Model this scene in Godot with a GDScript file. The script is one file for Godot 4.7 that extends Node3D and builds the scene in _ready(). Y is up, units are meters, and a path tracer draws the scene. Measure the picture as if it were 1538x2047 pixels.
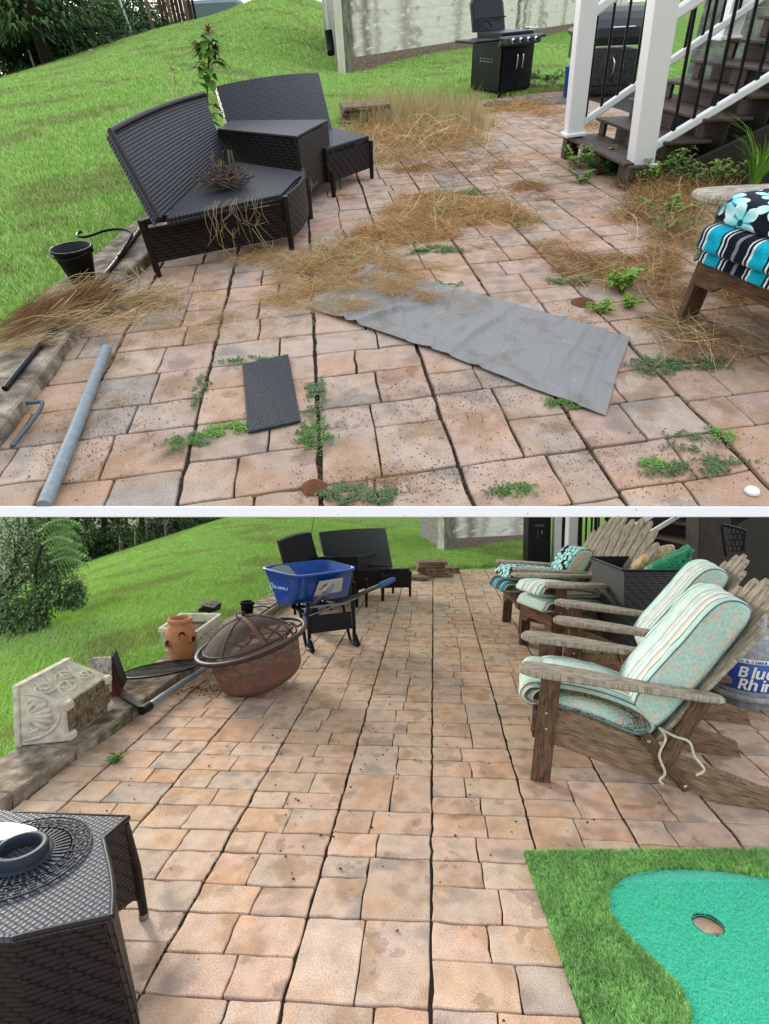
extends Node3D
# Two patios seen in one view: the tidied patio stands level in front of the camera; the overgrown one lies on a
# steep bank above and behind it, ending in a white edge board. All sizes are metres.

const LEVEL := Transform3D.IDENTITY
var BANK := Transform3D(Basis(Vector3(0.99875, 0.04984, -0.0031), Vector3(-0.03669, 0.7745, 0.63151), Vector3(0.03388, -0.63061, 0.77536)), Vector3(0.0433, 0.7861, -0.7452))
var FR := Transform3D.IDENTITY      # the patio being built
var rng := RandomNumberGenerator.new()
var names := {}
var mats := {}
var texs := {}

# ---------- objects ----------
func numbered(parent: Node, called: String) -> String:
	var key := str(parent.get_instance_id()) + called
	names[key] = names.get(key, -1) + 1
	return called if names[key] == 0 else "%s_%03d" % [called, names[key]]

func tag(o: Node, label := "", category := "", group := "", kind := "") -> void:
	if label: o.set_meta("label", label)
	if category: o.set_meta("category", category)
	if group: o.set_meta("group", group)
	if kind: o.set_meta("kind", kind)

func thing(called: String, base: Vector3, label: String, category: String, group := "") -> Node3D:
	var o := Node3D.new()
	o.name = numbered(self, called)
	o.transform = FR * Transform3D(Basis(), base)
	o.set_meta("at", base)
	add_child(o, true)
	tag(o, label, category, group)
	return o

# a mesh whose points are given on the patio's own axes: under a thing it is moved back by the thing's base
func part(called: String, s, m: Material, parent: Node3D, label := "") -> MeshInstance3D:
	var o := MeshInstance3D.new()
	o.mesh = s if s is Mesh else close(s)
	o.material_override = m
	o.name = numbered(parent, called)
	if parent.has_meta("at"):
		o.position = -parent.get_meta("at")
	parent.add_child(o, true)
	if label: o.set_meta("label", label)
	return o

func whole(called: String, s, m: Material, label: String, category: String, group := "", kind := "") -> MeshInstance3D:
	var o := MeshInstance3D.new()
	o.mesh = s if s is Mesh else close(s)
	o.material_override = m
	o.name = numbered(self, called)
	o.transform = FR
	add_child(o, true)
	tag(o, label, category, group, kind)
	return o

func scatter(called: String, mesh: Mesh, m: Material, spots: Array, tints: Array, label := "", category := "", parent: Node3D = null, group := "") -> MultiMeshInstance3D:
	var mm := MultiMesh.new()
	mm.transform_format = MultiMesh.TRANSFORM_3D
	mm.use_colors = true
	mm.mesh = mesh
	mm.instance_count = spots.size()
	for i in spots.size():
		mm.set_instance_transform(i, spots[i])
		mm.set_instance_color(i, tints[i])
	var o := MultiMeshInstance3D.new()
	o.multimesh = mm
	o.material_override = m
	if parent:
		o.name = numbered(parent, called)
		if parent.has_meta("at"): o.position = -parent.get_meta("at")
		parent.add_child(o, true)
	else:
		o.name = numbered(self, called)
		o.transform = FR
		add_child(o, true)
	tag(o, label, category, group, "stuff")
	return o

func copy(o: Node3D, base: Vector3, turn: float, grow: float, label: String, group := "") -> Node3D:
	var c: Node3D = o.duplicate()
	c.name = numbered(self, String(o.name).rstrip("0123456789").trim_suffix("_"))
	add_child(c, true)
	c.transform = FR * Transform3D(Basis(Vector3.UP, turn).scaled(Vector3.ONE * grow), base)
	c.set_meta("label", label)
	if group: c.set_meta("group", group)
	return c

# ---------- shapes ----------
func begin() -> SurfaceTool:
	var s := SurfaceTool.new()
	s.begin(Mesh.PRIMITIVE_TRIANGLES)
	return s

func close(s: SurfaceTool) -> ArrayMesh:
	s.generate_normals()
	return s.commit()

func rnd(a: float, b: float) -> float:
	return rng.randf_range(a, b)

func tri(s: SurfaceTool, a: Vector3, b: Vector3, c: Vector3, ua := Vector2.ZERO, ub := Vector2.ZERO, uc := Vector2.ZERO) -> void:
	s.set_uv(ua); s.add_vertex(a)
	s.set_uv(ub); s.add_vertex(b)
	s.set_uv(uc); s.add_vertex(c)

func quad(s: SurfaceTool, a: Vector3, b: Vector3, c: Vector3, d: Vector3, ua := Vector2.ZERO, ub := Vector2.ZERO, uc := Vector2.ZERO, ud := Vector2.ZERO) -> void:
	tri(s, a, b, c, ua, ub, uc)
	tri(s, a, c, d, ua, uc, ud)

func flat(s: SurfaceTool) -> void: s.set_smooth_group(-1)
func smooth(s: SurfaceTool) -> void: s.set_smooth_group(0)

func middle(r: Array) -> Vector3:
	var m := Vector3.ZERO
	for p in r: m += p
	return m / r.size()

func cap(s: SurfaceTool, ring: Array, back: bool) -> void:
	var n := Vector3.ZERO
	for i in ring.size(): n += (ring[i] as Vector3).cross(ring[(i + 1) % ring.size()])
	if n.length() < 1e-9: return
	n = n.normalized()
	# the picture runs along the longest way across
	var far := 0.0
	var ax := Vector3.RIGHT
	for i in ring.size():
		var d: Vector3 = ring[i] - ring[(i + ring.size() / 2) % ring.size()]
		if d.length() > far:
			far = d.length()
			ax = d
	if ring.size() <= 8:
		far = 0.0
		for i in ring.size():
			var d: Vector3 = ring[(i + 1) % ring.size()] - ring[i]
			if d.length() > far:
				far = d.length()
				ax = d
	ax = (ax - n * n.dot(ax)).normalized()
	var ay := n.cross(ax)
	var flatp := PackedVector2Array()
	for p in ring: flatp.append(Vector2(p.dot(ax), p.dot(ay)))
	var t := Geometry2D.triangulate_polygon(flatp)
	if t.is_empty():      # an outline that crosses itself: a fan from its middle
		var hub := middle(ring)
		for i in ring.size():
			var j := (i + 1) % ring.size()
			tri(s, hub, ring[i], ring[j], Vector2(hub.dot(ax), hub.dot(ay)), flatp[i], flatp[j])
	for k in range(0, t.size(), 3):
		var a := t[k]; var b := t[k + 1]; var c := t[k + 2]
		if (ring[b] - ring[a]).cross(ring[c] - ring[a]).dot(n) * (1.0 if back else -1.0) > 0.0:
			var e := b; b = c; c = e
		tri(s, ring[a], ring[b], ring[c], flatp[a], flatp[b], flatp[c])

# joins rings of equally many points; u runs along, v around, both in metres
func loft(s: SurfaceTool, rings: Array, caps := true, closed := true, u0 := 0.0) -> void:
	var u := u0
	var n: int = rings[0].size()
	for k in rings.size() - 1:
		var a: Array = rings[k]; var b: Array = rings[k + 1]
		var du := (middle(a) - middle(b)).length()
		var v := 0.0
		for i in (n if closed else n - 1):
			var j := (i + 1) % n
			var dv := maxf((a[i] - a[j]).length(), (b[i] - b[j]).length())
			if du < 0.004: du = (a[i] - b[i]).length()
			quad(s, a[i], b[i], b[j], a[j], Vector2(u, v), Vector2(u + du, v), Vector2(u + du, v + dv), Vector2(u, v + dv))
			v += dv
		u += du
	if caps:
		flat(s)
		cap(s, rings[0], true)
		cap(s, rings[-1], false)

func shrunk(r: Array, by: float) -> Array:
	var m := middle(r)
	var n := Vector3.ZERO
	for i in r.size(): n += (r[i] as Vector3 - m).cross(r[(i + 1) % r.size()] - m)
	n = n.normalized()
	var out := []
	for i in r.size():
		var e1: Vector3 = (r[i] - r[i - 1]).normalized()
		var e2: Vector3 = (r[(i + 1) % r.size()] - r[i]).normalized()
		var w := (n.cross(e1) + n.cross(e2))
		var l := w.length()
		out.append(r[i] + (w / l * by * minf(2.0 / maxf(l, 0.7), 1.6) if l > 0.01 else Vector3.ZERO))
	return out

func moved(r: Array, by: Vector3) -> Array:
	var out := []
	for p in r: out.append(p + by)
	return out

# a flat outline with thickness and softened edges
func prism(s: SurfaceTool, poly: Array, vec: Vector3, bev := 0.004) -> void:
	flat(s)
	if bev <= 0.0:
		loft(s, [poly, moved(poly, vec)])
		return
	var d := vec.normalized() * bev
	loft(s, [shrunk(poly, bev), moved(poly, d), moved(poly, vec - d), moved(shrunk(poly, bev), vec)], true, true, rnd(0, 3))

func beam(s: SurfaceTool, p: Vector3, q: Vector3, w: float, h: float, up := Vector3.UP, bev := 0.004, w2 := -1.0, h2 := -1.0) -> void:
	flat(s)
	var d := (q - p).normalized()
	var x := d.cross(up).normalized()
	var y := x.cross(d).normalized()
	var sect := func(at: Vector3, ww: float, hh: float, b: float) -> Array:
		var r := []
		var a := ww / 2; var c := hh / 2
		for k in [Vector2(a - b, -c), Vector2(a, -c + b), Vector2(a, c - b), Vector2(a - b, c), Vector2(-a + b, c), Vector2(-a, c - b), Vector2(-a, -c + b), Vector2(-a + b, -c)]:
			r.append(at + x * k.x + y * k.y)
		return r
	var ww2 := w if w2 < 0 else w2
	var hh2 := h if h2 < 0 else h2
	var b := minf(bev, minf(w, h) * 0.3)
	loft(s, [sect.call(p, w - 2 * b, h - 2 * b, b * 0.4), sect.call(p + d * b, w, h, b), sect.call(q - d * b, ww2, hh2, b), sect.call(q, ww2 - 2 * b, hh2 - 2 * b, b * 0.4)], true, true, rnd(0, 5))

func box(s: SurfaceTool, c: Vector3, size: Vector3, bev := 0.004, turn := 0.0) -> void:
	var d := Vector3(0, 0, size.z / 2).rotated(Vector3.UP, turn)
	beam(s, c - d, c + d, size.x, size.y, Vector3.UP, bev)

func circle(c: Vector3, r: float, n: int, axis := Vector3.UP, squash := 1.0, phase := 0.0) -> Array:
	var x := axis.cross(Vector3.BACK if absf(axis.z) < 0.9 else Vector3.RIGHT).normalized()
	var y := axis.cross(x).normalized()
	var out := []
	for i in n:
		var a := TAU * i / n + phase
		out.append(c + x * cos(a) * r + y * sin(a) * r * squash)
	return out

func tube(s: SurfaceTool, pts: Array, r, n := 8, caps := true, closed := false) -> void:
	smooth(s)
	var rings := []
	var keep := Vector3.UP
	var m := pts.size()
	for i in m:
		var a: Vector3 = pts[(i - 1 + m) % m if closed else maxi(i - 1, 0)]
		var b: Vector3 = pts[(i + 1) % m if closed else mini(i + 1, m - 1)]
		var d := (b - a).normalized()
		if i == 0: keep = Vector3.UP if absf(d.y) < 0.9 else Vector3.RIGHT
		var x := d.cross(keep).normalized()
		keep = x.cross(d).normalized()
		var rr: float = r[i] if r is Array else r
		var ring := []
		for k in n:
			var t := TAU * k / n
			ring.append(pts[i] + x * cos(t) * rr + keep * sin(t) * rr)
		rings.append(ring)
	if closed: rings.append(rings[0])
	loft(s, rings, caps and not closed)

func curve(pts: Array, each := 4, closed := false) -> Array:
	var out := []
	var n := pts.size()
	for i in (n if closed else n - 1):
		var a = pts[(i - 1 + n) % n if closed else maxi(i - 1, 0)]
		var b = pts[i]
		var c = pts[(i + 1) % n]
		var d = pts[(i + 2) % n if closed else mini(i + 2, n - 1)]
		for k in each:
			var t := float(k) / each
			out.append(b.cubic_interpolate(c, a, d, t))
	if not closed: out.append(pts[-1])
	return out

# profile: Vector2(radius, height) from the bottom up
func lathe(s: SurfaceTool, at: Vector3, prof: Array, n := 24, axis := Vector3.UP, caps := true) -> void:
	smooth(s)
	var rings := []
	for p in prof: rings.append(circle(at + axis * p.y, maxf(p.x, 0.0005), n, axis))
	rings.reverse()
	loft(s, rings, caps)

# a curved sheet fn(u, v) with thickness; u and v are scaled to metres by w and h
func sheet(s: SurfaceTool, fn: Callable, nu: int, nv: int, w: float, h: float, thick := 0.0) -> void:
	smooth(s)
	var g := []
	for i in nu + 1:
		var row := []
		for j in nv + 1: row.append(fn.call(float(i) / nu, float(j) / nv))
		g.append(row)
	var nor := func(i: int, j: int) -> Vector3:
		var a: Vector3 = g[mini(i + 1, nu)][j] - g[maxi(i - 1, 0)][j]
		var b: Vector3 = g[i][mini(j + 1, nv)] - g[i][maxi(j - 1, 0)]
		return a.cross(b).normalized()
	for pass_ in (2 if thick != 0.0 else 1):
		if pass_ == 1: s.set_smooth_group(1)
		for i in nu:
			for j in nv:
				var q := []
				for o in [[i, j], [i + 1, j], [i + 1, j + 1], [i, j + 1]]:
					q.append(g[o[0]][o[1]] - (nor.call(o[0], o[1]) * thick if pass_ == 1 else Vector3.ZERO))
				var uv := []
				for o in [[i, j], [i + 1, j], [i + 1, j + 1], [i, j + 1]]: uv.append(Vector2(w * o[0] / nu, h * o[1] / nv))
				if pass_ == 0: quad(s, q[3], q[2], q[1], q[0], uv[3], uv[2], uv[1], uv[0])
				else: quad(s, q[0], q[1], q[2], q[3], uv[0], uv[1], uv[2], uv[3])
	if thick != 0.0:
		flat(s)
		var rim := []
		for i in nu: rim.append([i, 0])
		for j in nv: rim.append([nu, j])
		for i in nu: rim.append([nu - i, nv])
		for j in nv: rim.append([0, nv - j])
		var l := 0.0
		for k in rim.size():
			var o: Array = rim[k]; var p: Array = rim[(k + 1) % rim.size()]
			var a: Vector3 = g[o[0]][o[1]]; var b: Vector3 = g[p[0]][p[1]]
			var a2: Vector3 = a - nor.call(o[0], o[1]) * thick
			var b2: Vector3 = b - nor.call(p[0], p[1]) * thick
			var e := l + (a - b).length()
			quad(s, a, b, b2, a2, Vector2(l, 0), Vector2(e, 0), Vector2(e, thick), Vector2(l, thick))
			l = e

# four corners: a lower left, b lower right, c upper right, d upper left; out = how far the middle comes forward
func panel(s: SurfaceTool, a: Vector3, b: Vector3, c: Vector3, d: Vector3, thick := 0.03, out := Vector3.ZERO, n := 8, lift := Vector3.ZERO) -> void:
	var f := func(u: float, v: float) -> Vector3:
		return a.lerp(b, u).lerp(d.lerp(c, u), v) + out * 4.0 * u * (1.0 - u) + lift * 4.0 * u * (1.0 - u) * v
	sheet(s, f, n, maxi(n / 2, 3), ((b - a).length() + (c - d).length()) / 2, ((d - a).length() + (c - b).length()) / 2, thick)

# a stuffed pad: outline poly, thickness vec, edges rounded over by soft
func stuffed(s: SurfaceTool, poly: Array, vec: Vector3, soft := 0.04, lumps := 0.006) -> void:
	smooth(s)
	var rings := []
	var noise := FastNoiseLite.new()
	noise.seed = rng.randi()
	noise.frequency = 7.0
	var steps := [0.0, 0.04, 0.12, 0.25, 0.4, 0.5, 0.6, 0.75, 0.88, 0.96, 1.0]
	var n := Vector3(vec).normalized()
	for t in steps:
		var e: float = minf(t, 1.0 - t) * vec.length()
		var k := clampf(e / soft, 0.0, 1.0)
		var by := soft * (1.0 - sqrt(1.0 - (1.0 - k) * (1.0 - k)))
		var ring := moved(shrunk(poly, by * 0.35), vec * t)
		for i in ring.size():
			ring[i] += (ring[i] - middle(ring)).normalized() * noise.get_noise_3dv(ring[i]) * lumps
		rings.append(ring)
	loft(s, rings, true)

# ---------- materials ----------
func lin(r: float, g: float, b: float) -> Color:
	return Color(r, g, b).linear_to_srgb()

func noise(freq: float, octaves := 4, kind := FastNoiseLite.TYPE_SIMPLEX_SMOOTH, sd := 1) -> FastNoiseLite:
	var n := FastNoiseLite.new()
	n.noise_type = kind
	n.frequency = freq
	n.fractal_octaves = octaves
	n.seed = sd
	if kind == FastNoiseLite.TYPE_CELLULAR: n.fractal_type = FastNoiseLite.FRACTAL_NONE
	return n

func field(size: int, freq: float, octaves := 4, kind := FastNoiseLite.TYPE_SIMPLEX_SMOOTH, sd := 1) -> PackedByteArray:
	var im := noise(freq, octaves, kind, sd).get_seamless_image(size, size)
	im.convert(Image.FORMAT_L8)
	return im.get_data()

# the picture from fn(values of the noises at a pixel, x, y), each 0..1
func bake(called: String, size: int, fields: Array, fn: Callable) -> ImageTexture:
	if texs.has(called): return texs[called]
	var out := PackedByteArray()
	out.resize(size * size * 3)
	var k := 0
	var f := PackedFloat32Array()
	f.resize(fields.size())
	for y in size:
		for x in size:
			var at := y * size + x
			for i in fields.size(): f[i] = fields[i][at] / 255.0
			var c: Color = fn.call(f, float(x) / size, float(y) / size)
			out[k] = int(clampf(c.r, 0, 1) * 255.0); out[k + 1] = int(clampf(c.g, 0, 1) * 255.0); out[k + 2] = int(clampf(c.b, 0, 1) * 255.0)
			k += 3
	texs[called] = ImageTexture.create_from_image(Image.create_from_data(size, size, false, Image.FORMAT_RGB8, out))
	return texs[called]

func ntex(called: String, size: int, freq: float, octaves: int, low: float, high: float, kind := FastNoiseLite.TYPE_SIMPLEX_SMOOTH, sd := 3) -> Texture2D:
	if texs.has(called): return texs[called]
	var t := NoiseTexture2D.new()
	t.width = size; t.height = size; t.seamless = true
	t.noise = noise(freq, octaves, kind, sd)
	var g := Gradient.new()
	g.set_color(0, Color(low, low, low)); g.set_color(1, Color(high, high, high))
	t.color_ramp = g
	texs[called] = t
	return t

func mat(called: String, color: Color, rough := 0.7, tex: Texture2D = null, scale := 1.0, bump: Texture2D = null, depth := 0.3, triplanar := true, metal := 0.0, spec := 0.5) -> StandardMaterial3D:
	if mats.has(called): return mats[called]
	var m := StandardMaterial3D.new()
	m.resource_name = called
	m.albedo_color = color
	m.roughness = rough
	m.metallic = metal
	m.metallic_specular = spec
	m.albedo_texture = tex
	m.uv1_scale = Vector3.ONE * scale
	m.uv1_triplanar = triplanar and (tex != null or bump != null)
	if bump:
		m.heightmap_enabled = true
		m.heightmap_texture = bump
		m.heightmap_scale = depth
	mats[called] = m
	return m

func tinted(called: String, rough := 0.8, tex: Texture2D = null, scale := 1.0, spec := 0.3) -> StandardMaterial3D:
	var m := mat(called, Color.WHITE, rough, tex, scale, null, 0.0, false, 0.0, spec)
	m.vertex_color_use_as_albedo = true
	m.cull_mode = BaseMaterial3D.CULL_DISABLED
	return m

var GRAIN: Texture2D     # fine even speckle
var MOTTLE: Texture2D    # soft patches
var ROUGH: Texture2D     # coarse relief
var M := {}

func make_materials() -> void:
	GRAIN = ntex("grain", 256, 0.12, 3, 0.72, 1.0)
	MOTTLE = ntex("mottle", 512, 0.012, 5, 0.55, 1.0)
	ROUGH = ntex("rough", 512, 0.03, 5, 0.0, 1.0)
	# pavers: sand and small stones, with patches of grey and pink
	var fine := field(512, 0.25, 2, FastNoiseLite.TYPE_SIMPLEX, 5)
	var soft := field(512, 0.008, 4, FastNoiseLite.TYPE_SIMPLEX_SMOOTH, 6)
	var patch := field(512, 0.02, 5, FastNoiseLite.TYPE_SIMPLEX_SMOOTH, 7)
	var grit := field(512, 0.09, 1, FastNoiseLite.TYPE_CELLULAR, 8)
	var stone := func(f: PackedFloat32Array, x: float, y: float) -> Color:
		var v := 0.86 + 0.15 * (f[0] - 0.5) + 0.12 * (f[2] - 0.5)
		var grey := clampf((f[1] - 0.72) * 2.0, 0.0, 0.3)
		var c := Color(v * 1.04, v, v * 0.96).lerp(Color(v * 0.82, v * 0.86, v * 0.9), grey)
		if f[0] > 0.86: c = c.lerp(Color(1, 0.98, 0.94), 0.4)
		if f[0] < 0.16: c = c.darkened(0.16)
		return c
	M.paver = tinted("paver stone", 0.92, bake("paver", 512, [fine, soft, patch, grit], stone), 0.9)
	M.paver.cull_mode = BaseMaterial3D.CULL_BACK
	M.paver.heightmap_enabled = true; M.paver.heightmap_texture = ntex("grit", 512, 0.16, 3, 0.0, 1.0, FastNoiseLite.TYPE_SIMPLEX, 44); M.paver.heightmap_scale = 0.1
	var stains := func(f: PackedFloat32Array, x: float, y: float) -> Color:
		var c := Color(1, 1, 1).lerp(Color(0.88, 0.84, 0.79), smoothstep(0.56, 0.85, f[0]))
		c = c.lerp(Color(0.78, 0.82, 0.85), smoothstep(0.74, 0.9, f[1]) * 0.7)
		c = c.lerp(Color(1.0, 0.92, 0.82), smoothstep(0.5, 0.25, f[1]) * 0.5)
		if f[2] > 0.8: c = c.darkened(0.12)
		return c
	M.paver.detail_enabled = true
	M.paver.detail_albedo = bake("stains", 512, [field(512, 0.012, 5, FastNoiseLite.TYPE_SIMPLEX_SMOOTH, 101), field(512, 0.008, 3, FastNoiseLite.TYPE_SIMPLEX_SMOOTH, 102), patch], stains)
	M.paver.detail_blend_mode = BaseMaterial3D.BLEND_MODE_MUL
	M.paver.detail_uv_layer = BaseMaterial3D.DETAIL_UV_2
	M.bed = mat("joint soil", lin(0.06, 0.045, 0.032), 1.0, MOTTLE, 4.0)
	M.dirt = mat("dirt", lin(0.16, 0.11, 0.075), 1.0, MOTTLE, 1.5, ROUGH, 1.0)
	# lawn
	var blades := field(512, 0.11, 3, FastNoiseLite.TYPE_SIMPLEX, 15)
	var tufts := field(512, 0.03, 4, FastNoiseLite.TYPE_SIMPLEX_SMOOTH, 16)
	var grass := func(f: PackedFloat32Array, x: float, y: float) -> Color:
		var v := 0.78 + 0.55 * (f[0] - 0.5) + 0.35 * (f[1] - 0.5)
		var dry := clampf((f[2] - 0.62) * 2.6, 0.0, 0.6)
		return Color(v * 0.9, v, v * 0.8).lerp(Color(v * 1.15, v * 0.97, v * 0.8), dry)
	M.lawn = mat("lawn", lin(0.32, 0.48, 0.14), 0.95, bake("lawn", 512, [blades, tufts, soft], grass), 0.22, ROUGH, 3.0, true, 0.0, 0.15)
	M.blade = tinted("grass blade", 0.7, null, 1.0, 0.25)
	M.blade.backlight_enabled = true; M.blade.backlight = lin(0.1, 0.16, 0.03)
	M.leaf = tinted("leaf", 0.6, null, 1.0, 0.3)
	M.leaf.backlight_enabled = true; M.leaf.backlight = lin(0.06, 0.11, 0.02)
	M.straw = tinted("straw", 0.85, null, 1.0, 0.2)
	M.bark = mat("bark", lin(0.075, 0.055, 0.042), 1.0, MOTTLE, 3.0, ROUGH, 2.0)
	# concrete
	var conc := func(f: PackedFloat32Array, x: float, y: float) -> Color:
		var v := 0.74 + 0.3 * (f[0] - 0.5) + 0.5 * (f[2] - 0.5)
		var stain := clampf((f[1] - 0.5) * 2.5, 0.0, 0.6)
		return Color(v, v * 0.97, v * 0.92).lerp(Color(v * 0.6, v * 0.52, v * 0.42), stain)
	M.concrete = mat("old concrete", lin(0.50, 0.43, 0.37), 0.95, bake("concrete", 512, [fine, soft, patch], conc), 0.8, ROUGH, 0.6)
	M.cast = mat("cast stone", lin(0.76, 0.70, 0.57), 0.95, ntex("cast", 512, 0.015, 6, 0.72, 1.0), 1.3, ROUGH, 0.35)
	M.castbase = mat("bare cast stone", lin(0.36, 0.29, 0.2), 1.0, texs.concrete, 2.2, ROUGH, 1.2)
	# wood: grain along x
	var stretched := func(freq: float, sd: int, w: int) -> PackedByteArray:
		var im := noise(freq, 3, FastNoiseLite.TYPE_SIMPLEX_SMOOTH, sd).get_seamless_image(w, 512)
		im.convert(Image.FORMAT_L8)
		im.resize(512, 512, Image.INTERPOLATE_BILINEAR)
		return im.get_data()
	var wood := func(f: PackedFloat32Array, x: float, y: float) -> Color:
		var g := 0.5 + 0.5 * sin((y * 9.0 + f[0] * 3.2) * TAU)
		var v := 0.78 + 0.1 * g + 0.3 * (f[1] - 0.5) + 0.22 * (f[2] - 0.5)
		if f[1] < 0.22: v *= 0.66
		return Color(v, v * 0.97, v * 0.92)
	bake("wood", 512, [stretched.call(0.02, 21, 48), stretched.call(0.09, 22, 40), stretched.call(0.02, 23, 128)], wood)
	M.wood_grey = mat("weathered wood", lin(0.60, 0.55, 0.50), 0.9, texs.wood, 2.6, texs.wood, 0.35, false, 0.0, 0.25)
	M.wood_brown = mat("stained wood", lin(0.19, 0.12, 0.08), 0.75, texs.wood, 2.2, texs.wood, 0.3, false, 0.0, 0.3)
	M.wood_mid = mat("worn wood", lin(0.34, 0.245, 0.17), 0.85, texs.wood, 2.2, texs.wood, 0.35, false, 0.0, 0.25)
	M.wood_green = mat("mossy wood", lin(0.2, 0.17, 0.1), 0.9, texs.wood, 2.2, texs.wood, 0.35, false, 0.0, 0.25)
	M.deck = mat("dark deck boards", lin(0.105, 0.075, 0.062), 0.6, texs.wood, 1.6, texs.wood, 0.25, false, 0.0, 0.35)
	M.deck_dark = mat("dark stained riser", lin(0.035, 0.026, 0.022), 0.7, texs.wood, 1.6, null, 0.0, false)
	# wicker: flat strands over and under
	var weave := func(f: PackedFloat32Array, x: float, y: float) -> Color:
		var a := x * 4.0; var b := y * 4.0
		var i := int(a); var j := int(b)
		var u := a - i; var w := b - j
		var across := (i + j) % 2 == 0
		var s := (w if across else u) - 0.5
		var l := (u if across else w) - 0.5
		var h := clampf(1.0 - pow(absf(s) * 2.05, 4.0), 0.0, 1.0) * (0.45 + 0.55 * cos(l * 3.0))
		return Color(h, h, h)
	bake("weave", 128, [], weave)
	var weave_tone := func(f: PackedFloat32Array, x: float, y: float) -> Color:
		var h: float = weave.call(f, x, y).r
		var v := 0.35 + 0.65 * smoothstep(0.1, 0.6, h)
		return Color(v, v, v)
	bake("weave_tone", 128, [], weave_tone)
	# lying strands: long over two, as on the sides
	var rows := func(f: PackedFloat32Array, x: float, y: float) -> Color:
		var b := y * 8.0
		var j := int(b)
		var w := b - j - 0.5
		var a := x * 2.0 + 0.25 * (j % 4)
		var u := a - floorf(a)
		var h := clampf(1.0 - pow(absf(w) * 2.1, 4.0), 0.0, 1.0) * (0.25 + 0.75 * sin(u * PI))
		return Color(h, h, h)
	bake("rows", 128, [], rows)
	var rows_tone := func(f: PackedFloat32Array, x: float, y: float) -> Color:
		var v: float = 0.3 + 0.7 * smoothstep(0.08, 0.55, rows.call(f, x, y).r)
		return Color(v, v, v)
	bake("rows_tone", 128, [], rows_tone)
	M.wicker = mat("black brown wicker", lin(0.026, 0.027, 0.034), 0.34, texs.weave_tone, 10.0, texs.weave, 0.9, false, 0.0, 0.34)
	M.wicker_rows = mat("black brown wicker rows", lin(0.02, 0.017, 0.017), 0.42, texs.rows_tone, 6.5, texs.rows, 0.4, false, 0.0, 0.26)
	M.wicker_side = mat("brown wicker", lin(0.042, 0.031, 0.025), 0.5, texs.rows_tone, 8.0, texs.rows, 0.4, false, 0.0, 0.26)
	M.wicker_frame = mat("dark wicker frame", lin(0.014, 0.011, 0.01), 0.45, null, 1.0, null, 0.0, true, 0.0, 0.3)
	# metal, plastic, paint
	M.black = mat("black paint", lin(0.009, 0.01, 0.013), 0.38, GRAIN, 3.0, null, 0.0, true, 0.0, 0.32)
	M.black_matte = mat("black plastic", lin(0.013, 0.014, 0.017), 0.55, GRAIN, 3.0, null, 0.0, true, 0.0, 0.3)
	M.steel = mat("bright steel", lin(0.65, 0.65, 0.66), 0.25, null, 1, null, 0, false, 1.0)
	M.galvanised = mat("galvanised pipe", lin(0.27, 0.32, 0.34), 0.5, ntex("pipe_tone", 256, 0.03, 4, 0.8, 1.0), 4.0, null, 0, true, 0.1)
	M.white = mat("white vinyl", lin(0.84, 0.85, 0.87), 0.4)
	M.blue = mat("blue plastic", lin(0.008, 0.11, 0.55), 0.3, ntex("faint2", 256, 0.02, 4, 0.8, 1.0), 2.0)
	M.terracotta = mat("terracotta", lin(0.62, 0.27, 0.11), 0.85, ntex("clay", 256, 0.02, 5, 0.78, 1.0), 3.0, ROUGH, 0.15)
	var rusty := func(f: PackedFloat32Array, x: float, y: float) -> Color:
		return Color(0.40, 0.28, 0.23).lerp(Color(0.55, 0.33, 0.22), smoothstep(0.5, 0.85, f[1])).lerp(Color(0.33, 0.25, 0.23), smoothstep(0.5, 0.85, f[2])) * (0.85 + 0.3 * f[0])
	M.rust = mat("rusted steel", Color.WHITE, 0.8, bake("rust", 512, [fine, patch, soft], rusty), 1.7, ROUGH, 0.25)
	M.dark_rust = mat("dark rusted steel", lin(0.07, 0.05, 0.045), 0.7, MOTTLE, 3.0)

# ---------- ground ----------
func land_level(x: float, z: float) -> float:
	var u := maxf(0.0, -x - 1.9)
	var sat := smoothstep(1.0, 6.0, -x)
	return -0.34 * u * u / (u + 2.5) + sat * (0.05 * maxf(0.0, -z - 3.0) - 0.25 * maxf(0.0, -z - 27.0))

func land_bank(x: float, z: float) -> float:
	var u := maxf(0.0, -x - 1.9)
	var sat := smoothstep(0.2, 4.0, -x)
	return -0.0106 * u * u + sat * (0.0415 * maxf(0.0, -z - 4.0) - 0.25 * maxf(0.0, -z - 34.0)) + smoothstep(-4.0, 0.5, -x) * (1.0 - smoothstep(1.5, 7.0, -x)) * 0.045 * clampf(-z - 17.0, 0.0, 30.0)

func terrain(land: Callable, from: float, to: float, spread: float, inside: PackedVector2Array, skew: float, under := -0.05) -> SurfaceTool:
	var s := begin()
	smooth(s)
	var nr := 90; var nc := 120
	var grid := []
	for i in nr + 1:
		var d := from * pow(to / from, float(i) / nr)
		var row := []
		for j in nc + 1:
			var t := (float(j) / nc * 2.0 - 1.0) * (d * spread + 1.0)
			var p := Vector2(t, -d + skew * t * (1.0 - float(i) / nr))
			var y: float = land.call(p.x, p.y) - 0.012
			if Geometry2D.is_point_in_polygon(p, inside): y = under
			row.append(Vector3(p.x, y, p.y))
		grid.append(row)
	for i in nr:
		for j in nc:
			var a: Vector3 = grid[i][j]; var b: Vector3 = grid[i + 1][j]; var c: Vector3 = grid[i + 1][j + 1]; var d: Vector3 = grid[i][j + 1]
			quad(s, a, b, c, d, Vector2(a.x, a.z), Vector2(b.x, b.z), Vector2(c.x, c.z), Vector2(d.x, d.z))
	return s

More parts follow.
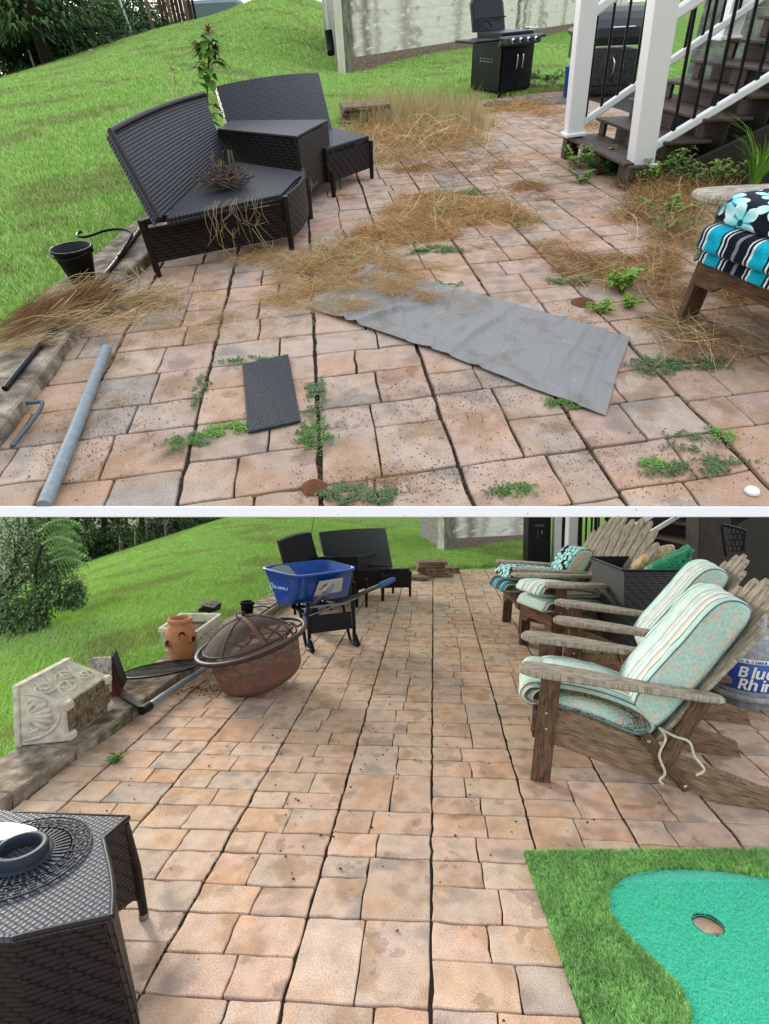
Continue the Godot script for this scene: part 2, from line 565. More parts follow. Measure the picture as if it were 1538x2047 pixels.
func bed_sheet(poly: PackedVector2Array, y: float) -> SurfaceTool:
	var s := begin()
	flat(s)
	var ring := []
	for p in poly: ring.append(Vector3(p.x, y, p.y))
	loft(s, [moved(ring, Vector3.DOWN * 0.003), ring])
	return s

# paving stones in lanes: O a lane corner, L along the lanes, T across
func pave(root: Node3D, O: Vector2, L: Vector2, T: Vector2, lane: float, deep: float, lanes: Vector2i, rows: Vector2i, clip: PackedVector2Array, eye: Vector2, tint: Callable, tilt: float, gap: float, each: float) -> void:
	var wob := noise(8.0, 2, FastNoiseLite.TYPE_SIMPLEX_SMOOTH, 31)
	var pieces := []
	for c in range(lanes.x, lanes.y):
		for r in range(rows.x, rows.y):
			var cut := []
			var k := rng.randf()
			var a := rnd(0.34, 0.66); var b := rnd(0.34, 0.66); var m := rnd(0.42, 0.58)
			if absf(a - b) < 0.08: b = 1.0 - a if absf(a - 0.5) > 0.04 else 0.38
			if k < 0.6: cut = [[0, a, 0, m], [a, 1, 0, m], [0, b, m, 1], [b, 1, m, 1]]
			elif k < 0.76: cut = [[0, m, 0, 1], [m, 1, 0, a], [m, 1, a, 1]]
			elif k < 0.92: cut = [[0, m, 0, a], [0, m, a, 1], [m, 1, 0, 1]]
			else: cut = [[0, m, 0, 1], [m, 1, 0, 1]]
			for q in cut:
				var g := gap
				var e: Array = [lane * (c + q[0]) + (2.0 * g if q[0] == 0 else g), lane * (c + q[1]) - (2.0 * g if q[1] == 1 else g), deep * (r + q[2]) + (1.3 * g if q[2] == 0 else g), deep * (r + q[3]) - (1.3 * g if q[3] == 1 else g)]
				var pts := PackedVector2Array()
				for p in [[e[0], e[2]], [e[1], e[2]], [e[1], e[3]], [e[0], e[3]]]: pts.append(O + T * p[0] + L * p[1])
				for cl in Geometry2D.intersect_polygons(pts, clip):
					var area := 0.0
					for i in cl.size(): area += cl[i].cross(cl[(i + 1) % cl.size()])
					if absf(area) > 0.006: pieces.append([cl, 0.0])
	for p in pieces:
		var mid := Vector2.ZERO
		for v in p[0]: mid += v
		mid /= p[0].size()
		var d: Vector2 = mid - eye
		p[1] = d.length() + (100.0 if absf(d.x) > -d.y * 0.78 + 0.35 else 0.0)
	pieces.sort_custom(func(a, b): return a[1] < b[1])
	var rest := begin()
	for n in pieces.size():
		var s := begin() if n < 300 else rest
		var near: bool = pieces[n][1] < 4.5
		var poly: PackedVector2Array = pieces[n][0]
		if Geometry2D.is_polygon_clockwise(poly): poly.reverse()
		var edge := PackedVector2Array()
		for i in poly.size():
			var a := poly[i]; var b := poly[(i + 1) % poly.size()]
			var l := a.distance_to(b)
			var nrm := (b - a).orthogonal().normalized()
			var ts := [minf(0.005 / l, 0.2), 0.36, 0.64, 1.0 - minf(0.005 / l, 0.2)] if near and l > 0.1 else [minf(0.005 / l, 0.25), 1.0 - minf(0.005 / l, 0.25)]
			for t in ts:
				var v := a.lerp(b, t)
				edge.append(v + Vector2(wob.get_noise_2dv(v), wob.get_noise_2d(v.x + 40.0, v.y)) * 0.0085 + nrm * wob.get_noise_2d(v.x * 2.0, v.y * 2.0 + 70.0) * 0.003)
		var mid := Vector2.ZERO
		for v in edge: mid += v
		mid /= edge.size()
		var y := rnd(-0.0018, 0.0018)
		var lean := Vector2(rnd(-1, 1), rnd(-1, 1)) * tilt
		var top := []; var rim := []; var foot := []
		var uvo := Vector2(rnd(0, 9), rnd(0, 9))
		var stain := uvo * each
		var put := func(a: Vector3, b: Vector3, c: Vector3) -> void:
			for v in [a, b, c]:
				s.set_uv(Vector2(v.x, v.z) + uvo)
				s.set_uv2(Vector2(v.x, v.z) * 0.45 + stain)
				s.add_vertex(v)
		for v in edge:
			var yy := y + lean.dot(v - mid)
			var w := v + (mid - v).normalized() * 0.0035
			top.append(Vector3(w.x, yy, w.y)); rim.append(Vector3(v.x, yy - 0.0035, v.y)); foot.append(Vector3(v.x, yy - 0.026, v.y))
		s.set_color(tint.call(mid))
		flat(s)
		var hub := Vector3(mid.x, y + 0.0005, mid.y)
		for i in edge.size():
			var j := (i + 1) % edge.size()
			put.call(hub, top[i], top[j])
			put.call(top[i], rim[i], rim[j])
			put.call(top[i], rim[j], top[j])
		for i in edge.size():
			var j := (i + 1) % edge.size()
			put.call(rim[i], foot[i], foot[j])
			put.call(rim[i], foot[j], rim[j])
		if n < 300: part("paver", s, M.paver, root)
	if pieces.size() > 300:
		tag(part("pavers", rest, M.paver, root), "", "", "", "stuff")

# ---------- blades, straw, leaves ----------
func tuft_mesh(blades: int, spread: float, tall: float, wide: float, lean: float) -> ArrayMesh:
	var s := begin()
	flat(s)
	for i in blades:
		var a := rnd(0, TAU)
		var r := spread * sqrt(rng.randf())
		var foot := Vector3(cos(a) * r, 0, sin(a) * r)
		var h := tall * rnd(0.55, 1.1)
		var dir := Vector3(rnd(-1, 1), 0, rnd(-1, 1)) * lean * h
		var side := Vector3(rnd(-1, 1), 0, rnd(-1, 1)).normalized() * wide * 0.5
		var m := foot + dir * 0.35 + Vector3.UP * h * 0.6
		var t := foot + dir + Vector3.UP * h * rnd(0.75, 1.0)
		quad(s, foot - side, foot + side, m + side * 0.8, m - side * 0.8)
		tri(s, m - side * 0.8, m + side * 0.8, t)
	return close(s)

func straw_mesh() -> ArrayMesh:
	var s := begin()
	flat(s)
	var a := Vector3(-0.5, 0, 0)
	var bend := [Vector3(-0.5, 0, 0), Vector3(-0.17, 0.05, 0.03), Vector3(0.17, 0.06, 0.02), Vector3(0.5, 0.0, -0.06)]
	for i in 3:
		var w0 := Vector3(0, 0, 0.5); var w1 := w0
		for k in [Vector3(0, 0, 1), Vector3(0, 1, 0)]:
			quad(s, bend[i] - k * 0.0022, bend[i + 1] - k * 0.0022, bend[i + 1] + k * 0.0022, bend[i] + k * 0.0022)
	return close(s)

func leaf_mesh() -> ArrayMesh:   # one leaf, a unit long, folded along its rib
	var s := begin()
	flat(s)
	var rib := [Vector3(0, 0, 0), Vector3(0.35, 0.06, 0), Vector3(0.7, 0.05, 0), Vector3(1, -0.04, 0)]
	var w := [0.02, 0.24, 0.2, 0.0]
	for i in 3:
		for side in [-1.0, 1.0]:
			quad(s, rib[i], rib[i + 1], rib[i + 1] + Vector3(0, 0.06, side * w[i + 1]), rib[i] + Vector3(0, 0.06 if i else 0.0, side * w[i]))
	return close(s)

# leaves laid into a SurfaceTool with tints, for plants that are one mesh
func leaf(s: SurfaceTool, at: Vector3, dir: Vector3, size: float, wide: float, tint: Color, droop := 0.15) -> void:
	var d := dir.normalized()
	var x := d.cross(Vector3.UP).normalized()
	if x.length() < 0.1: x = Vector3.RIGHT
	var up := x.cross(d).normalized()
	s.set_color(tint)
	var m := at + d * size * 0.45 + up * size * 0.06
	var tip := at + d * size - Vector3.UP * size * droop
	var w := x * size * wide
	var e := up * size * 0.05
	tri(s, at, m + w + e, m); tri(s, m, m + w + e, tip)
	tri(s, at, m, m - w + e); tri(s, m, tip, m - w + e)

func hue(base: Color, spread := 0.2) -> Color:
	var k := rnd(1.0 - spread, 1.0 + spread)
	return Color(base.r * k * rnd(0.92, 1.08), base.g * k, base.b * k * rnd(0.9, 1.1))

var LAWN_TINT := [Color(0.37, 0.6, 0.15), Color(0.43, 0.66, 0.19), Color(0.33, 0.55, 0.14), Color(0.5, 0.68, 0.23), Color(0.53, 0.6, 0.25)]

func lawn_tufts(called: String, label: String, land: Callable, poly: PackedVector2Array, skip: PackedVector2Array, eye: Vector2, count: int, tall: float, wide: float, far: float, mesh: ArrayMesh) -> void:
	var spots := []; var tints := []
	var lo := poly[0]; var hi := poly[0]
	for p in poly: lo = lo.min(p); hi = hi.max(p)
	var dry := noise(0.5, 3, FastNoiseLite.TYPE_SIMPLEX_SMOOTH, 77)
	var tries := 0
	while spots.size() < count and tries < count * 30:
		tries += 1
		var p := Vector2(rnd(lo.x, hi.x), rnd(lo.y, hi.y))
		if rng.randf() > pow(clampf(2.4 / p.distance_to(eye), 0.0, 1.0), far) : continue
		if not Geometry2D.is_point_in_polygon(p, poly) or Geometry2D.is_point_in_polygon(p, skip): continue
		var k := (0.75 + 0.12 * p.distance_to(eye)) * rnd(0.7, 1.25)
		spots.append(Transform3D(Basis(Vector3.UP, rnd(0, TAU)).scaled(Vector3(k * wide, minf(k, 1.7) * tall, k * wide)), Vector3(p.x, land.call(p.x, p.y) - 0.01, p.y)))
		var c: Color = LAWN_TINT[rng.randi() % 5]
		if dry.get_noise_2dv(p) > 0.25: c = c.lerp(Color(0.34, 0.32, 0.14), 0.5)
		tints.append(hue(c, 0.1))
	scatter(called, mesh, M.blade, spots, tints, label, "grass")

func ground_level() -> void:
	FR = LEVEL
	var eye := Vector2.ZERO
	var inside := PackedVector2Array([Vector2(-2.3, 1.5), Vector2(-1.9, -3.4), Vector2(-1.5, -6.5), Vector2(-1.05, -9.6), Vector2(4.2, -10.4), Vector2(6, -6), Vector2(5, 1.5)])
	tag(whole("lawn", terrain(land_level, 0.6, 90.0, 0.95, inside, 0.0), M.lawn, "mown green lawn falling away to the left behind the tidy patio", "lawn"), "", "", "", "structure")
	var poly := PackedVector2Array([Vector2(-2.08, 1.2), Vector2(-1.9, -2.95), Vector2(-1.85, -3.31), Vector2(-1.57, -5.0), Vector2(-1.35, -6.98), Vector2(-1.0, -9.2), Vector2(-0.9, -9.75), Vector2(1.1, -10.0), Vector2(3.9, -10.6), Vector2(5.2, -6), Vector2(4.4, 1.2)])
	var patio := Node3D.new()
	patio.name = numbered(self, "patio")
	add_child(patio, true)
	tag(patio, "tidy patio of tan and pinkish paving stones with dark straight joints", "patio", "", "structure")
	part("joint_sand", bed_sheet(poly, -0.014), M.bed, patio)
	var warm := noise(1.3, 2, FastNoiseLite.TYPE_SIMPLEX_SMOOTH, 40)
	var pal := [Color(0.72, 0.57, 0.48), Color(0.73, 0.56, 0.47), Color(0.70, 0.57, 0.49), Color(0.74, 0.6, 0.49), Color(0.73, 0.55, 0.46), Color(0.71, 0.57, 0.48), Color(0.67, 0.56, 0.49)]
	var tint := func(p: Vector2) -> Color:
		var c: Color = pal[rng.randi() % pal.size()]
		if rng.randf() < 0.04: c = c.lerp(Color(0.46, 0.46, 0.45), 0.4)
		return c * (1.0 + 0.16 * warm.get_noise_2dv(p)) * rnd(0.96, 1.05)
	pave(patio, Vector2(0.149, -1.665), Vector2(0.0885, -0.9961), Vector2(0.9985, 0.055), 0.478, 0.345, Vector2i(-6, 10), Vector2i(-8, 27), poly, eye, tint, 0.006, 0.0030, 1.0)

func ground_bank() -> void:
	FR = BANK
	var eye := Vector2(0, 0)
	var inside := PackedVector2Array([Vector2(-1.95, -1.2), Vector2(-2.0, -5.6), Vector2(-1.6, -6.2), Vector2(0.1, -8.9), Vector2(4.9, -12.4), Vector2(6, -5), Vector2(2.3, -1.0)])
	tag(whole("lawn", terrain(land_bank, 1.34, 110.0, 0.6, inside, 0.0745, -0.034), M.lawn, "long green lawn rising behind the weedy patio towards the trees", "lawn"), "", "", "", "structure")
	var poly := PackedVector2Array([Vector2(-1.72, -1.428), Vector2(-1.54, -4.25), Vector2(-1.6, -5.3), Vector2(-1.45, -6.0), Vector2(0.2, -8.6), Vector2(1.0, -10.9), Vector2(4.7, -11.9), Vector2(5.2, -5), Vector2(1.75, -1.17)])
	var patio := Node3D.new()
	patio.name = numbered(self, "patio")
	patio.transform = FR
	add_child(patio, true)
	tag(patio, "weedy patio of dusty pinkish paving stones with wide dark joints", "patio", "", "structure")
	part("joint_sand", bed_sheet(poly, -0.016), M.bed, patio)
	var pal := [Color(0.60, 0.47, 0.40), Color(0.62, 0.48, 0.41), Color(0.58, 0.48, 0.41), Color(0.62, 0.51, 0.43), Color(0.6, 0.47, 0.4), Color(0.55, 0.47, 0.41)]
	var tint := func(p: Vector2) -> Color:
		var c: Color = pal[rng.randi() % pal.size()]
		if rng.randf() < 0.06: c = c.lerp(Color(0.38, 0.39, 0.39), 0.6)
		return c * rnd(0.92, 1.06)
	pave(patio, Vector2(-0.682, -1.358), Vector2(-0.0808, -0.9967), Vector2(0.9903, -0.139), 0.478, 0.475, Vector2i(-4, 10), Vector2i(-2, 24), poly, eye, tint, 0.010, 0.0042, 0.0)
	# pale concrete underside of the bank
	var u := begin()
	smooth(u)
	var g := []
	for i in 13:
		var d := 1.40 * pow(36.0, i / 12.0)
		var row := []
		for j in 9:
			var x := (j / 4.0 - 1.0) * (d * 0.58 + 0.8)
			row.append(Vector3(x, minf(land_bank(x, -d), 0.0) - 0.035 - (d - 1.4) * 0.1, -d + 0.0745 * x / (1.0 + i)))
		g.append(row)
	for i in 12:
		for j in 8: quad(u, g[i][j], g[i][j + 1], g[i + 1][j + 1], g[i + 1][j])
	tag(whole("bank_underside", u, mat("pale concrete underside", lin(0.78, 0.78, 0.76), 0.9), "pale concrete underside of the bank that carries the weedy patio", "underside"), "", "", "", "structure")
	FR = LEVEL
	var e := begin()
	prism(e, [Vector3(-1.558, 1.607, -1.785), Vector3(1.465, 1.612, -1.675), Vector3(1.467, 1.58, -1.675), Vector3(-1.56, 1.572, -1.785)], Vector3(0, 0, -0.025), 0.002)
	tag(whole("patio_edge", e, M.white, "long white edge board along the front of the upper weedy patio", "edge board"), "", "", "", "structure")

# ---------- chairs and their cushions ----------
func thing_turned(called: String, base: Vector3, yaw: float, label: String, category: String, group := "") -> Node3D:
	var o := thing(called, base, label, category, group)
	o.transform = FR * Transform3D(Basis(Vector3.UP, yaw), base)
	o.remove_meta("at")
	return o

func outline(pts: Array, at: Vector3, x: Vector3, y: Vector3, each := 4) -> Array:
	var flat_ := []
	for p in pts: flat_.append(Vector3(p.x, p.y, 0))
	var c: Array = curve(flat_, each, true) if each > 1 else flat_
	var out := []
	for p in c: out.append(at + x * p.x + y * p.y)
	return out

# forward is +X, the sitter's left is -Z; hw half the width between the arms
func adirondack(base: Vector3, yaw: float, hw: float, tall: float, label: String, group: String, dark: Material, pale: Material) -> Node3D:
	var t := thing_turned("adirondack_chair", base, yaw, label, "chair", group)
	var k := tall
	for z in [-hw, hw]:
		var s := begin()
		var zz: float = z * 0.97
		beam(s, Vector3(0.03, 0, zz), Vector3(-0.02, 0.615 * k, zz), 0.035, 0.105, Vector3.RIGHT)
		part("front_leg", s, dark, t)
		for h in [0.40, 0.31]:
			s = begin()
			lathe(s, Vector3(0.003, h * k, zz + signf(z) * 0.017), [Vector2(0.009, 0), Vector2(0.009, 0.004), Vector2(0.005, 0.007)], 10, Vector3(0, 0, signf(z)))
			part("bolt", s, M.steel, t)
		s = begin()
		var iz: float = z - signf(z) * 0.055
		prism(s, [Vector3(0.04, 0.23 * k, iz), Vector3(0.04, 0.42 * k, iz), Vector3(-0.15, 0.405 * k, iz), Vector3(-0.62, 0.25 * k, iz), Vector3(-1.13, 0.095, iz), Vector3(-1.16, 0.0, iz), Vector3(-0.9, 0.0, iz), Vector3(-0.5, 0.095 * k, iz)], Vector3(0, 0, 0.035 * signf(z)))
		part("side_rail", s, M.wood_mid, t)
		s = begin()
		var az: float = z * 1.02
		prism(s, outline([Vector2(0.155, -0.035), Vector2(0.13, 0.07), Vector2(0.05, 0.1), Vector2(-0.2, 0.1), Vector2(-0.55, 0.05), Vector2(-0.82, 0.04), Vector2(-0.84, -0.04), Vector2(-0.5, -0.06), Vector2(0.0, -0.085), Vector2(0.1, -0.08)], Vector3(0, 0.615 * k, az), Vector3(1, 0.075, 0), Vector3(0, 0, 1), 3), Vector3(0, 0.036, 0), 0.01)
		part("arm", s, pale, t)
		s = begin()
		beam(s, Vector3(-0.58, 0.15, z * 0.97), Vector3(-0.78, 0.56 * k, z * 0.97), 0.03, 0.075, Vector3.RIGHT)
		part("back_leg", s, dark, t)
	var s := begin()
	# front apron with a shallow arch
	var ap := []
	for p in [Vector2(-hw, 0.24), Vector2(-hw, 0.385), Vector2(hw, 0.385), Vector2(hw, 0.24), Vector2(hw * 0.62, 0.24), Vector2(hw * 0.5, 0.275), Vector2(0, 0.285), Vector2(-hw * 0.5, 0.275), Vector2(-hw * 0.62, 0.24)]:
		ap.append(Vector3(0.05, p.y * k, p.x * 0.93))
	prism(s, ap, Vector3(0.028, 0, 0), 0.004)
	part("apron", s, dark, t)
	for i in 5:
		s = begin()
		var x := -0.02 - i * 0.125
		var y := (0.405 - i * 0.039) * k
		beam(s, Vector3(x, y, -hw * 0.92), Vector3(x, y, hw * 0.92), 0.02, 0.108, Vector3(1, 0.33, 0))
		part("seat_slat", s, M.wood_mid, t)
	for y in [0.36, 0.66]:
		s = begin()
		var x: float = -0.645 - (y - 0.3) * 0.63
		beam(s, Vector3(x, y * k, -hw * 0.95), Vector3(x, y * k, hw * 0.95), 0.07, 0.03, Vector3(0, 1, 0))
		part("back_rail", s, dark, t)
	for i in 7:
		var a := (i - 3) * 0.04
		var w := 0.072
		var tip := (1.16 - 0.022 * (i - 3) * (i - 3)) * k
		s = begin()
		var foot := Vector3(-0.56, 0.24 * k, (i - 3) * 0.072)
		var upv := Vector3(-0.56, 0.83, 0)
		var rise := (tip - 0.24 * k) / 0.848
		var side := Vector3(0, 0, 1)
		var lean := side * sin(a) * rise
		var sl := []
		for p in [Vector2(-w / 2, 0), Vector2(w / 2, 0), Vector2(w * 0.56, 0.9), Vector2(w * 0.42, 0.975), Vector2(w * 0.15, 1.0), Vector2(-w * 0.15, 1.0), Vector2(-w * 0.42, 0.975), Vector2(-w * 0.56, 0.9)]:
			sl.append(foot + side * p.x * (1.0 + 0.25 * p.y) + upv * p.y * rise + lean * p.y)
		prism(s, sl, Vector3(0.848, 0.53, 0) * 0.022, 0.004)
		part("back_slat", s, pale, t)
	return t

func fabrics() -> void:
	var wr := field(256, 0.02, 4, FastNoiseLite.TYPE_SIMPLEX_SMOOTH, 51)
	var fl := field(256, 0.03, 2, FastNoiseLite.TYPE_CELLULAR, 52)
	var n2 := field(256, 0.05, 3, FastNoiseLite.TYPE_SIMPLEX_SMOOTH, 53)
	# faded mint and white stripes with teal and peach lines
	var stripes := func(f: PackedFloat32Array, x: float, y: float) -> Color:
		var u := fposmod(x + 0.006 * (f[0] - 0.5), 1.0)
		var c := Color(0.85, 0.93, 0.92)
		if u < 0.16: c = Color(0.8, 0.91, 0.88)
		elif u < 0.185: c = Color(0.15, 0.27, 0.33)
		elif u < 0.28: c = Color(0.88, 0.94, 0.92)
		elif u < 0.37: c = Color(0.9, 0.82, 0.76)
		elif u < 0.385: c = Color(0.24, 0.36, 0.4)
		elif u < 0.54: c = Color(0.87, 0.94, 0.93)
		elif u < 0.552: c = Color(0.2, 0.32, 0.38)
		elif u < 0.66: c = Color(0.84, 0.92, 0.9)
		elif u < 0.72: c = Color(0.88, 0.82, 0.76)
		elif u < 0.735: c = Color(0.3, 0.42, 0.45)
		var d := 0.96 + 0.12 * f[0]
		return Color(c.r * d, c.g * d, c.b * d)
	bake("stripes", 256, [wr], stripes)
	# mint with blurred peach and a few dark leaves
	var mint := func(f: PackedFloat32Array, x: float, y: float) -> Color:
		var c := Color(0.77, 0.88, 0.83).lerp(Color(0.92, 0.84, 0.76), smoothstep(0.6, 0.75, f[0]))
		if f[2] > 0.88: c = c.lerp(Color(0.12, 0.24, 0.3), 0.75)
		if y < 0.16 or y > 0.84: c = Color(0.84, 0.8, 0.7)
		return c * (0.9 + 0.15 * f[1])
	bake("mint", 256, [wr, n2, n2], mint)
	# pale petals crowded on black
	var floral := func(f: PackedFloat32Array, x: float, y: float) -> Color:
		var best := 9.0
		var c := Color(0.09, 0.12, 0.16)
		for q in [Vector2(0.25, 0.25), Vector2(0.78, 0.35), Vector2(0.45, 0.72), Vector2(0.95, 0.85), Vector2(0.05, 0.62), Vector2(0.52, 0.05), Vector2(0.7, 0.62), Vector2(0.2, 0.9), Vector2(0.02, 0.1), Vector2(0.5, 0.42)]:
			var d = Vector2(x, y) - q
			d -= d.round()
			var a = d.angle() + q.x * 9.0
			var petal := 0.19 * (0.5 + 0.5 * absf(cos(a * 2.5)))
			if d.length() < petal:
				c = Color(0.45, 0.83, 0.85).lerp(Color(0.86, 0.95, 0.94), clampf(d.length() / petal + 0.3 * (f[0] - 0.5), 0.0, 1.0))
				if absf(sin(a * 2.5)) > 0.94: c = Color(0.3, 0.6, 0.65)
			if d.length() < 0.03: c = Color(0.12, 0.3, 0.36)
		return c
	bake("floral", 256, [wr], floral)
	var bands := func(f: PackedFloat32Array, x: float, y: float) -> Color:
		var u := fposmod(x, 1.0)
		var c := Color(0.08, 0.1, 0.14)
		if u < 0.3: c = Color(0.08, 0.66, 0.76)
		elif u < 0.34: c = Color(0.85, 0.9, 0.88)
		elif u < 0.39: c = Color(0.08, 0.1, 0.14)
		elif u < 0.42: c = Color(0.8, 0.84, 0.84)
		elif u < 0.6: c = Color(0.08, 0.1, 0.14)
		elif u < 0.67: c = Color(0.5, 0.53, 0.58)
		elif u < 0.84: c = Color(0.08, 0.1, 0.14)
		elif u < 0.87: c = Color(0.8, 0.84, 0.84)
		elif u < 0.92: c = Color(0.08, 0.1, 0.14)
		elif u < 0.96: c = Color(0.85, 0.9, 0.88)
		return c * (0.9 + 0.2 * f[0])
	bake("bands", 256, [wr], bands)
	for n in [["stripes", 2.6], ["mint", 3.0], ["floral", 2.4], ["bands", 4.5]]:
		M[n[0]] = mat("cloth " + n[0], Color(1, 1, 1), 0.9, texs[n[0]], n[1], ROUGH, 0.25, false, 0.0, 0.15)
		M[n[0]].rim_enabled = true; M[n[0]].rim = 0.15

# a pad on the chair's own axes; prof is its side view (forward, up)
func pad(called: String, chair: Node3D, prof: Array, z0: float, z1: float, soft: float, cloth: Material, label: String, group := "", pieces := []) -> Node3D:
	var o := Node3D.new()
	o.name = numbered(self, called)
	o.transform = chair.transform
	add_child(o, true)
	tag(o, label, "cushion", group)
	var s := begin()
	var out := outline(prof, Vector3(0, 0, z0), Vector3.RIGHT, Vector3.UP, 5)
	stuffed(s, out, Vector3(0, 0, z1 - z0), soft, 0.012)
	part("cover", s, cloth, o)
	for z in [z0, z1]:
		s = begin()
		var face := shrunk(outline(prof, Vector3(0, 0, z), Vector3.RIGHT, Vector3.UP, 5), soft * 0.35)
		var out_ := Vector3(0, 0, signf(z - z0 - 0.01)) * 0.012
		smooth(s)
		loft(s, [moved(face, out_ * 0.05), moved(shrunk(face, 0.007), out_ * 0.7), moved(shrunk(face, 0.012), out_)], false)
		cap(s, moved(shrunk(face, 0.012), out_), z == z0)
		part("side_band", s, M.mint, o)
	for z in [z0 + soft * 0.15, z1 - soft * 0.15]:
		s = begin()
		var ring := shrunk(outline(prof, Vector3(0, 0, z), Vector3.RIGHT, Vector3.UP, 5), soft * 0.2)
		tube(s, ring, 0.0045, 5, false, true)
		part("piping", s, mat("dark teal piping", lin(0.12, 0.2, 0.22), 0.8), o)
	for p in pieces:
		s = begin()
		tube(s, curve(p, 5), 0.007, 6)
		part("tie", s, M.mint, o)
	return o

func chairs_level() -> void:
	FR = LEVEL
	var g := "wooden chairs in a row along the right of the tidy patio"
	var c1 := adirondack(Vector3(0.983, 0, -3.285), PI - 0.26, 0.32, 1.0, "nearest weathered wooden chair with striped cushions, showing its whole side", g, M.wood_brown, M.wood_grey)
	# the short batten on the outside of the near rail
	var s := begin()
	beam(s, Vector3(-0.50, 0.33, -0.31), Vector3(-0.72, 0.06, -0.31), 0.03, 0.06, Vector3.RIGHT, 0.012)
	part("batten", s, M.wood_brown, c1)
	for p in [Vector3(-0.52, 0.305, -0.327), Vector3(-0.7, 0.085, -0.327)]:
		s = begin()
		lathe(s, p, [Vector2(0.011, 0), Vector2(0.011, 0.004), Vector2(0.006, 0.008)], 10, Vector3(0, 0, -1))
		part("bolt", s, M.steel, c1)
	var c2 := adirondack(Vector3(1.50, 0, -4.297), PI - 0.31, 0.3, 1.0, "second wooden chair from the front, its paired arms reaching left", g, M.wood_brown, M.wood_grey)
	var c3 := adirondack(Vector3(1.54, 0, -5.3), PI + 0.347, 0.27, 1.12, "third wooden chair with two folded pale cushions, beside the dark storage box", g, M.wood_brown, M.wood_grey)
	var c4 := adirondack(Vector3(1.5, 0, -6.15), PI + 0.12, 0.27, 1.12, "furthest wooden chair, carrying turquoise cushions", g, M.wood_brown, M.wood_grey)
	var seat := [Vector2(0.10, 0.43), Vector2(0.08, 0.51), Vector2(-0.04, 0.555), Vector2(-0.28, 0.53), Vector2(-0.49, 0.46), Vector2(-0.57, 0.36), Vector2(-0.49, 0.29), Vector2(-0.25, 0.355), Vector2(0.0, 0.41)]
	var back := [Vector2(-0.49, 0.40), Vector2(-0.46, 0.52), Vector2(-0.68, 0.84), Vector2(-0.83, 1.04), Vector2(-0.95, 1.07), Vector2(-1.0, 0.98), Vector2(-0.84, 0.71), Vector2(-0.64, 0.42), Vector2(-0.56, 0.35)]
	var gc := "faded striped cushions"
	pad("seat_cushion", c1, seat, -0.26, 0.25, 0.05, M.stripes, "striped mint seat cushion on the nearest wooden chair, with ties hanging", gc, [
		[Vector3(-0.58, 0.36, -0.27), Vector3(-0.6, 0.33, -0.325), Vector3(-0.57, 0.24, -0.335), Vector3(-0.6, 0.15, -0.335), Vector3(-0.575, 0.11, -0.34), Vector3(-0.59, 0.09, -0.345)],
		[Vector3(-0.58, 0.36, -0.27), Vector3(-0.64, 0.35, -0.33), Vector3(-0.71, 0.33, -0.335), Vector3(-0.735, 0.26, -0.345), Vector3(-0.78, 0.2, -0.35), Vector3(-0.74, 0.17, -0.36)]])
	pad("back_cushion", c1, back, -0.26, 0.25, 0.05, M.stripes, "striped mint back cushion leaning on the nearest wooden chair", gc)
	# the roll at the front edge
	pad("cushion_roll", c1, [Vector2(0.13, 0.42), Vector2(0.155, 0.47), Vector2(0.11, 0.535), Vector2(0.02, 0.545), Vector2(-0.06, 0.50), Vector2(-0.02, 0.43), Vector2(0.07, 0.40)], -0.255, 0.24, 0.05, M.mint, "rolled front edge of the nearest chair's cushion, mint with peach blotches")
	pad("back_cushion", c2, back, -0.24, 0.24, 0.05, M.stripes, "striped pale blue cushion upright on the second wooden chair, beside the storage box", gc)
	# third chair: two pale pads on the seat
	var flat_pad := [Vector2(0.12, 0.44), Vector2(0.14, 0.51), Vector2(0.05, 0.56), Vector2(-0.3, 0.535), Vector2(-0.52, 0.5), Vector2(-0.54, 0.42), Vector2(-0.3, 0.42)]
	pad("seat_cushion", c3, flat_pad, -0.23, 0.22, 0.05, M.mint, "lower pale folded cushion on the third wooden chair", gc)
	var upper := []
	for p in flat_pad: upper.append(Vector2(p.x + 0.02, p.y + 0.14 + 0.05 * p.x))
	pad("seat_cushion", c3, upper, -0.2, 0.21, 0.05, M.stripes, "upper striped cushion of the two on the third wooden chair", gc)
	# furthest chair
	var gt := "turquoise cushions on the furthest chair"
	var far_pad := []
	for p in flat_pad: far_pad.append(Vector2(p.x + 0.1, p.y + 0.01))
	pad("seat_cushion", c4, far_pad, -0.22, 0.25, 0.05, M.bands, "lower black and turquoise striped cushion on the furthest wooden chair", gt)
	var far_up := []
	for p in flat_pad: far_up.append(Vector2(p.x + 0.05, p.y + 0.15))
	pad("seat_cushion", c4, far_up, -0.24, 0.22, 0.05, M.floral, "upper white and turquoise flowered cushion on the furthest wooden chair", gt)
	pad("back_cushion", c4, [Vector2(-0.5, 0.55), Vector2(-0.46, 0.66), Vector2(-0.58, 0.86), Vector2(-0.7, 0.92), Vector2(-0.8, 0.86), Vector2(-0.7, 0.66), Vector2(-0.6, 0.52)], -0.2, 0.2, 0.05, M.floral, "small flowered cushion leaning on the back of the furthest chair", gt)

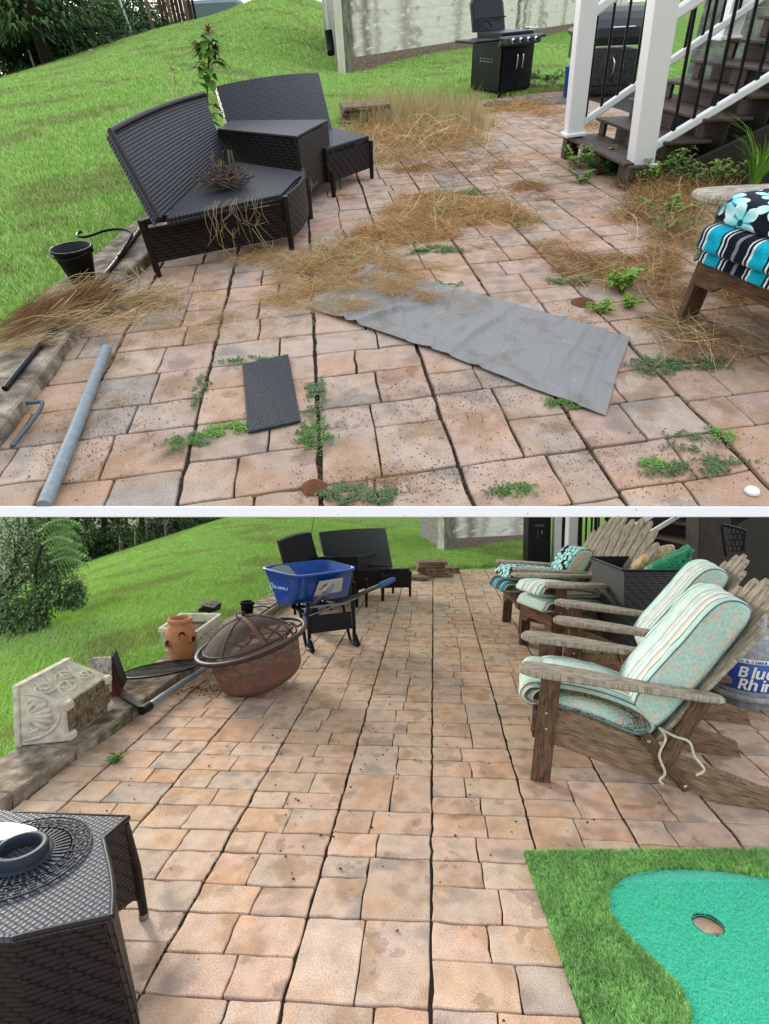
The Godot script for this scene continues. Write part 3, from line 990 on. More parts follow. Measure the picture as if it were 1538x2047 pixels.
# ---------- things on the tidy patio ----------
func kerb_level() -> void:
	# inner foot line of the kerb stones, near to far
	var line := [Vector3(-2.12, 0, -1.0), Vector3(-2.0, 0, -2.2), Vector3(-1.923, 0, -2.747), Vector3(-1.857, 0, -3.217), Vector3(-1.782, 0, -3.846), Vector3(-1.663, 0, -4.834), Vector3(-1.538, 0, -5.761), Vector3(-1.343, 0, -6.978), Vector3(-1.15, 0, -8.2), Vector3(-0.95, 0, -9.6)]
	var t := thing("kerb", line[3], "low kerb of long concrete blocks along the left of the tidy patio", "kerb")
	for i in line.size() - 1:
		var a: Vector3 = line[i]; var b: Vector3 = line[i + 1]
		var n := Vector3(-1, 0, -0.12).normalized()
		var parts := maxi(1, int(round((b - a).length() / 1.0)))
		for k in parts:
			var p := a.lerp(b, float(k) / parts); var q := a.lerp(b, float(k + 1) / parts)
			var gap := (q - p).normalized() * 0.004
			var s := begin()
			prism(s, [p + gap + Vector3.DOWN * 0.06, q - gap + Vector3.DOWN * 0.06, q - gap + n * 0.36 + Vector3.DOWN * 0.06, p + gap + n * 0.36 + Vector3.DOWN * 0.06], Vector3(0, 0.138 + rnd(-0.002, 0.002), 0), 0.008)
			part("kerb_block", s, M.concrete, t)

func pipe_and_plate() -> void:
	var t := thing("metal_pole", Vector3(-1.696, 0.05, -3.816), "grey metal pole with a flat bolted foot plate, lying along the kerb", "pole")
	var s := begin()
	tube(s, [Vector3(-1.678, 0.085, -3.76), Vector3(-1.647, 0.075, -4.033), Vector3(-1.524, 0.06, -4.779)], 0.024, 12)
	part("pole", s, M.galvanised, t)
	s = begin()
	beam(s, Vector3(-1.923, 0.1, -3.953), Vector3(-1.642, 0.085, -3.726), 0.05, 0.022)
	part("foot_plate", s, M.black, t)
	s = begin()
	tube(s, [Vector3(-1.682, 0.09, -3.715), Vector3(-1.664, 0.085, -3.81)], 0.032, 12)
	part("socket", s, M.black, t)

# relief scrolls on cast stone: curls laid on a face given by its corner and axes
func scroll(s: SurfaceTool, at: Vector3, x: Vector3, y: Vector3, c: Vector2, r: float, turn: float, flip: float, fat: float) -> void:
	var pts := []
	for i in 22:
		var a := turn + flip * i * 0.42
		var rr := r * (1.0 - i / 24.0)
		pts.append(at + x * (c.x + cos(a) * rr) + y * (c.y + sin(a) * rr))
	tube(s, pts, fat, 6)

func petal(s: SurfaceTool, at: Vector3, x: Vector3, y: Vector3, a: Vector2, b: Vector2, fat: float) -> void:
	var n := x.cross(y).normalized()
	var r := []
	var pts := []
	for i in 7:
		var t := i / 6.0
		pts.append(at + x * lerpf(a.x, b.x, t) + y * lerpf(a.y, b.y, t))
		r.append(fat * (0.25 + 0.9 * sin(PI * (0.1 + 0.8 * t * t))))
	tube(s, pts, r, 8)

func planters() -> void:
	# lying on its side, opening to the left, foot to the right
	var a := Vector3(-2.196, 0.082, -3.226); var b := Vector3(-1.953, 0.082, -3.283)
	var d := Vector3(a.x + 0.0, 0.445, a.z); var c := Vector3(b.x - 0.005, 0.325, b.z + 0.01)
	var back := Vector3(0.025, 0, -0.5)
	var t := thing("stone_planter", b, "pale cast stone trough tipped on its side, scroll ornament towards the viewer", "planter")
	var s := begin()
	prism(s, [a, b, c, d], back, 0.008)
	part("trough", s, M.cast, t)
	s = begin()
	var lip := Vector3(-0.028, 0, 0.012)
	prism(s, [a + Vector3(-0.03, 0, 0.012), a + Vector3(0.004, 0, 0.012), d + Vector3(0.004, 0.012, 0.012), d + Vector3(-0.03, 0.014, 0.012)], back * 1.05, 0.006)
	part("rim", s, M.cast, t)
	# rough underside
	s = begin()
	prism(s, [b + Vector3(0.001, 0.012, -0.03), b + back + Vector3(0.001, 0.012, 0.02), c + back + Vector3(0.001, -0.012, 0.02), c + Vector3(0.001, -0.012, -0.03)], Vector3(0.012, 0, 0), 0.004)
	part("underside", s, M.castbase, t, "bare brown stained underside")
	for e in [[b, 0.0], [b + back * 0.86, 0.0], [c, -0.05], [c + back * 0.86, -0.05]]:
		s = begin()
		beam(s, e[0] + Vector3(-0.02, 0.026 + e[1], -0.035), e[0] + Vector3(0.034, 0.026 + e[1], -0.035), 0.075, 0.055, Vector3.UP, 0.012)
		part("foot", s, M.cast, t)
	s = begin()
	var x := (b - a); var y := (d - a) * 0.92
	var o := a + Vector3(0, 0.012, 0.004)
	smooth(s)
	scroll(s, o, x, y, Vector2(0.36, 0.36), 0.2, 0.6, 1.0, 0.012)
	scroll(s, o, x, y, Vector2(0.36, 0.62), 0.2, -0.6, -1.0, 0.012)
	scroll(s, o, x, y, Vector2(0.24, 0.3), 0.12, 1.0, -1.0, 0.009)
	scroll(s, o, x, y, Vector2(0.26, 0.7), 0.12, -1.0, 1.0, 0.006)
	part("scroll", s, M.cast, t)
	s = begin()
	for q in [[0.2, 0.50, 0.72, 0.5], [0.2, 0.52, 0.72, 0.62], [0.2, 0.48, 0.72, 0.37], [0.2, 0.54, 0.62, 0.74], [0.2, 0.46, 0.62, 0.25]]:
		petal(s, o, x, y, Vector2(q[0], q[1]), Vector2(q[2], q[3]), 0.02)
	part("palmette", s, M.cast, t)
	s = begin()
	var arch := []
	for i in 15:
		var an := -PI / 2 + PI * i / 14
		arch.append(o + x * (0.1 + 0.78 * cos(an)) + y * (0.5 + 0.43 * sin(an)))
	tube(s, arch, 0.012, 6)
	part("arch_moulding", s, M.cast, t)
	s = begin()
	var xx := back * 0.9; var yy := c - d
	var oo: Vector3 = d + back * 0.05 + Vector3(0, 0.003, 0)
	for i in 4:
		scroll(s, oo, xx, yy, Vector2(0.13 + i * 0.23, 0.62 if i % 2 else 0.38), 0.2, 1.2 + i, -1.0 if i % 2 else 1.0, 0.0075)
		petal(s, oo, xx, yy, Vector2(0.1 + i * 0.23, 0.85), Vector2(0.26 + i * 0.21, 0.5), 0.011)
		petal(s, oo, xx, yy, Vector2(0.16 + i * 0.23, 0.12), Vector2(0.05 + i * 0.23, 0.4), 0.01)
	part("leaf_scroll", s, M.cast, t)
	# the upright one behind the pot
	var u := thing("stone_planter", Vector3(-1.995, 0.08, -5.084), "upright rectangular stone planter with carved side, behind the clay pot", "planter")
	var rim := [Vector3(-2.096, 0.31, -5.013), Vector3(-1.696, 0.31, -4.897), Vector3(-1.67, 0.31, -5.577), Vector3(-2.105, 0.31, -5.598)]
	var m := middle(rim)
	var ring := func(k: float, h: float) -> Array:
		var out := []
		for p in rim: out.append(Vector3(m.x + (p.x - m.x) * k, h, m.z + (p.z - m.z) * k))
		return out
	s = begin()
	flat(s)
	loft(s, [ring.call(0.80, 0.08), ring.call(0.93, 0.27), ring.call(1.0, 0.275), ring.call(1.0, 0.31), ring.call(0.86, 0.31), ring.call(0.74, 0.2)])
	part("trough", s, M.cast, u)
	s = begin()
	loft(s, [ring.call(0.72, 0.19), ring.call(0.78, 0.24)])
	part("soil", s, M.dirt, u)
	s = begin()
	var o2: Vector3 = rim[1].lerp(m, 0.07) + Vector3(0.012, -0.2, 0)
	for i in 5:
		scroll(s, o2, (rim[2] - rim[1]) * 0.9, Vector3(0, 0.16, 0), Vector2(0.1 + i * 0.2, 0.5), 0.16, i * 1.7, 1.0 if i % 2 else -1.0, 0.009)
	part("leaf_scroll", s, M.cast, u)

func clay_pot() -> void:
	var at := Vector3(-1.824, 0.085, -4.84)
	var t := thing("strawberry_pot", at, "orange clay strawberry pot with side pockets on the kerb", "pot")
	var s := begin()
	lathe(s, at, [Vector2(0.085, 0), Vector2(0.09, 0.01), Vector2(0.105, 0.08), Vector2(0.122, 0.15), Vector2(0.127, 0.21), Vector2(0.122, 0.26), Vector2(0.1, 0.3), Vector2(0.093, 0.315), Vector2(0.093, 0.325), Vector2(0.104, 0.332), Vector2(0.108, 0.35), Vector2(0.103, 0.368), Vector2(0.09, 0.37), Vector2(0.085, 0.34)], 32)
	part("body", s, M.terracotta, t)
	s = begin()
	lathe(s, at, [Vector2(0.084, 0.335), Vector2(0.07, 0.34)], 24)
	part("soil", s, M.dirt, t)
	for p in [[-0.55, 0.17, 0.125], [0.45, 0.245, 0.118], [1.25, 0.185, 0.125], [-1.75, 0.24, 0.12]]:
		var dir := Vector3(sin(p[0]), 0, cos(p[0]))
		var c: Vector3 = at + dir * (p[2] - 0.012) + Vector3.UP * p[1]
		var up := Vector3.UP
		s = begin()
		smooth(s)
		var side := dir.cross(up)
		var rings := []
		for k in 5:
			var f := k / 4.0
			var r := []
			for i in 14:
				var a := TAU * i / 14
				var low := 0.5 - 0.5 * sin(a)
				r.append(c + side * cos(a) * (0.034 - 0.004 * f) + up * (sin(a) * 0.03 - 0.012 * f * low) + dir * (0.012 + f * 0.03 * (0.25 + 0.75 * low)))
			rings.append(r)
		loft(s, rings, false)
		part("pocket", s, M.terracotta, t)
		s = begin()
		var disc := circle(c + dir * 0.0165, 0.029, 14, dir)
		cap(s, disc, false)
		part("pocket_soil", s, mat("dark soil", lin(0.03, 0.018, 0.011), 1.0), t)

func grate() -> void:
	var c := Vector3(-1.841, 0.13, -4.441)
	var t := thing("grill_grate", c, "round black cooking grate lying flat on the kerb and grass", "grate")
	var ax := Vector3(-0.10, 1, -0.12).normalized()
	var s := begin()
	tube(s, circle(c, 0.30, 40, ax), 0.009, 6, false, true)
	part("rim", s, M.black, t)
	var x := ax.cross(Vector3.BACK).normalized(); var y := ax.cross(x)
	for i in 21:
		var o := -0.27 + i * 0.027
		var h := sqrt(0.3 * 0.3 - o * o)
		s = begin()
		tube(s, [c + x * o - y * h, c + x * o + y * h], 0.0045, 5)
		part("bar", s, M.black, t)
	for o in [-0.1, 0.1]:
		s = begin()
		tube(s, [c + y * o - x * 0.28 - ax * 0.009, c + y * o + x * 0.28 - ax * 0.009], 0.006, 5)
		part("cross_bar", s, M.black, t)

func birdhouses() -> void:
	# leaning red one behind the tipped trough
	var at := Vector3(-1.912, 0.085, -3.802)
	var t := thing("birdhouse", at, "small red birdhouse with a peeling white roof, lying behind the tipped trough", "birdhouse")
	var z := at.z
	var p := [Vector3(-2.044, 0.358, -4.02), Vector3(-2.03, 0.321, -4.02), Vector3(-1.956, 0.134, -4), Vector3(-1.965, 0.058, -4), Vector3(-2.046, 0.006, -3.98), Vector3(-2.103, 0.134, -4.02)]
	var s := begin()
	prism(s, p, Vector3(-0.06, 0.0, -0.16), 0.003)
	part("wall", s, mat("flaking red paint", lin(0.19, 0.035, 0.025), 0.85, texs.wood, 5.0, texs.wood, 0.3, true), t)
	s = begin()
	prism(s, [Vector3(-2.033, 0.366, -4.02), Vector3(-2.005, 0.131, -3.95), Vector3(-2.038, 0.127, -3.95), Vector3(-2.091, 0.236, -3.98), Vector3(-2.24, 0.326, -4.05), Vector3(-2.203, 0.338, -4.08)], Vector3(0.0, 0.006, -0.014), 0.002)
	part("roof_panel", s, mat("peeling white paint", lin(0.55, 0.55, 0.53), 0.8, texs.concrete, 3.0), t, "pale panel with rust at its edge")
	s = begin()
	prism(s, [Vector3(-2.026, 0.38, -4), Vector3(-2.015, 0.376, -4), Vector3(-1.931, 0.15, -3.98), Vector3(-1.946, 0.142, -3.98)], Vector3(-0.05, 0.0, -0.17), 0.002)
	part("roof_panel", s, M.black_matte, t)
	for k in 4:
		s = begin()
		var a: Vector3 = p[1].lerp(p[2], 0.2 + 0.22 * k) + Vector3(0.002, 0, 0.004); var b: Vector3 = p[5].lerp(p[4], 0.25 + 0.2 * k) + Vector3(0.004, 0, 0.004)
		beam(s, p[1].lerp(p[2], 0.1 + 0.25 * k) + Vector3(-0.008, 0, 0.003), p[4].lerp(p[3], 0.1 + 0.26 * k) + Vector3(-0.004, 0.01, 0.003), 0.004, 0.004)
		part("board_joint", s, M.black, t)
	# small black one beyond the upright planter
	var q := Vector3(-2.012, 0.167, -6.15)
	var u := thing("birdhouse", Vector3(q.x, 0, q.z), "small black birdhouse standing in the grass beyond the upright planter", "birdhouse")
	s = begin()
	prism(s, [Vector3(-2.096, 0.191, -6.1), Vector3(-1.916, 0.191, -6.1), Vector3(-1.904, 0.265, -6.1), Vector3(-1.993, 0.294, -6.1), Vector3(-2.09, 0.22, -6.1)], Vector3(0.03, 0, -0.16), 0.004)
	part("wall", s, M.black, u)
	s = begin()
	beam(s, Vector3(-1.971, 0.316, -6.05), Vector3(-2.101, 0.215, -6.05), 0.008, 0.01, Vector3.BACK)
	beam(s, Vector3(-2.057, 0.29, -6.14), Vector3(-1.894, 0.256, -6.14), 0.22, 0.012)
	part("roof_panel", s, mat("grey shingle", lin(0.12, 0.12, 0.13), 0.7, GRAIN, 4.0), u)
	s = begin()
	beam(s, Vector3(q.x, -0.05, q.z - 0.08), Vector3(q.x, 0.18, q.z - 0.08), 0.03, 0.03, Vector3.RIGHT)
	part("stake", s, M.black, u)
	s = begin()
	tube(s, curve([Vector3(-2.104, 0.333, -6), Vector3(-2.059, 0.361, -6), Vector3(-1.971, 0.333, -6), Vector3(-1.928, 0.283, -6), Vector3(-2.016, 0.3, -6), Vector3(-2.083, 0.261, -6), Vector3(-2.122, 0.227, -6)], 5), 0.004, 5)
	whole("wire_loop", s, mat("pale green wire", lin(0.42, 0.5, 0.22), 0.6), "thin pale green wire curling up beside the small black birdhouse", "wire")

func pail(at: Vector3, r0: float, r1: float, h: float, label: String) -> Node3D:
	var t := thing("bucket", at, label, "bucket")
	var s := begin()
	lathe(s, at, [Vector2(r0 * 0.97, 0.004), Vector2(r0, 0), Vector2(r1, h), Vector2(r1 * 1.05, h), Vector2(r1 * 1.05, h + 0.012), Vector2(r1 * 0.97, h + 0.012), Vector2(r0 * 0.95, 0.02)], 28)
	part("pail", s, M.black_matte, t)
	s = begin()
	tube(s, curve([at + Vector3(-r1, h, 0), at + Vector3(-r1 * 0.8, h * 0.93, r1 * 0.75), at + Vector3(0, h * 0.86, r1 * 1.06), at + Vector3(r1 * 0.8, h * 0.93, r1 * 0.75), at + Vector3(r1, h, 0)], 5), 0.004, 5)
	part("handle", s, M.black, t)
	for x in [-1.0, 1.0]:
		s = begin()
		lathe(s, at + Vector3(x * r1 * 0.98, h * 0.95, 0), [Vector2(0.012, 0), Vector2(0.012, 0.012)], 8, Vector3(x, 0, 0))
		part("handle_lug", s, M.black_matte, t)
	return t

func fire_pit() -> void:
	var base := Vector3(-1.012, 0, -4.25)
	var c := base + Vector3(-0.055, 0.40, -0.10)
	var t := thing("fire_pit", base, "rusty round fire pit bowl with mesh dome, tilted on the paving", "fire pit")
	var ax := Vector3(-0.235, 0.97, 0.075).normalized()
	var x := ax.cross(Vector3.BACK).normalized() * -1.0
	x = Vector3.RIGHT - ax * ax.dot(Vector3.RIGHT); x = x.normalized()
	var y := ax.cross(x).normalized()
	var at := func(a: float, r: float, h: float) -> Vector3: return c + x * cos(a) * r + y * sin(a) * r + ax * h
	# bowl wall, radius against height below the ring
	var rad := func(h: float) -> float:
		if h > -0.24: return 0.372 + 0.055 * (h / 0.24) * 0.6
		var k := (-0.24 - h) / 0.155
		return 0.339 * sqrt(maxf(0.0, 1.0 - pow(k, 2.6))) 
	# lattice band: crossing straps with rails above and below
	var hi := -0.015; var lo := -0.15
	var n := 12
	for i in n * 2:
		var s := begin()
		var a0 := TAU * (i / 2) / n
		var a1 := a0 + (TAU / n) * (1.0 if i % 2 else -1.0)
		smooth(s)
		var rings := []
		for k in 6:
			var f := k / 5.0
			var a := lerpf(a0, a1, f); var h := lerpf(hi, lo, f)
			var wa := 0.045
			rings.append([at.call(a - wa, rad.call(h), h), at.call(a + wa, rad.call(h), h), at.call(a + wa, rad.call(h) - 0.005, h), at.call(a - wa, rad.call(h) - 0.005, h)])
		flat(s)
		loft(s, rings)
		part("lattice_strap", s, M.rust, t)
	for band in [[0.0, -0.028], [-0.082, -0.092], [-0.14, -0.392]]:
		var s := begin()
		smooth(s)
		var rings := []
		var steps := 14 if band[1] < -0.3 else 2
		for k in steps + 1:
			var h := lerpf(band[0], band[1], float(k) / steps)
			var r := []
			for i in 48: r.append(at.call(TAU * i / 48, rad.call(h), h))
			rings.append(r)
		loft(s, rings, band[1] < -0.3)
		if band[1] > -0.3 or true: part("bowl" if band[1] < -0.3 else "wall_band", s, M.rust, t)
	# pierced clusters low on the wall, a dark opening behind bright edges
	var holes := begin()
	for q in [[-1.95, -0.215], [-1.78, -0.235], [-1.6, -0.24], [-1.2, -0.235], [-1.05, -0.225], [-0.88, -0.215], [-2.15, -0.2]]:
		for k in 5:
			var a: float = -q[0] + rnd(-0.06, 0.06); var h: float = q[1] + rnd(-0.022, 0.022)
			var r: float = rad.call(h) + 0.0025
			var p := []
			for e in 5:
				var w := TAU * e / 5 + k
				p.append(at.call(a + cos(w) * rnd(0.025, 0.05), r, h + sin(w) * rnd(0.008, 0.017)))
			flat(holes)
			cap(holes, p, true)
			cap(holes, p, false)
	part("piercing", holes, mat("soot", lin(0.012, 0.01, 0.009), 1.0), t)
	var s := begin()
	var ringp := []
	for i in 48: ringp.append(at.call(TAU * i / 48, 0.435, 0.0))
	tube(s, ringp, 0.019, 10, false, true)
	part("ring", s, mat("worn steel ring", lin(0.19, 0.16, 0.14), 0.55, texs.rust, 2.0), t)
	for i in 6:
		s = begin()
		var a := TAU * i / 6 + 0.35
		tube(s, [at.call(a, 0.37, -0.02), at.call(a, 0.435, -0.005)], 0.009, 6)
		part("bracket", s, M.dark_rust, t)
	# mesh dome
	var dome := func(a: float, f: float) -> Vector3:
		return c + ax * (0.02 + 0.175 * (1.0 - pow(f, 2.1))) + (x * cos(a) + y * sin(a)) * 0.352 * f + x * -0.03
	s = begin()
	smooth(s)
	var gauze := mat("fine rusty mesh", Color(lin(0.085, 0.05, 0.042), 0.72), 0.8)
	gauze.transparency = BaseMaterial3D.TRANSPARENCY_ALPHA
	gauze.cull_mode = BaseMaterial3D.CULL_DISABLED
	var rings := []
	for k in 11:
		var r := []
		for i in 36: r.append(dome.call(TAU * i / 36, 1.0 - k / 10.0 * 0.97))
		rings.append(r)
	loft(s, rings, false)
	part("mesh_dome", s, gauze, t)
	for i in 6:
		s = begin()
		var a := TAU * i / 6 + 0.2
		var p := []
		for k in 9: p.append(dome.call(a, 1.0 - k / 8.0) + ax * 0.002)
		tube(s, p, 0.0055, 5)
		part("dome_rib", s, M.dark_rust, t)
	s = begin()
	var hoop := []
	for i in 40: hoop.append(dome.call(TAU * i / 40, 1.0))
	tube(s, hoop, 0.008, 6, false, true)
	part("dome_hoop", s, M.dark_rust, t)
	s = begin()
	var strap := []
	for k in 7: strap.append(dome.call(-0.95, 0.1 + k * 0.15) + ax * 0.006)
	for k in 6: beam(s, strap[k], strap[k + 1], 0.035, 0.005, ax, 0.001)
	part("strap", s, mat("reddish steel strap", lin(0.3, 0.13, 0.1), 0.6, MOTTLE, 5.0), t)
	s = begin()
	var top: Vector3 = dome.call(0.0, 0.0)
	tube(s, curve([top + x * -0.03, top + x * -0.03 + ax * 0.04, top + x * 0.03 + ax * 0.04, top + x * 0.03], 5), 0.006, 6)
	part("handle", s, M.dark_rust, t)

func lettering(text: String, tall: float, font: String, bold := false, deep := 0.002) -> TextMesh:
	var tm := TextMesh.new()
	tm.text = text
	var f := SystemFont.new()
	f.font_names = PackedStringArray([font])
	if bold: f.font_weight = 700
	tm.font = f
	tm.font_size = 64
	tm.pixel_size = tall / 64.0
	tm.depth = deep
	return tm

func wheelbarrow() -> void:
	var l0 := Vector3(-0.717, 0, -5.273); var r0 := Vector3(-0.289, 0, -5.481)
	var mid := (l0 + r0) / 2
	var side := (r0 - l0).normalized()
	var fwd := Vector3(-side.z, 0, side.x) * -1.0     # towards the handles
	if fwd.z < 0: fwd = -fwd
	var t := thing("wheelbarrow", mid, "blue plastic wheelbarrow on a black frame, its white label facing", "wheelbarrow")
	var rim := [Vector3(-0.832, 0.73, -5.269), Vector3(-0.271, 0.76, -5.583), Vector3(-0.661, 0.79, -5.961), Vector3(-1.294, 0.76, -5.645)]
	var m := middle(rim)
	var foot := [Vector3(-0.901, 0.42, -5.529), Vector3(-0.396, 0.4, -5.976), Vector3(-0.632, 0.4, -6.028), Vector3(-1.071, 0.385, -5.568)]
	var section := func(k: float, lift: float, grow: float) -> Array:
		var q := []
		for i in 4:
			var p: Vector3 = foot[i].lerp(rim[i], k)
			q.append(p + (p - foot[i].lerp(m, 0)).normalized() * 0.0 + (p - Vector3(m.x, p.y, m.z)).normalized() * grow + Vector3.UP * lift)
		var out := []
		for i in 4:
			var a: Vector3 = q[i]; var b: Vector3 = q[(i + 1) % 4]; var z: Vector3 = q[i - 1]
			for f in 5:
				var w := f / 4.0
				var p0 := a.lerp(z, 0.22); var p1 := a.lerp(b, 0.22)
				out.append(p0.lerp(a, w).lerp(a.lerp(p1, w), w))
		return out
	var s := begin()
	smooth(s)
	loft(s, [section.call(0.0, 0, 0), section.call(0.08, -0.02, 0.03), section.call(0.5, 0, 0.02), section.call(1.0, 0.0, 0.0), section.call(1.0, 0.0, 0.022), section.call(1.0, 0.02, 0.022), section.call(1.0, 0.022, -0.004), section.call(0.5, 0.01, 0.005), section.call(0.1, 0.0, 0.0)])
	part("tray", s, M.blue, t)
	# caked mud and a torn paper label inside
	s = begin()
	flat(s)
	var mud := []
	for p in section.call(0.32, 0.0, -0.03): mud.append(p)
	smooth(s)
	loft(s, [mud, section.call(0.36, 0.02, -0.09)])
	part("caked_mud", s, mat("caked mud", lin(0.16, 0.11, 0.075), 0.95, MOTTLE, 5.0, ROUGH, 1.5), t)
	s = begin()
	var nl: Vector3 = (rim[0] - rim[3]).cross(Vector3.UP).normalized()
	var n2 := Vector3(0.85, 0.45, 0.3)
	var paper := mat("printed paper", lin(0.7, 0.71, 0.7), 0.8, ntex("print", 256, 0.09, 2, 0.35, 1.0, FastNoiseLite.TYPE_SIMPLEX, 9), 6.0)
	panel(s, rim[3].lerp(foot[3], 0.55) + Vector3(0.16, 0.045, 0.05), rim[3].lerp(foot[3], 0.5) + Vector3(0.33, 0.045, -0.06), rim[3].lerp(foot[3], 0.1) + Vector3(0.26, 0.05, -0.13), rim[3].lerp(foot[3], 0.12) + Vector3(0.07, 0.04, 0.0), 0.003, Vector3(0, 0.02, 0), 6)
	part("inside_label", s, paper, t)
	# label on the wall facing the handles
	var w0: Vector3 = foot[0].lerp(rim[0], 0.0); var face := [foot[0], foot[1], rim[1], rim[0]]
	var fa := func(u: float, v: float, o: float) -> Vector3:
		var p: Vector3 = face[0].lerp(face[1], u).lerp(face[3].lerp(face[2], u), v)
		var nn: Vector3 = (face[1] - face[0]).cross(face[3] - face[0]).normalized()
		return p + nn * (0.026 + o)
	s = begin()
	panel(s, fa.call(0.28, 0.28, 0), fa.call(0.78, 0.34, 0), fa.call(0.74, 0.86, 0), fa.call(0.33, 0.84, 0), 0.002, Vector3.ZERO, 6)
	var lab := part("front_label", s, mat("white label", lin(0.66, 0.66, 0.63), 0.6), t)
	s = begin()
	for i in 9:
		var u := 0.36 + 0.035 * (i % 5); var v := 0.5 + 0.06 * (i % 4)
		tube(s, [fa.call(u, v, 0.002), fa.call(u + rnd(0.02, 0.06), v + rnd(-0.06, 0.06), 0.002)], 0.0035, 4)
	part("print", s, M.black_matte, lab)
	# brand lettering on the left wall
	var e := [foot[3], foot[0], rim[0], rim[3]]
	var lx: Vector3 = (e[1].lerp(e[2], 0.6) - e[0].lerp(e[3], 0.6)).normalized()
	var ln: Vector3 = (e[1] - e[0]).cross(e[3] - e[0]).normalized()
	var ly := ln.cross(lx).normalized()
	var tm := lettering("KOBALT", 0.055, "Droid Sans", true)
	var o := MeshInstance3D.new()
	o.mesh = tm; o.material_override = mat("pale blue print", lin(0.5, 0.66, 0.85), 0.6)
	o.name = "lettering"
	t.add_child(o, true)
	var lp: Vector3 = e[0].lerp(e[1], 0.52).lerp(e[3].lerp(e[2], 0.46), 0.56) + ln * 0.022
	o.transform = Transform3D(Basis(lx, ly, ln), lp - mid)
	s = begin()
	tube(s, curve([lp - lx * 0.125 + ly * 0.04, lp - lx * 0.15 + ly * 0.005, lp - lx * 0.135 - ly * 0.04, lp - lx * 0.115 + ly * 0.0], 4, true), 0.006, 5, false, true)
	part("emblem", s, mats["pale blue print"], t)
	# frame: two rails from the wheel to the grips
	var hub := mid - fwd * 0.74 + Vector3.UP * 0.19
	for k in [-1.0, 1.0]:
		var grip: Vector3 = Vector3(-0.497, 0.72, -4.749) if k < 0 else Vector3(0.005, 0.735, -4.99)
		var tip: Vector3 = Vector3(-0.465, 0.745, -4.868) if k < 0 else Vector3(0.089, 0.755, -5.082)
		var start: Vector3 = hub + side * k * 0.08
		s = begin()
		beam(s, start, grip.lerp(start, 0.06), 0.032, 0.036, Vector3.UP, 0.006)
		part("rail", s, mat("worn rail", lin(0.1, 0.085, 0.07), 0.6, MOTTLE, 4.0), t)
		s = begin()
		tube(s, [grip.lerp(tip, -0.55), grip.lerp(tip, -0.2), grip.lerp(tip, 0.6), tip], [0.026, 0.027, 0.025, 0.021], 10)
		part("grip", s, mat("blue grey rubber" if k > 0 else "grey rubber", lin(0.02, 0.09, 0.28) if k > 0 else lin(0.11, 0.14, 0.17), 0.6), t)
		# leg: down, along the ground, back up
		var g: Vector3 = l0 if k < 0 else r0
		var up_at: Vector3 = g - fwd * 0.10 + Vector3.UP * 0.47
		s = begin()
		tube(s, curve([up_at, g.lerp(up_at, 0.5) + fwd * 0.0, g + Vector3.UP * 0.05 - fwd * 0.04, g + Vector3.UP * 0.018 + fwd * 0.05], 4), 0.019, 8)
		tube(s, curve([g + Vector3.UP * 0.018 + fwd * 0.05, g + Vector3.UP * 0.018 - fwd * 0.14, g - fwd * 0.26 + Vector3.UP * 0.2, g - fwd * 0.38 + Vector3.UP * 0.40], 4), 0.017, 8)
		part("leg", s, M.black, t)
		s = begin()
		beam(s, g + fwd * 0.07 + Vector3.UP * 0.02, g - fwd * 0.05 + Vector3.UP * 0.12, 0.045, 0.02, Vector3.UP, 0.006)
		part("skid", s, M.black, t)
		s = begin()
		lathe(s, g - fwd * 0.0 + Vector3.UP * 0.13 + fwd * 0.015, [Vector2(0.011, 0), Vector2(0.008, 0.008)], 8, fwd)
		part("bolt", s, M.steel, t)
	s = begin()
	var a: Vector3 = l0 - fwd * 0.05 + Vector3.UP * 0.17 + side * 0.02; var b: Vector3 = r0 - fwd * 0.05 + Vector3.UP * 0.17 - side * 0.02
	prism(s, [a, b, b + Vector3.UP * 0.17 - fwd * 0.03, a + Vector3.UP * 0.17 - fwd * 0.03], fwd * 0.008, 0.003)
	part("leg_brace", s, M.black, t)
	s = begin()
	tube(s, [l0 - fwd * 0.05 + Vector3.UP * 0.35, r0 + fwd * 0.1 + Vector3.UP * 0.52], 0.007, 5)
	tube(s, [l0 - fwd * 0.1 + Vector3.UP * 0.42, r0 - fwd * 0.1 + Vector3.UP * 0.42], 0.012, 6)
	part("cross_stay", s, M.galvanised, t)
	s = begin()
	smooth(s)
	lathe(s, hub - side * 0.05, [Vector2(0.11, 0), Vector2(0.17, 0.005), Vector2(0.19, 0.03), Vector2(0.19, 0.07), Vector2(0.17, 0.095), Vector2(0.11, 0.1)], 26, side)
	var tyre := part("wheel", s, mat("tyre rubber", lin(0.02, 0.02, 0.02), 0.85), t)
	s = begin()
	lathe(s, hub - side * 0.055, [Vector2(0.03, -0.01), Vector2(0.11, 0.0), Vector2(0.11, 0.11), Vector2(0.03, 0.12)], 20, side)
	part("rim", s, M.blue, tyre)
	s = begin()
	beam(s, m + Vector3.DOWN * 0.38 - side * 0.2, m + Vector3.DOWN * 0.38 + side * 0.2, 0.05, 0.025)
	beam(s, m + Vector3.DOWN * 0.385 - fwd * 0.2 - side * 0.15, m + Vector3.DOWN * 0.385 + fwd * 0.2 - side * 0.15, 0.04, 0.025)
	beam(s, m + Vector3.DOWN * 0.385 - fwd * 0.2 + side * 0.15, m + Vector3.DOWN * 0.385 + fwd * 0.2 + side * 0.15, 0.04, 0.025)
	part("tray_support", s, M.black, t)

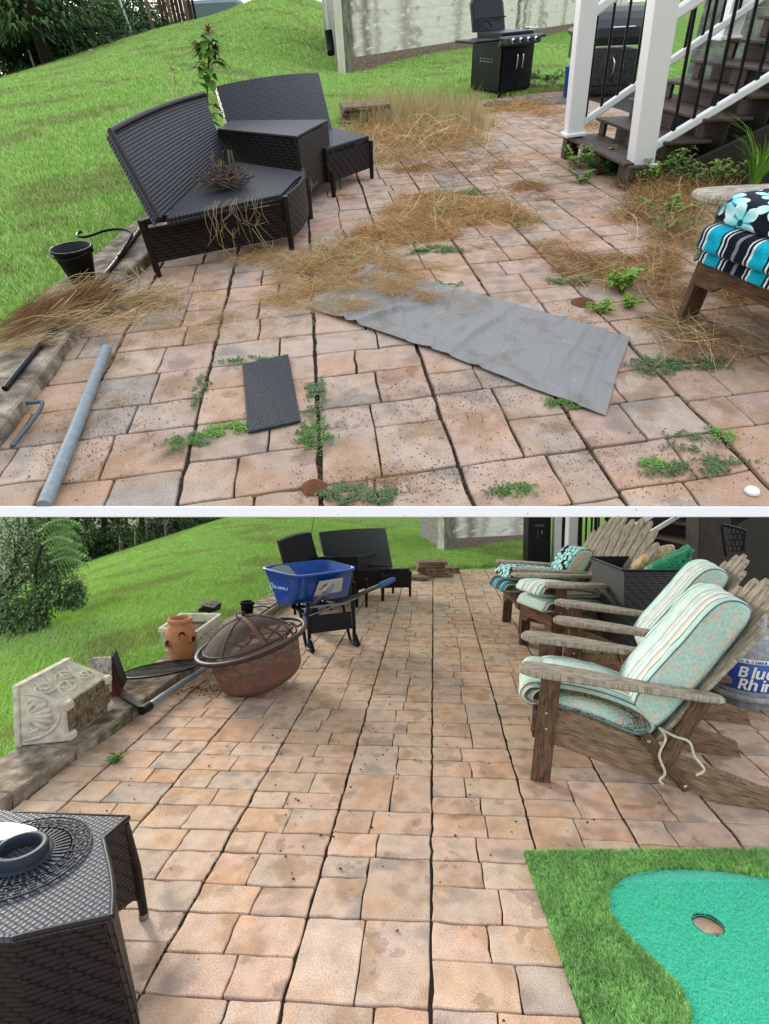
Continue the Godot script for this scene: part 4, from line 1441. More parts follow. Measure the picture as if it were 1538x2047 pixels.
# wicker sections: an armless chair section and the wedge table between two of them
func wicker_set_level() -> void:
	var g := "black wicker sofa sections"
	# right-hand section
	var f0 := Vector3(-0.047, 0, -7.344); var f1 := Vector3(0.367, 0, -7.815)
	var h := 0.415
	var t := thing("wicker_chair", f1, "right-hand black wicker sofa section behind the wheelbarrow", "wicker chair", g)
	var bl := Vector3(-0.95, h, -7.3); var br := Vector3(0.19, h, -8.55)
	wicker_section(t, [Vector3(-0.483, 0.415, -7.632), Vector3(0.356, 0.415, -7.76), Vector3(0.121, 0.415, -7.76) + Vector3(0, 0, -0.15), Vector3(-0.846, 0.415, -7.76)], [Vector3(-0.827, 0.5, -7.72), Vector3(0.116, 0.415, -7.937), Vector3(0.016, 0.909, -8.6), Vector3(-0.945, 0.915, -7.9)], [Vector3(0.365, 0, -7.782), Vector3(-0.028, 0, -7.525), Vector3(0.125, 0, -8.021), Vector3(-0.538, 0, -7.403)], 0.14)
	var u := thing("wicker_chair", Vector3(-1.091, 0, -6.258), "left-hand black wicker sofa section, mostly hidden by the wheelbarrow", "wicker chair", g)
	wicker_section(u, [Vector3(-1.261, 0.415, -7.197), Vector3(-0.427, 0.415, -6.742), Vector3(-0.418, 0.415, -7.468), Vector3(-0.913, 0.415, -7.717)], [Vector3(-1.315, 0.415, -7.388), Vector3(-0.931, 0.415, -7.937), Vector3(-1.007, 0.948, -7.5), Vector3(-1.369, 0.871, -7.1)], [Vector3(-0.389, 0, -6.925), Vector3(-0.237, 0, -7.142), Vector3(-1.117, 0, -6.771), Vector3(-0.855, 0, -7.199)], 0.14)
	var w := thing("wicker_table", Vector3(-0.362, 0, -7.142), "wedge-shaped black wicker side table between the two sofa sections", "table")
	wicker_wedge(w, [Vector3(-0.942, 0.6, -7.619), Vector3(-0.371, 0.6, -7.644), Vector3(-0.067, 0.6, -8.139), Vector3(-0.865, 0.6, -8.084)], [Vector3(-0.362, 0, -7.142), Vector3(-0.021, 0, -7.525), Vector3(-0.783, 0, -7.142)], 0.12)

# seat: four corners in order; back: lower left, lower right, upper right, upper left; legs: feet
func wicker_section(t: Node3D, seat: Array, back: Array, feet: Array, under: float) -> void:
	var s := begin()
	var h: float = seat[0].y
	panel(s, back[0], back[1], back[2], back[3], 0.05, Vector3.ZERO, 12, Vector3.UP * 0.02)
	part("backrest", s, M.wicker, t)
	s = begin()
	panel(s, seat[0], seat[1], seat[2], seat[3], 0.05, Vector3.ZERO, 10)
	part("seat", s, M.wicker, t)
	for e in [[0, 1], [1, 2], [3, 0]]:
		s = begin()
		var a: Vector3 = seat[e[0]] + Vector3.DOWN * 0.02; var b: Vector3 = seat[e[1]] + Vector3.DOWN * 0.02
		panel(s, Vector3(a.x, under, a.z), Vector3(b.x, under, b.z), b, a, 0.02, Vector3.ZERO, 8)
		part("side_panel", s, M.wicker_rows if e[0] == 0 else M.wicker_side, t)
	for p in feet:
		s = begin()
		tube(s, [p, p + Vector3.UP * (h - 0.04)], [0.017, 0.024], 8)
		part("leg", s, M.wicker_frame, t)

func wicker_wedge(t: Node3D, top: Array, feet: Array, under: float) -> void:
	var s := begin()
	panel(s, top[0], top[1], top[2], top[3], 0.03, Vector3.ZERO, 10)
	part("top", s, M.wicker, t)
	for e in [[0, 1], [1, 2], [2, 3], [3, 0]]:
		s = begin()
		var a: Vector3 = top[e[0]] + Vector3.DOWN * 0.012; var b: Vector3 = top[e[1]] + Vector3.DOWN * 0.012
		panel(s, Vector3(a.x, under, a.z), Vector3(b.x, under, b.z), b, a, 0.02, Vector3.ZERO, 8)
		part("side_panel", s, M.wicker_rows if e[0] == 0 else M.wicker_side, t)
	for p in feet:
		s = begin()
		tube(s, [p, p + Vector3.UP * (under + 0.1)], [0.018, 0.024], 8)
		part("leg", s, M.wicker_frame, t)

func near_table() -> void:
	var h := 0.45
	var t := thing("wicker_table", Vector3(-1.1, 0, -1.8), "dark wicker table in the near left corner with a pierced umbrella ring", "table")
	var edge := [Vector3(-0.947, 0.45, -1.964), Vector3(-0.979, 0.45, -1.842), Vector3(-0.931, 0.45, -1.768), Vector3(-0.868, 0.45, -1.672), Vector3(-0.819, 0.45, -1.585), Vector3(-0.781, 0.45, -1.501), Vector3(-0.908, 0.45, -1.464), Vector3(-1.015, 0.45, -1.427), Vector3(-1.75, h, -1.45), Vector3(-1.85, h, -2.1), Vector3(-1.395, 0.45, -1.992)]
	var s := begin()
	flat(s)
	loft(s, [moved(edge, Vector3.DOWN * 0.02), moved(shrunk(edge, -0.003), Vector3.DOWN * 0.014), moved(edge, Vector3.DOWN * 0.002), shrunk(edge, 0.01)], true)
	var top := mat("blue black wicker top", lin(0.06, 0.068, 0.085), 0.55, texs.weave_tone, 15.0, texs.weave, 0.35, false, 0.0, 0.4)
	part("top", s, top, t)
	# sides
	var lf := Vector3(-0.93, 0, -2.025)
	var lean := Vector3(lf.x - edge[0].x, 0, lf.z - edge[0].z)
	var foot := func(p: Vector3, low: float, k: float) -> Vector3: return Vector3(p.x, low, p.z) + lean * k * (1.0 - low / 0.45)
	for q in [[6, 5], [7, 6], [8, 7]]:
		s = begin()
		panel(s, foot.call(edge[q[0]], 0.0, 1.0), foot.call(edge[q[1]], 0.0, 1.6), edge[q[1]] + Vector3.DOWN * 0.02, edge[q[0]] + Vector3.DOWN * 0.02, 0.02, Vector3.ZERO, 10)
		part("front_panel", s, M.wicker_rows, t)
	s = begin()
	var pa := func(u: float, v: float) -> Vector3:
		var k := u * 4.0
		var i := mini(int(k), 3)
		var p: Vector3 = edge[5 - i].lerp(edge[4 - i], k - i)
		var low := lerpf(0.0, 0.14, pow(u, 0.7))
		return foot.call(p, low, 1.6 - 0.6 * u).lerp(p + Vector3.DOWN * 0.02, v)
	sheet(s, pa, 20, 8, 0.42, 0.4, 0.02)
	part("side_panel", s, M.wicker_side, t)
	s = begin()
	panel(s, foot.call(edge[1], 0.14, 1.0), foot.call(edge[0], 0.1, 1.0), edge[0] + Vector3.DOWN * 0.02, edge[1] + Vector3.DOWN * 0.02, 0.02, Vector3.ZERO, 6)
	part("side_panel", s, M.wicker_side, t)
	s = begin()
	panel(s, foot.call(edge[0], 0.1, 1.0), Vector3(edge[10].x - 0.4, 0.14, edge[10].z), edge[10] + Vector3(-0.4, -0.02, 0), edge[0] + Vector3.DOWN * 0.02, 0.02, Vector3.ZERO, 6)
	part("back_panel", s, M.wicker_side, t)
	# raised ribs along the edges
	for e in [[1, 2, 3, 4, 5], [5, 6, 7], [0, 1], [10, 0]]:
		s = begin()
		var p := []
		for i in e: p.append(edge[i] + Vector3.DOWN * 0.006)
		tube(s, curve(p, 3) if p.size() > 2 else p, 0.0085, 8)
		part("edge_binding", s, M.wicker_frame, t)
	s = begin()
	tube(s, [lf + Vector3.UP * 0.02, lf.lerp(edge[0], 0.5), edge[0] + Vector3(-0.02, -0.03, 0)], [0.016, 0.017, 0.019], 12)
	var leg := part("leg", s, M.wicker_frame, t)
	s = begin()
	lathe(s, lf, [Vector2(0.016, 0), Vector2(0.018, 0.004), Vector2(0.018, 0.02), Vector2(0.016, 0.024)], 14)
	part("foot_cap", s, mat("grey rubber foot", lin(0.16, 0.14, 0.12), 0.7), leg)
	# pierced plate: spokes and curled bars with gaps between, in rings
	var c := Vector3(-1.198, 0.455, -1.739)
	var plate := mat("blue black plastic", lin(0.02, 0.026, 0.038), 0.5, null, 1.0, null, 0.0, true, 0.0, 0.28)
	s = begin()
	lathe(s, c, [Vector2(0.098, 0.0), Vector2(0.098, 0.004), Vector2(0.062, 0.004), Vector2(0.062, 0.0)], 40, Vector3.UP, false)
	var pl := part("umbrella_plate", s, plate, t)
	for band in [[0.098, 0.145, 44, 0.5], [0.145, 0.205, 30, 0.0]]:
		s = begin()
		for r in [band[0], band[1]]:
			tube(s, circle(c + Vector3.UP * 0.002, r, 44), 0.003, 6, false, true)
		for i in int(band[2]):
			var a: float = TAU * i / band[2]
			var d := Vector3(cos(a), 0, sin(a)); var e := Vector3(-sin(a), 0, cos(a))
			var o := c + Vector3.UP * 0.002
			if band[3] > 0: beam(s, o + d * band[0], o + d * band[1], 0.008, 0.004, Vector3.UP, 0.001)
			else:
				var w: float = TAU * 0.17 / band[2] * 0.42
				var q := []
				for z in [[0.15, -1], [0.15, 0.55], [0.163, 0.55], [0.163, -0.55], [0.176, -0.55], [0.176, 0.55], [0.19, 0.55], [0.19, -1], [0.203, -1]]:
					q.append(o + d * z[0] + e * w * z[1])
				for z in q.size() - 1: beam(s, q[z], q[z + 1] + (q[z + 1] - q[z]).normalized() * 0.002, 0.0045, 0.004, Vector3.UP, 0.001)
		part("pierced_ring", s, plate, pl)
	s = begin()
	lathe(s, c, [Vector2(0.082, 0), Vector2(0.08, 0.034), Vector2(0.076, 0.037), Vector2(0.062, 0.037), Vector2(0.059, 0.03), Vector2(0.057, 0.0)], 40, Vector3.UP, false)
	part("collar", s, plate, pl)
	s = begin()
	var w := [Vector3(-1.43, 0.45, -1.894), Vector3(-1.352, 0.45, -1.911), Vector3(-1.263, 0.45, -1.891), Vector3(-1.224, 0.45, -1.869), Vector3(-1.237, 0.45, -1.845), Vector3(-1.304, 0.45, -1.816), Vector3(-1.379, 0.45, -1.8)]
	prism(s, curve([w[0], w[1], w[2], w[3], w[4], w[5], w[6]], 3, true), Vector3(0, 0.012, 0), 0.004)
	whole("white_plate", s, M.white, "smooth white plastic plate lying on the wicker table", "plate")

func storage_box() -> void:
	var x0 := 2.1; var z0 := -4.78; var x1 := 3.0; var z1 := -5.55
	var t := thing("storage_box", Vector3(2.4, 0, -5.1), "open dark wicker-pattern storage box between the chairs, bags inside", "storage box")
	var hF := 0.885
	var ring := func(k: float, h: float) -> Array:
		return [Vector3(x0 + k, h, z0 - k), Vector3(x1 - k, h, z0 - k), Vector3(x1 - k, h, z1 + k), Vector3(x0 + k, h, z1 + k)]
	var side := mat("dark grey resin", lin(0.045, 0.045, 0.055), 0.55, texs.rows_tone, 6.0, texs.rows, 0.5, false)
	var plain := mat("dark grey resin side", lin(0.05, 0.05, 0.055), 0.55, texs.weave_tone, 14.0, texs.weave, 0.3, false)
	var s := begin()
	panel(s, Vector3(x0 + 0.03, 0.0, z0 - 0.03), Vector3(x1 - 0.03, 0.0, z0 - 0.03), Vector3(x1, hF, z0), Vector3(x0, hF, z0), 0.02)
	part("front", s, side, t)
	s = begin()
	panel(s, Vector3(x0 + 0.03, 0, z1 + 0.03), Vector3(x0 + 0.03, 0, z0 - 0.03), Vector3(x0, hF, z0), Vector3(x0, hF, z1), 0.02)
	part("side", s, plain, t)
	s = begin()
	panel(s, Vector3(x1 - 0.03, 0, z0 - 0.03), Vector3(x1 - 0.03, 0, z1 + 0.03), Vector3(x1, hF, z1), Vector3(x1, hF, z0), 0.02)
	part("side", s, plain, t)
	s = begin()
	panel(s, Vector3(x1 - 0.03, 0, z1 + 0.03), Vector3(x0 + 0.03, 0, z1 + 0.03), Vector3(x0, hF + 0.02, z1), Vector3(x1, hF + 0.02, z1), 0.02)
	part("back", s, M.black_matte, t)
	s = begin()
	box(s, Vector3((x0 + x1) / 2, 0.3, (z0 + z1) / 2), Vector3(x1 - x0 - 0.1, 0.02, z0 - z1 - 0.1))
	part("floor", s, M.black_matte, t)
	var r: Array = ring.call(0.0, hF)
	for i in 4:
		s = begin()
		beam(s, r[i] + Vector3.UP * 0.004, r[(i + 1) % 4] + Vector3.UP * 0.004, 0.034, 0.016)
		part("rim", s, M.black_matte, t)
	s = begin()
	box(s, Vector3(x0 + 0.42, hF - 0.03, z1 + 0.035), Vector3(0.05, 0.1, 0.02))
	part("hinge", s, M.black_matte, t)
	var sack := func(called: String, poly: Array, vec: Vector3, m: Material, label: String) -> void:
		var q := begin()
		stuffed(q, curve(poly, 4, true), vec, 0.07, 0.03)
		whole(called, q, m, label, "sack", "filled sacks in the storage box")
	var n := field(256, 0.02, 4, FastNoiseLite.TYPE_SIMPLEX_SMOOTH, 61)
	var beige := func(f: PackedFloat32Array, x: float, y: float) -> Color:
		var c := Color(0.88, 0.76, 0.56)
		if y > 0.35 and y < 0.5 and fposmod(x * 7.0, 1.0) < 0.6 and f[0] > 0.4: c = Color(0.25, 0.22, 0.16)
		return c * (0.85 + 0.3 * f[0])
	sack.call("beige_sack", [Vector3(2.397, 0.754, -5.3), Vector3(2.529, 0.91, -5.3), Vector3(2.72, 1.008, -5.3), Vector3(2.825, 1.042, -5.3), Vector3(2.837, 0.969, -5.3), Vector3(2.936, 0.631, -5.3), Vector3(2.489, 0.606, -5.3)], Vector3(0, 0.02, -0.14), mat("beige plastic sack", Color(0.95, 0.95, 0.95), 0.4, bake("beige", 256, [n], beige), 2.0, ROUGH, 0.8), "beige plastic sack with dark print in the storage box, behind the green one")
	var green := func(f: PackedFloat32Array, x: float, y: float) -> Color:
		var c := Color(0.05, 0.62, 0.4).lerp(Color(0.03, 0.5, 0.33), f[0])
		return c
	sack.call("green_sack", [Vector3(2.46, 0.817, -5.05), Vector3(2.618, 0.929, -5.05), Vector3(2.832, 1.036, -5.05), Vector3(2.868, 1.05, -5.05), Vector3(2.845, 0.915, -5.05), Vector3(2.826, 0.658, -5.05), Vector3(2.511, 0.658, -5.05)], Vector3(0, 0.02, -0.16), mat("green plastic sack", Color(0.95, 0.95, 0.95), 0.35, bake("green", 128, [field(128, 0.03, 3)], green), 2.0, ROUGH, 0.8), "bright green plastic sack in the front of the storage box")

func gas_tank() -> void:
	var at := Vector3(2.769, 0, -4.103)
	var r := 0.235
	var t := thing("gas_cylinder", at, "grey propane cylinder with a blue sleeve, behind the nearest chair", "gas cylinder")
	var paint := mat("pale grey paint", lin(0.5, 0.53, 0.55), 0.45, MOTTLE, 3.0)
	var s := begin()
	lathe(s, at, [Vector2(r * 0.75, 0), Vector2(r * 0.75, 0.06), Vector2(r * 0.78, 0.06), Vector2(r * 0.95, 0.09), Vector2(r, 0.14), Vector2(r, 0.36), Vector2(r * 0.94, 0.44), Vector2(r * 0.75, 0.5), Vector2(r * 0.3, 0.53)], 40)
	part("tank", s, paint, t)
	s = begin()
	lathe(s, at, [Vector2(r * 1.06, 0.075), Vector2(r * 1.08, 0.085), Vector2(r * 1.08, 0.105), Vector2(r * 1.0, 0.115)], 40, Vector3.UP, false)
	part("foot_ring", s, paint, t)
	s = begin()
	lathe(s, at, [Vector2(r * 1.004, 0.15), Vector2(r * 1.012, 0.152), Vector2(r * 1.012, 0.352), Vector2(r * 1.004, 0.354)], 40, Vector3.UP, false)
	var sleeve := part("label_sleeve", s, mat("deep blue print", lin(0.015, 0.075, 0.33), 0.4), t)
	s = begin()
	lathe(s, at, [Vector2(r * 1.005, 0.354), Vector2(r * 1.013, 0.355), Vector2(r * 1.01, 0.385), Vector2(r * 1.0, 0.387)], 40, Vector3.UP, false)
	part("white_band", s, M.white, sleeve)
	s = begin()
	lathe(s, at, [Vector2(r * 0.42, 0.5), Vector2(r * 0.44, 0.66), Vector2(r * 0.4, 0.66), Vector2(r * 0.38, 0.52)], 24, Vector3.UP, false)
	part("collar", s, paint, t)
	# letters set round the sleeve
	var word := func(text: String, tall: float, h: float, start: float, step: float, m: Material, slant: float) -> void:
		var a := start
		for i in text.length():
			if text[i] == " ":
				a += step * 0.6
				continue
			var o := MeshInstance3D.new()
			o.mesh = lettering(text[i], tall, "Droid Sans", true, 0.003)
			o.material_override = m
			o.name = numbered(sleeve, "letter")
			sleeve.add_child(o, true)
			var d := Vector3(sin(a), 0, cos(a))
			var x := Vector3(cos(a), 0, -sin(a))
			o.transform = Transform3D(Basis(x, Vector3.UP + x * slant, d), at + d * r * 1.018 + Vector3.UP * h)
			a += step * (0.62 if text[i] in "il" else 1.0)
	word.call("Blue", 0.11, 0.29, -0.72, 0.27, M.white, 0.22)
	word.call("Rhino", 0.11, 0.2, -0.72, 0.26, M.white, 0.22)
	word.call("READY & TIMER 4 STEP", 0.026, 0.37, -1.1, 0.085, mats["deep blue print"], 0.0)

func putting_mat() -> void:
	var edge := PackedVector2Array([Vector2(0.63, -2.385), Vector2(2.3, -2.40), Vector2(2.3, -0.3), Vector2(0.6, -0.3)])
	var t := thing("putting_mat", Vector3(1.2, 0, -1.5), "artificial grass putting mat with a mint green and a cup hole", "mat")
	var ring := []
	for p in edge: ring.append(Vector3(p.x, 0.006, p.y))
	var hole := Vector3(1.223, 0.014, -1.978)
	var g := [Vector3(1.605, 0.014, -2.219), Vector3(1.495, 0.014, -2.246), Vector3(1.362, 0.014, -2.267), Vector3(1.181, 0.014, -2.267), Vector3(1.038, 0.014, -2.234), Vector3(0.933, 0.014, -2.154), Vector3(0.889, 0.014, -2.083), Vector3(0.879, 0.014, -1.987), Vector3(0.916, 0.014, -1.874), Vector3(0.961, 0.014, -1.774), Vector3(0.976, 0.014, -1.697), Vector3(0.958, 0.014, -1.611), Vector3(0.883, 0.014, -1.39), Vector3(2.0, 0.014, -1.2), Vector3(2.1, 0.014, -2.1)]
	var smoothg := curve(g, 4, true)
	# backing with the hole cut
	var cutter := []
	for p in circle(hole, 0.052, 24): cutter.append(p)
	var holed := func(outer: Array, y: float, thick: float) -> SurfaceTool:
		# bridge the hole to the outline so that one ring holds both
		var best := 0; var bj := 0; var bd := 99.0
		for i in outer.size():
			for j in cutter.size():
				var d: float = outer[i].distance_to(cutter[j])
				if d < bd: bd = d; best = i; bj = j
		var r := []
		for i in outer.size() + 1: r.append(Vector3(outer[(best + i) % outer.size()].x, y, outer[(best + i) % outer.size()].z))
		var cw := Geometry2D.is_polygon_clockwise(PackedVector2Array(outer.map(func(p): return Vector2(p.x, p.z))))
		var cc := Geometry2D.is_polygon_clockwise(PackedVector2Array(cutter.map(func(p): return Vector2(p.x, p.z))))
		for j in cutter.size() + 1:
			var k := (bj + (j if cw != cc else -j) + cutter.size() * 2) % cutter.size()
			r.append(Vector3(cutter[k].x, y, cutter[k].z) + Vector3(0.0004, 0, 0.0003) * (1 if j == cutter.size() else 0))
		var s := begin()
		flat(s)
		loft(s, [r, moved(r, Vector3.UP * thick)])
		return s
	part("backing", holed.call(ring, 0.001, 0.006), mat("green backing", lin(0.03, 0.08, 0.025), 0.9, GRAIN, 6.0), t)
	part("green", holed.call(smoothg, 0.007, 0.009), mat("mint putting felt", lin(0.12, 0.8, 0.55), 0.95, ntex("felt", 512, 0.2, 4, 0.6, 1.0, FastNoiseLite.TYPE_SIMPLEX, 19), 3.0, ROUGH, 1.2), t)
	var lip := begin()
	tube(lip, moved(circle(hole, 0.054, 28), Vector3.UP * -0.001), 0.0035, 6, false, true)
	part("cup_rim", lip, M.black_matte, t)
	var gp := PackedVector2Array()
	for p in smoothg: gp.append(Vector2(p.x, p.z))
	var tuft := tuft_mesh(9, 0.010, 0.03, 0.0028, 0.55)
	var spots := []; var tints := []
	var tone := noise(5.0, 2, FastNoiseLite.TYPE_SIMPLEX_SMOOTH, 12)
	while spots.size() < 17000:
		var p := Vector2(rnd(0.625, 1.95), rnd(-2.395, -1.1))
		if not Geometry2D.is_point_in_polygon(p, edge) or Geometry2D.is_point_in_polygon(p, gp): continue
		spots.append(Transform3D(Basis(Vector3.UP, rnd(0, TAU)).scaled(Vector3(1, rnd(0.8, 1.15), 1)), Vector3(p.x, 0.005, p.y)))
		tints.append(hue([Color(0.27, 0.54, 0.16), Color(0.17, 0.38, 0.09), Color(0.4, 0.66, 0.24), Color(0.31, 0.52, 0.16)][rng.randi() % 4], 0.15) * (1.0 + 0.3 * tone.get_noise_2dv(p)))
	scatter("turf", tuft, M.blade, spots, tints, "", "", t)
	var fuzz := tuft_mesh(6, 0.006, 0.008, 0.0016, 0.9)
	spots = []; tints = []
	while spots.size() < 22000:
		var p := Vector2(rnd(0.9, 1.95), rnd(-2.2, -1.2))
		if not Geometry2D.is_point_in_polygon(p, gp) or p.distance_to(Vector2(hole.x, hole.z)) < 0.054: continue
		spots.append(Transform3D(Basis(Vector3.UP, rnd(0, TAU)), Vector3(p.x, 0.0145, p.y)))
		tints.append(hue(Color(0.12, 0.78, 0.54), 0.12))
	scatter("felt_pile", fuzz, M.blade, spots, tints, "", "", t)

# ---------- behind the tidy patio ----------
func stone_pile(at: Vector3, layers: Array, label: String, turn: float) -> Node3D:
	var t := thing("stone_pile", at, label, "stone pile")
	var y := 0.0
	for l in layers:
		var s := begin()
		box(s, at + Vector3(l[0], y + l[4] / 2, l[1]), Vector3(l[2], l[4], l[3]), 0.01, turn + rnd(-0.08, 0.08))
		y += l[4] + 0.002
		part("slab", s, mat("slab %d" % (rng.randi() % 3), [lin(0.42, 0.3, 0.22), lin(0.36, 0.27, 0.2), lin(0.45, 0.34, 0.26)][rng.randi() % 3], 0.95, texs.concrete, 1.5, ROUGH, 0.6), t)
	return t

func block_wall(corner: Vector3, along: Vector3, into: Vector3, tall: float, label: String, drop: float) -> void:
	var t := thing("foundation_wall", corner, label, "wall")
	var n := field(512, 0.012, 5, FastNoiseLite.TYPE_SIMPLEX_SMOOTH, 71)
	var n2 := field(512, 0.05, 4, FastNoiseLite.TYPE_SIMPLEX_SMOOTH, 72)
	var stripe := Image.create_from_data(512, 512, false, Image.FORMAT_L8, field(512, 0.03, 3, FastNoiseLite.TYPE_SIMPLEX_SMOOTH, 73))
	stripe.resize(512, 900, Image.INTERPOLATE_BILINEAR)
	stripe.crop(512, 512)
	var paint := func(f: PackedFloat32Array, x: float, y: float) -> Color:
		var c := Color(0.97, 0.96, 0.95).lerp(Color(0.87, 0.86, 0.85), f[1] * 0.8)
		for q in [[0.02, 0.018, 0.9], [0.085, 0.02, 0.6], [0.13, 0.012, 0.3], [0.26, 0.03, 0.35], [0.55, 0.03, 0.3]]:
			var k: float = exp(-pow((x - q[0] - 0.02 * (f[0] - 0.5)) / q[1], 2.0)) * q[2] * smoothstep(0.25, 0.6, f[1] + 0.25 * f[2])
			c = c.lerp(Color(0.36, 0.32, 0.27), k)
		c = c.lerp(Color(0.6, 0.58, 0.54), smoothstep(0.68, 0.85, f[0]) * 0.6)
		var j := minf(absf(fposmod(y * 17.0, 1.0) - 0.5), 1.0)
		if j < 0.03: c = c.darkened(0.07)
		return c
	var m := mat("flaking white wall paint", Color(1, 0.98, 0.95), 0.95, bake("wallpaint", 512, [n, n2, stripe.get_data()], paint), 0.3, ROUGH, 0.8, false)
	m.uv1_scale = Vector3(0.085, 0.28, 1)
	var s := begin()
	var low := Vector3.DOWN * drop
	panel(s, corner + low, corner + along + low, corner + along + Vector3.UP * tall, corner + Vector3.UP * tall, 0.2, Vector3.ZERO, 6)
	part("wall_face", s, m, t)
	s = begin()
	panel(s, corner + into + low, corner + low, corner + Vector3.UP * tall, corner + into + Vector3.UP * tall, 0.2, Vector3.ZERO, 4)
	part("wall_return", s, mat("grey boards", lin(0.36, 0.37, 0.36), 0.9, texs.wood, 0.9, texs.wood, 0.3, false), t)
	# bare red clay foot
	s = begin()
	var out := along.cross(Vector3.UP).normalized() * 0.012
	if out.z < 0: out = -out
	panel(s, corner + low + out, corner + along + low + out, corner + along + Vector3.UP * 0.12 + out, corner + Vector3.UP * 0.3 + out, 0.01, Vector3.ZERO, 8)
	part("clay_foot", s, mat("clay stain", lin(0.42, 0.31, 0.23), 1.0, MOTTLE, 1.5), t, "bare clay-stained foot of the wall")

func post_white(a: Vector3, b: Vector3, w: float, label: String, group: String) -> void:
	var t := thing("railing_post", a, label, "post", group)
	var s := begin()
	beam(s, a, b, w, w, Vector3.BACK, 0.008)
	part("sleeve", s, M.white, t)
	s = begin()
	beam(s, a, a + (b - a).normalized() * 0.03, w * 1.25, w * 1.25, Vector3.BACK, 0.006)
	part("base_trim", s, M.white, t)

func level_back() -> void:
	FR = LEVEL
	stone_pile(Vector3(0.808, 0, -9.472), [[0.12, 0, 0.48, 0.34, 0.045], [0.02, 0, 0.5, 0.34, 0.05], [0.0, 0.0, 0.5, 0.34, 0.06], [-0.02, 0, 0.46, 0.34, 0.055], [0.02, 0, 0.5, 0.36, 0.05]], "neat stack of spare paving slabs at the far end of the tidy patio", 0.05)
	stone_pile(Vector3(0.579, 0, -9.142), [[0, 0, 0.36, 0.26, 0.06]], "single paving slab lying left of the slab stack", -0.3)
	stone_pile(Vector3(1.181, 0, -9.827), [[0, 0, 0.3, 0.25, 0.05], [0.02, 0, 0.26, 0.22, 0.045]], "two small slabs lying right of the tall slab stack", 0.15)
	block_wall(Vector3(1.37, 0, -12.578) + Vector3(0, 0, 0), Vector3(4.308, 0, -15.409) - Vector3(1.37, 0, -12.578), Vector3(-0.35, 0, -3.0), 2.6, "weathered white painted block wall at the corner beyond the tidy patio", 0.3)
	# covered black grill at the wall
	var gb := Vector3(3.025, 0, -10.683)
	var t := thing("grill", gb, "black barbecue cabinet standing against the steps of the tidy patio", "grill")
	var s := begin()
	box(s, gb + Vector3(0, 0.5, -0.2), Vector3(0.44, 0.98, 0.4), 0.01)
	part("cabinet", s, M.black, t)
	s = begin()
	for i in 4:
		for k in 2: box(s, gb + Vector3(-0.07 + i * 0.045, 0.76 + k * 0.025, 0.001), Vector3(0.032, 0.007, 0.006), 0.001)
	part("vent_slot", s, mat("pale light through slots", lin(0.4, 0.42, 0.4), 0.6), t)
	s = begin()
	for q in [[-0.035, 0.62, 0.005, 0.16], [0.045, 0.64, 0.018, 0.06]]:
		tube(s, [gb + Vector3(q[0], q[1] - q[3] / 2, 0.004), gb + Vector3(q[0], q[1] + q[3] / 2, 0.004)], q[2] / 2, 5)
	part("hook", s, mats["pale light through slots"], t)
	for x in [-0.18, 0.18]:
		s = begin()
		lathe(s, gb + Vector3(x - 0.015, 0.04, -0.05), [Vector2(0.04, 0), Vector2(0.04, 0.03)], 12, Vector3.RIGHT)
		part("wheel", s, M.black_matte, t)
	# steps and railing behind the chairs
	var g := "white posts of the step railing behind the chairs"
	post_white(Vector3(3.416, 0, -10.745), Vector3(3.407, 1.263, -10.7), 0.2, "left white railing post behind the furthest chair", g)
	post_white(Vector3(3.377, 0.024, -9.9), Vector3(3.404, 1.296, -9.9), 0.2, "right white railing post behind the furthest chair", g)
	t = thing("step_railing", Vector3(3.477, 0.103, -9.7), "black balusters and white sloping rail behind the furthest chairs", "railing")
	for q in [[1127, 10.3, 0.06], [1160, 9.6, 0.07], [1172, 9.6, 0.03], [1183, 9.5, 0.03], [1191, 9.5, 0.05], [1197, 9.5, 0.03], [1212, 9.4, 0.05], [1218, 9.4, 0.03]]:
		s = begin()
		var a := Vector3((q[0] - 769.0) * q[1] / 1100.0, -0.2, -q[1])
		beam(s, a, a + Vector3(0.02, 1.6, 0), q[2], 0.03, Vector3.BACK)
		part("baluster", s, M.black, t)
	s = begin()
	beam(s, Vector3(3.406, 1.005, -7), Vector3(3.782, 1.235, -7), 0.05, 0.05)
	part("sloping_rail", s, M.white, t)
	s = begin()
	beam(s, Vector3(3.395, 1.06, -7.4), Vector3(3.607, 1.195, -7.4), 0.05, 0.06)
	part("sloping_rail", s, M.white, t)
	t = thing("deck_steps", Vector3(3.704, 0.273, -7.6), "dark brown wooden steps under the deck behind the storage box", "steps")
	for i in 5:
		s = begin()
		var y := 0.35 + i * 0.22
		var x := 3.75 + i * 0.28
		box(s, Vector3(x + 0.3, y, -8.0), Vector3(0.95, 0.04, 1.5), 0.006)
		part("tread", s, M.deck, t)
		s = begin()
		box(s, Vector3(x + 0.12, y - 0.13, -8.0), Vector3(0.03, 0.2, 1.46), 0.004)
		part("riser", s, M.deck_dark, t)
	s = begin()
	prism(s, [Vector3(3.7, -0.02, -7.22), Vector3(5.6, -0.02, -7.22), Vector3(5.6, 1.6, -7.22), Vector3(5.3, 1.6, -7.22), Vector3(3.7, 0.3, -7.22)], Vector3(0, 0, 0.04))
	part("stringer", s, M.deck_dark, t)
	s = begin()
	box(s, Vector3(5.7, 0.9, -8.9), Vector3(3.6, 1.9, 0.06), 0.004)
	part("back_boarding", s, M.deck_dark, t)
	t = thing("deck_post", Vector3(3.88, 0.215, -6.6), "thick dark brown deck post behind the storage box", "post")
	s = begin()
	var pb := Vector3(3.892, 0.215, -6.6)
	beam(s, Vector3(pb.x, 0, pb.z), Vector3(pb.x, 1.75, pb.z), 0.37, 0.3, Vector3.BACK, 0.01)
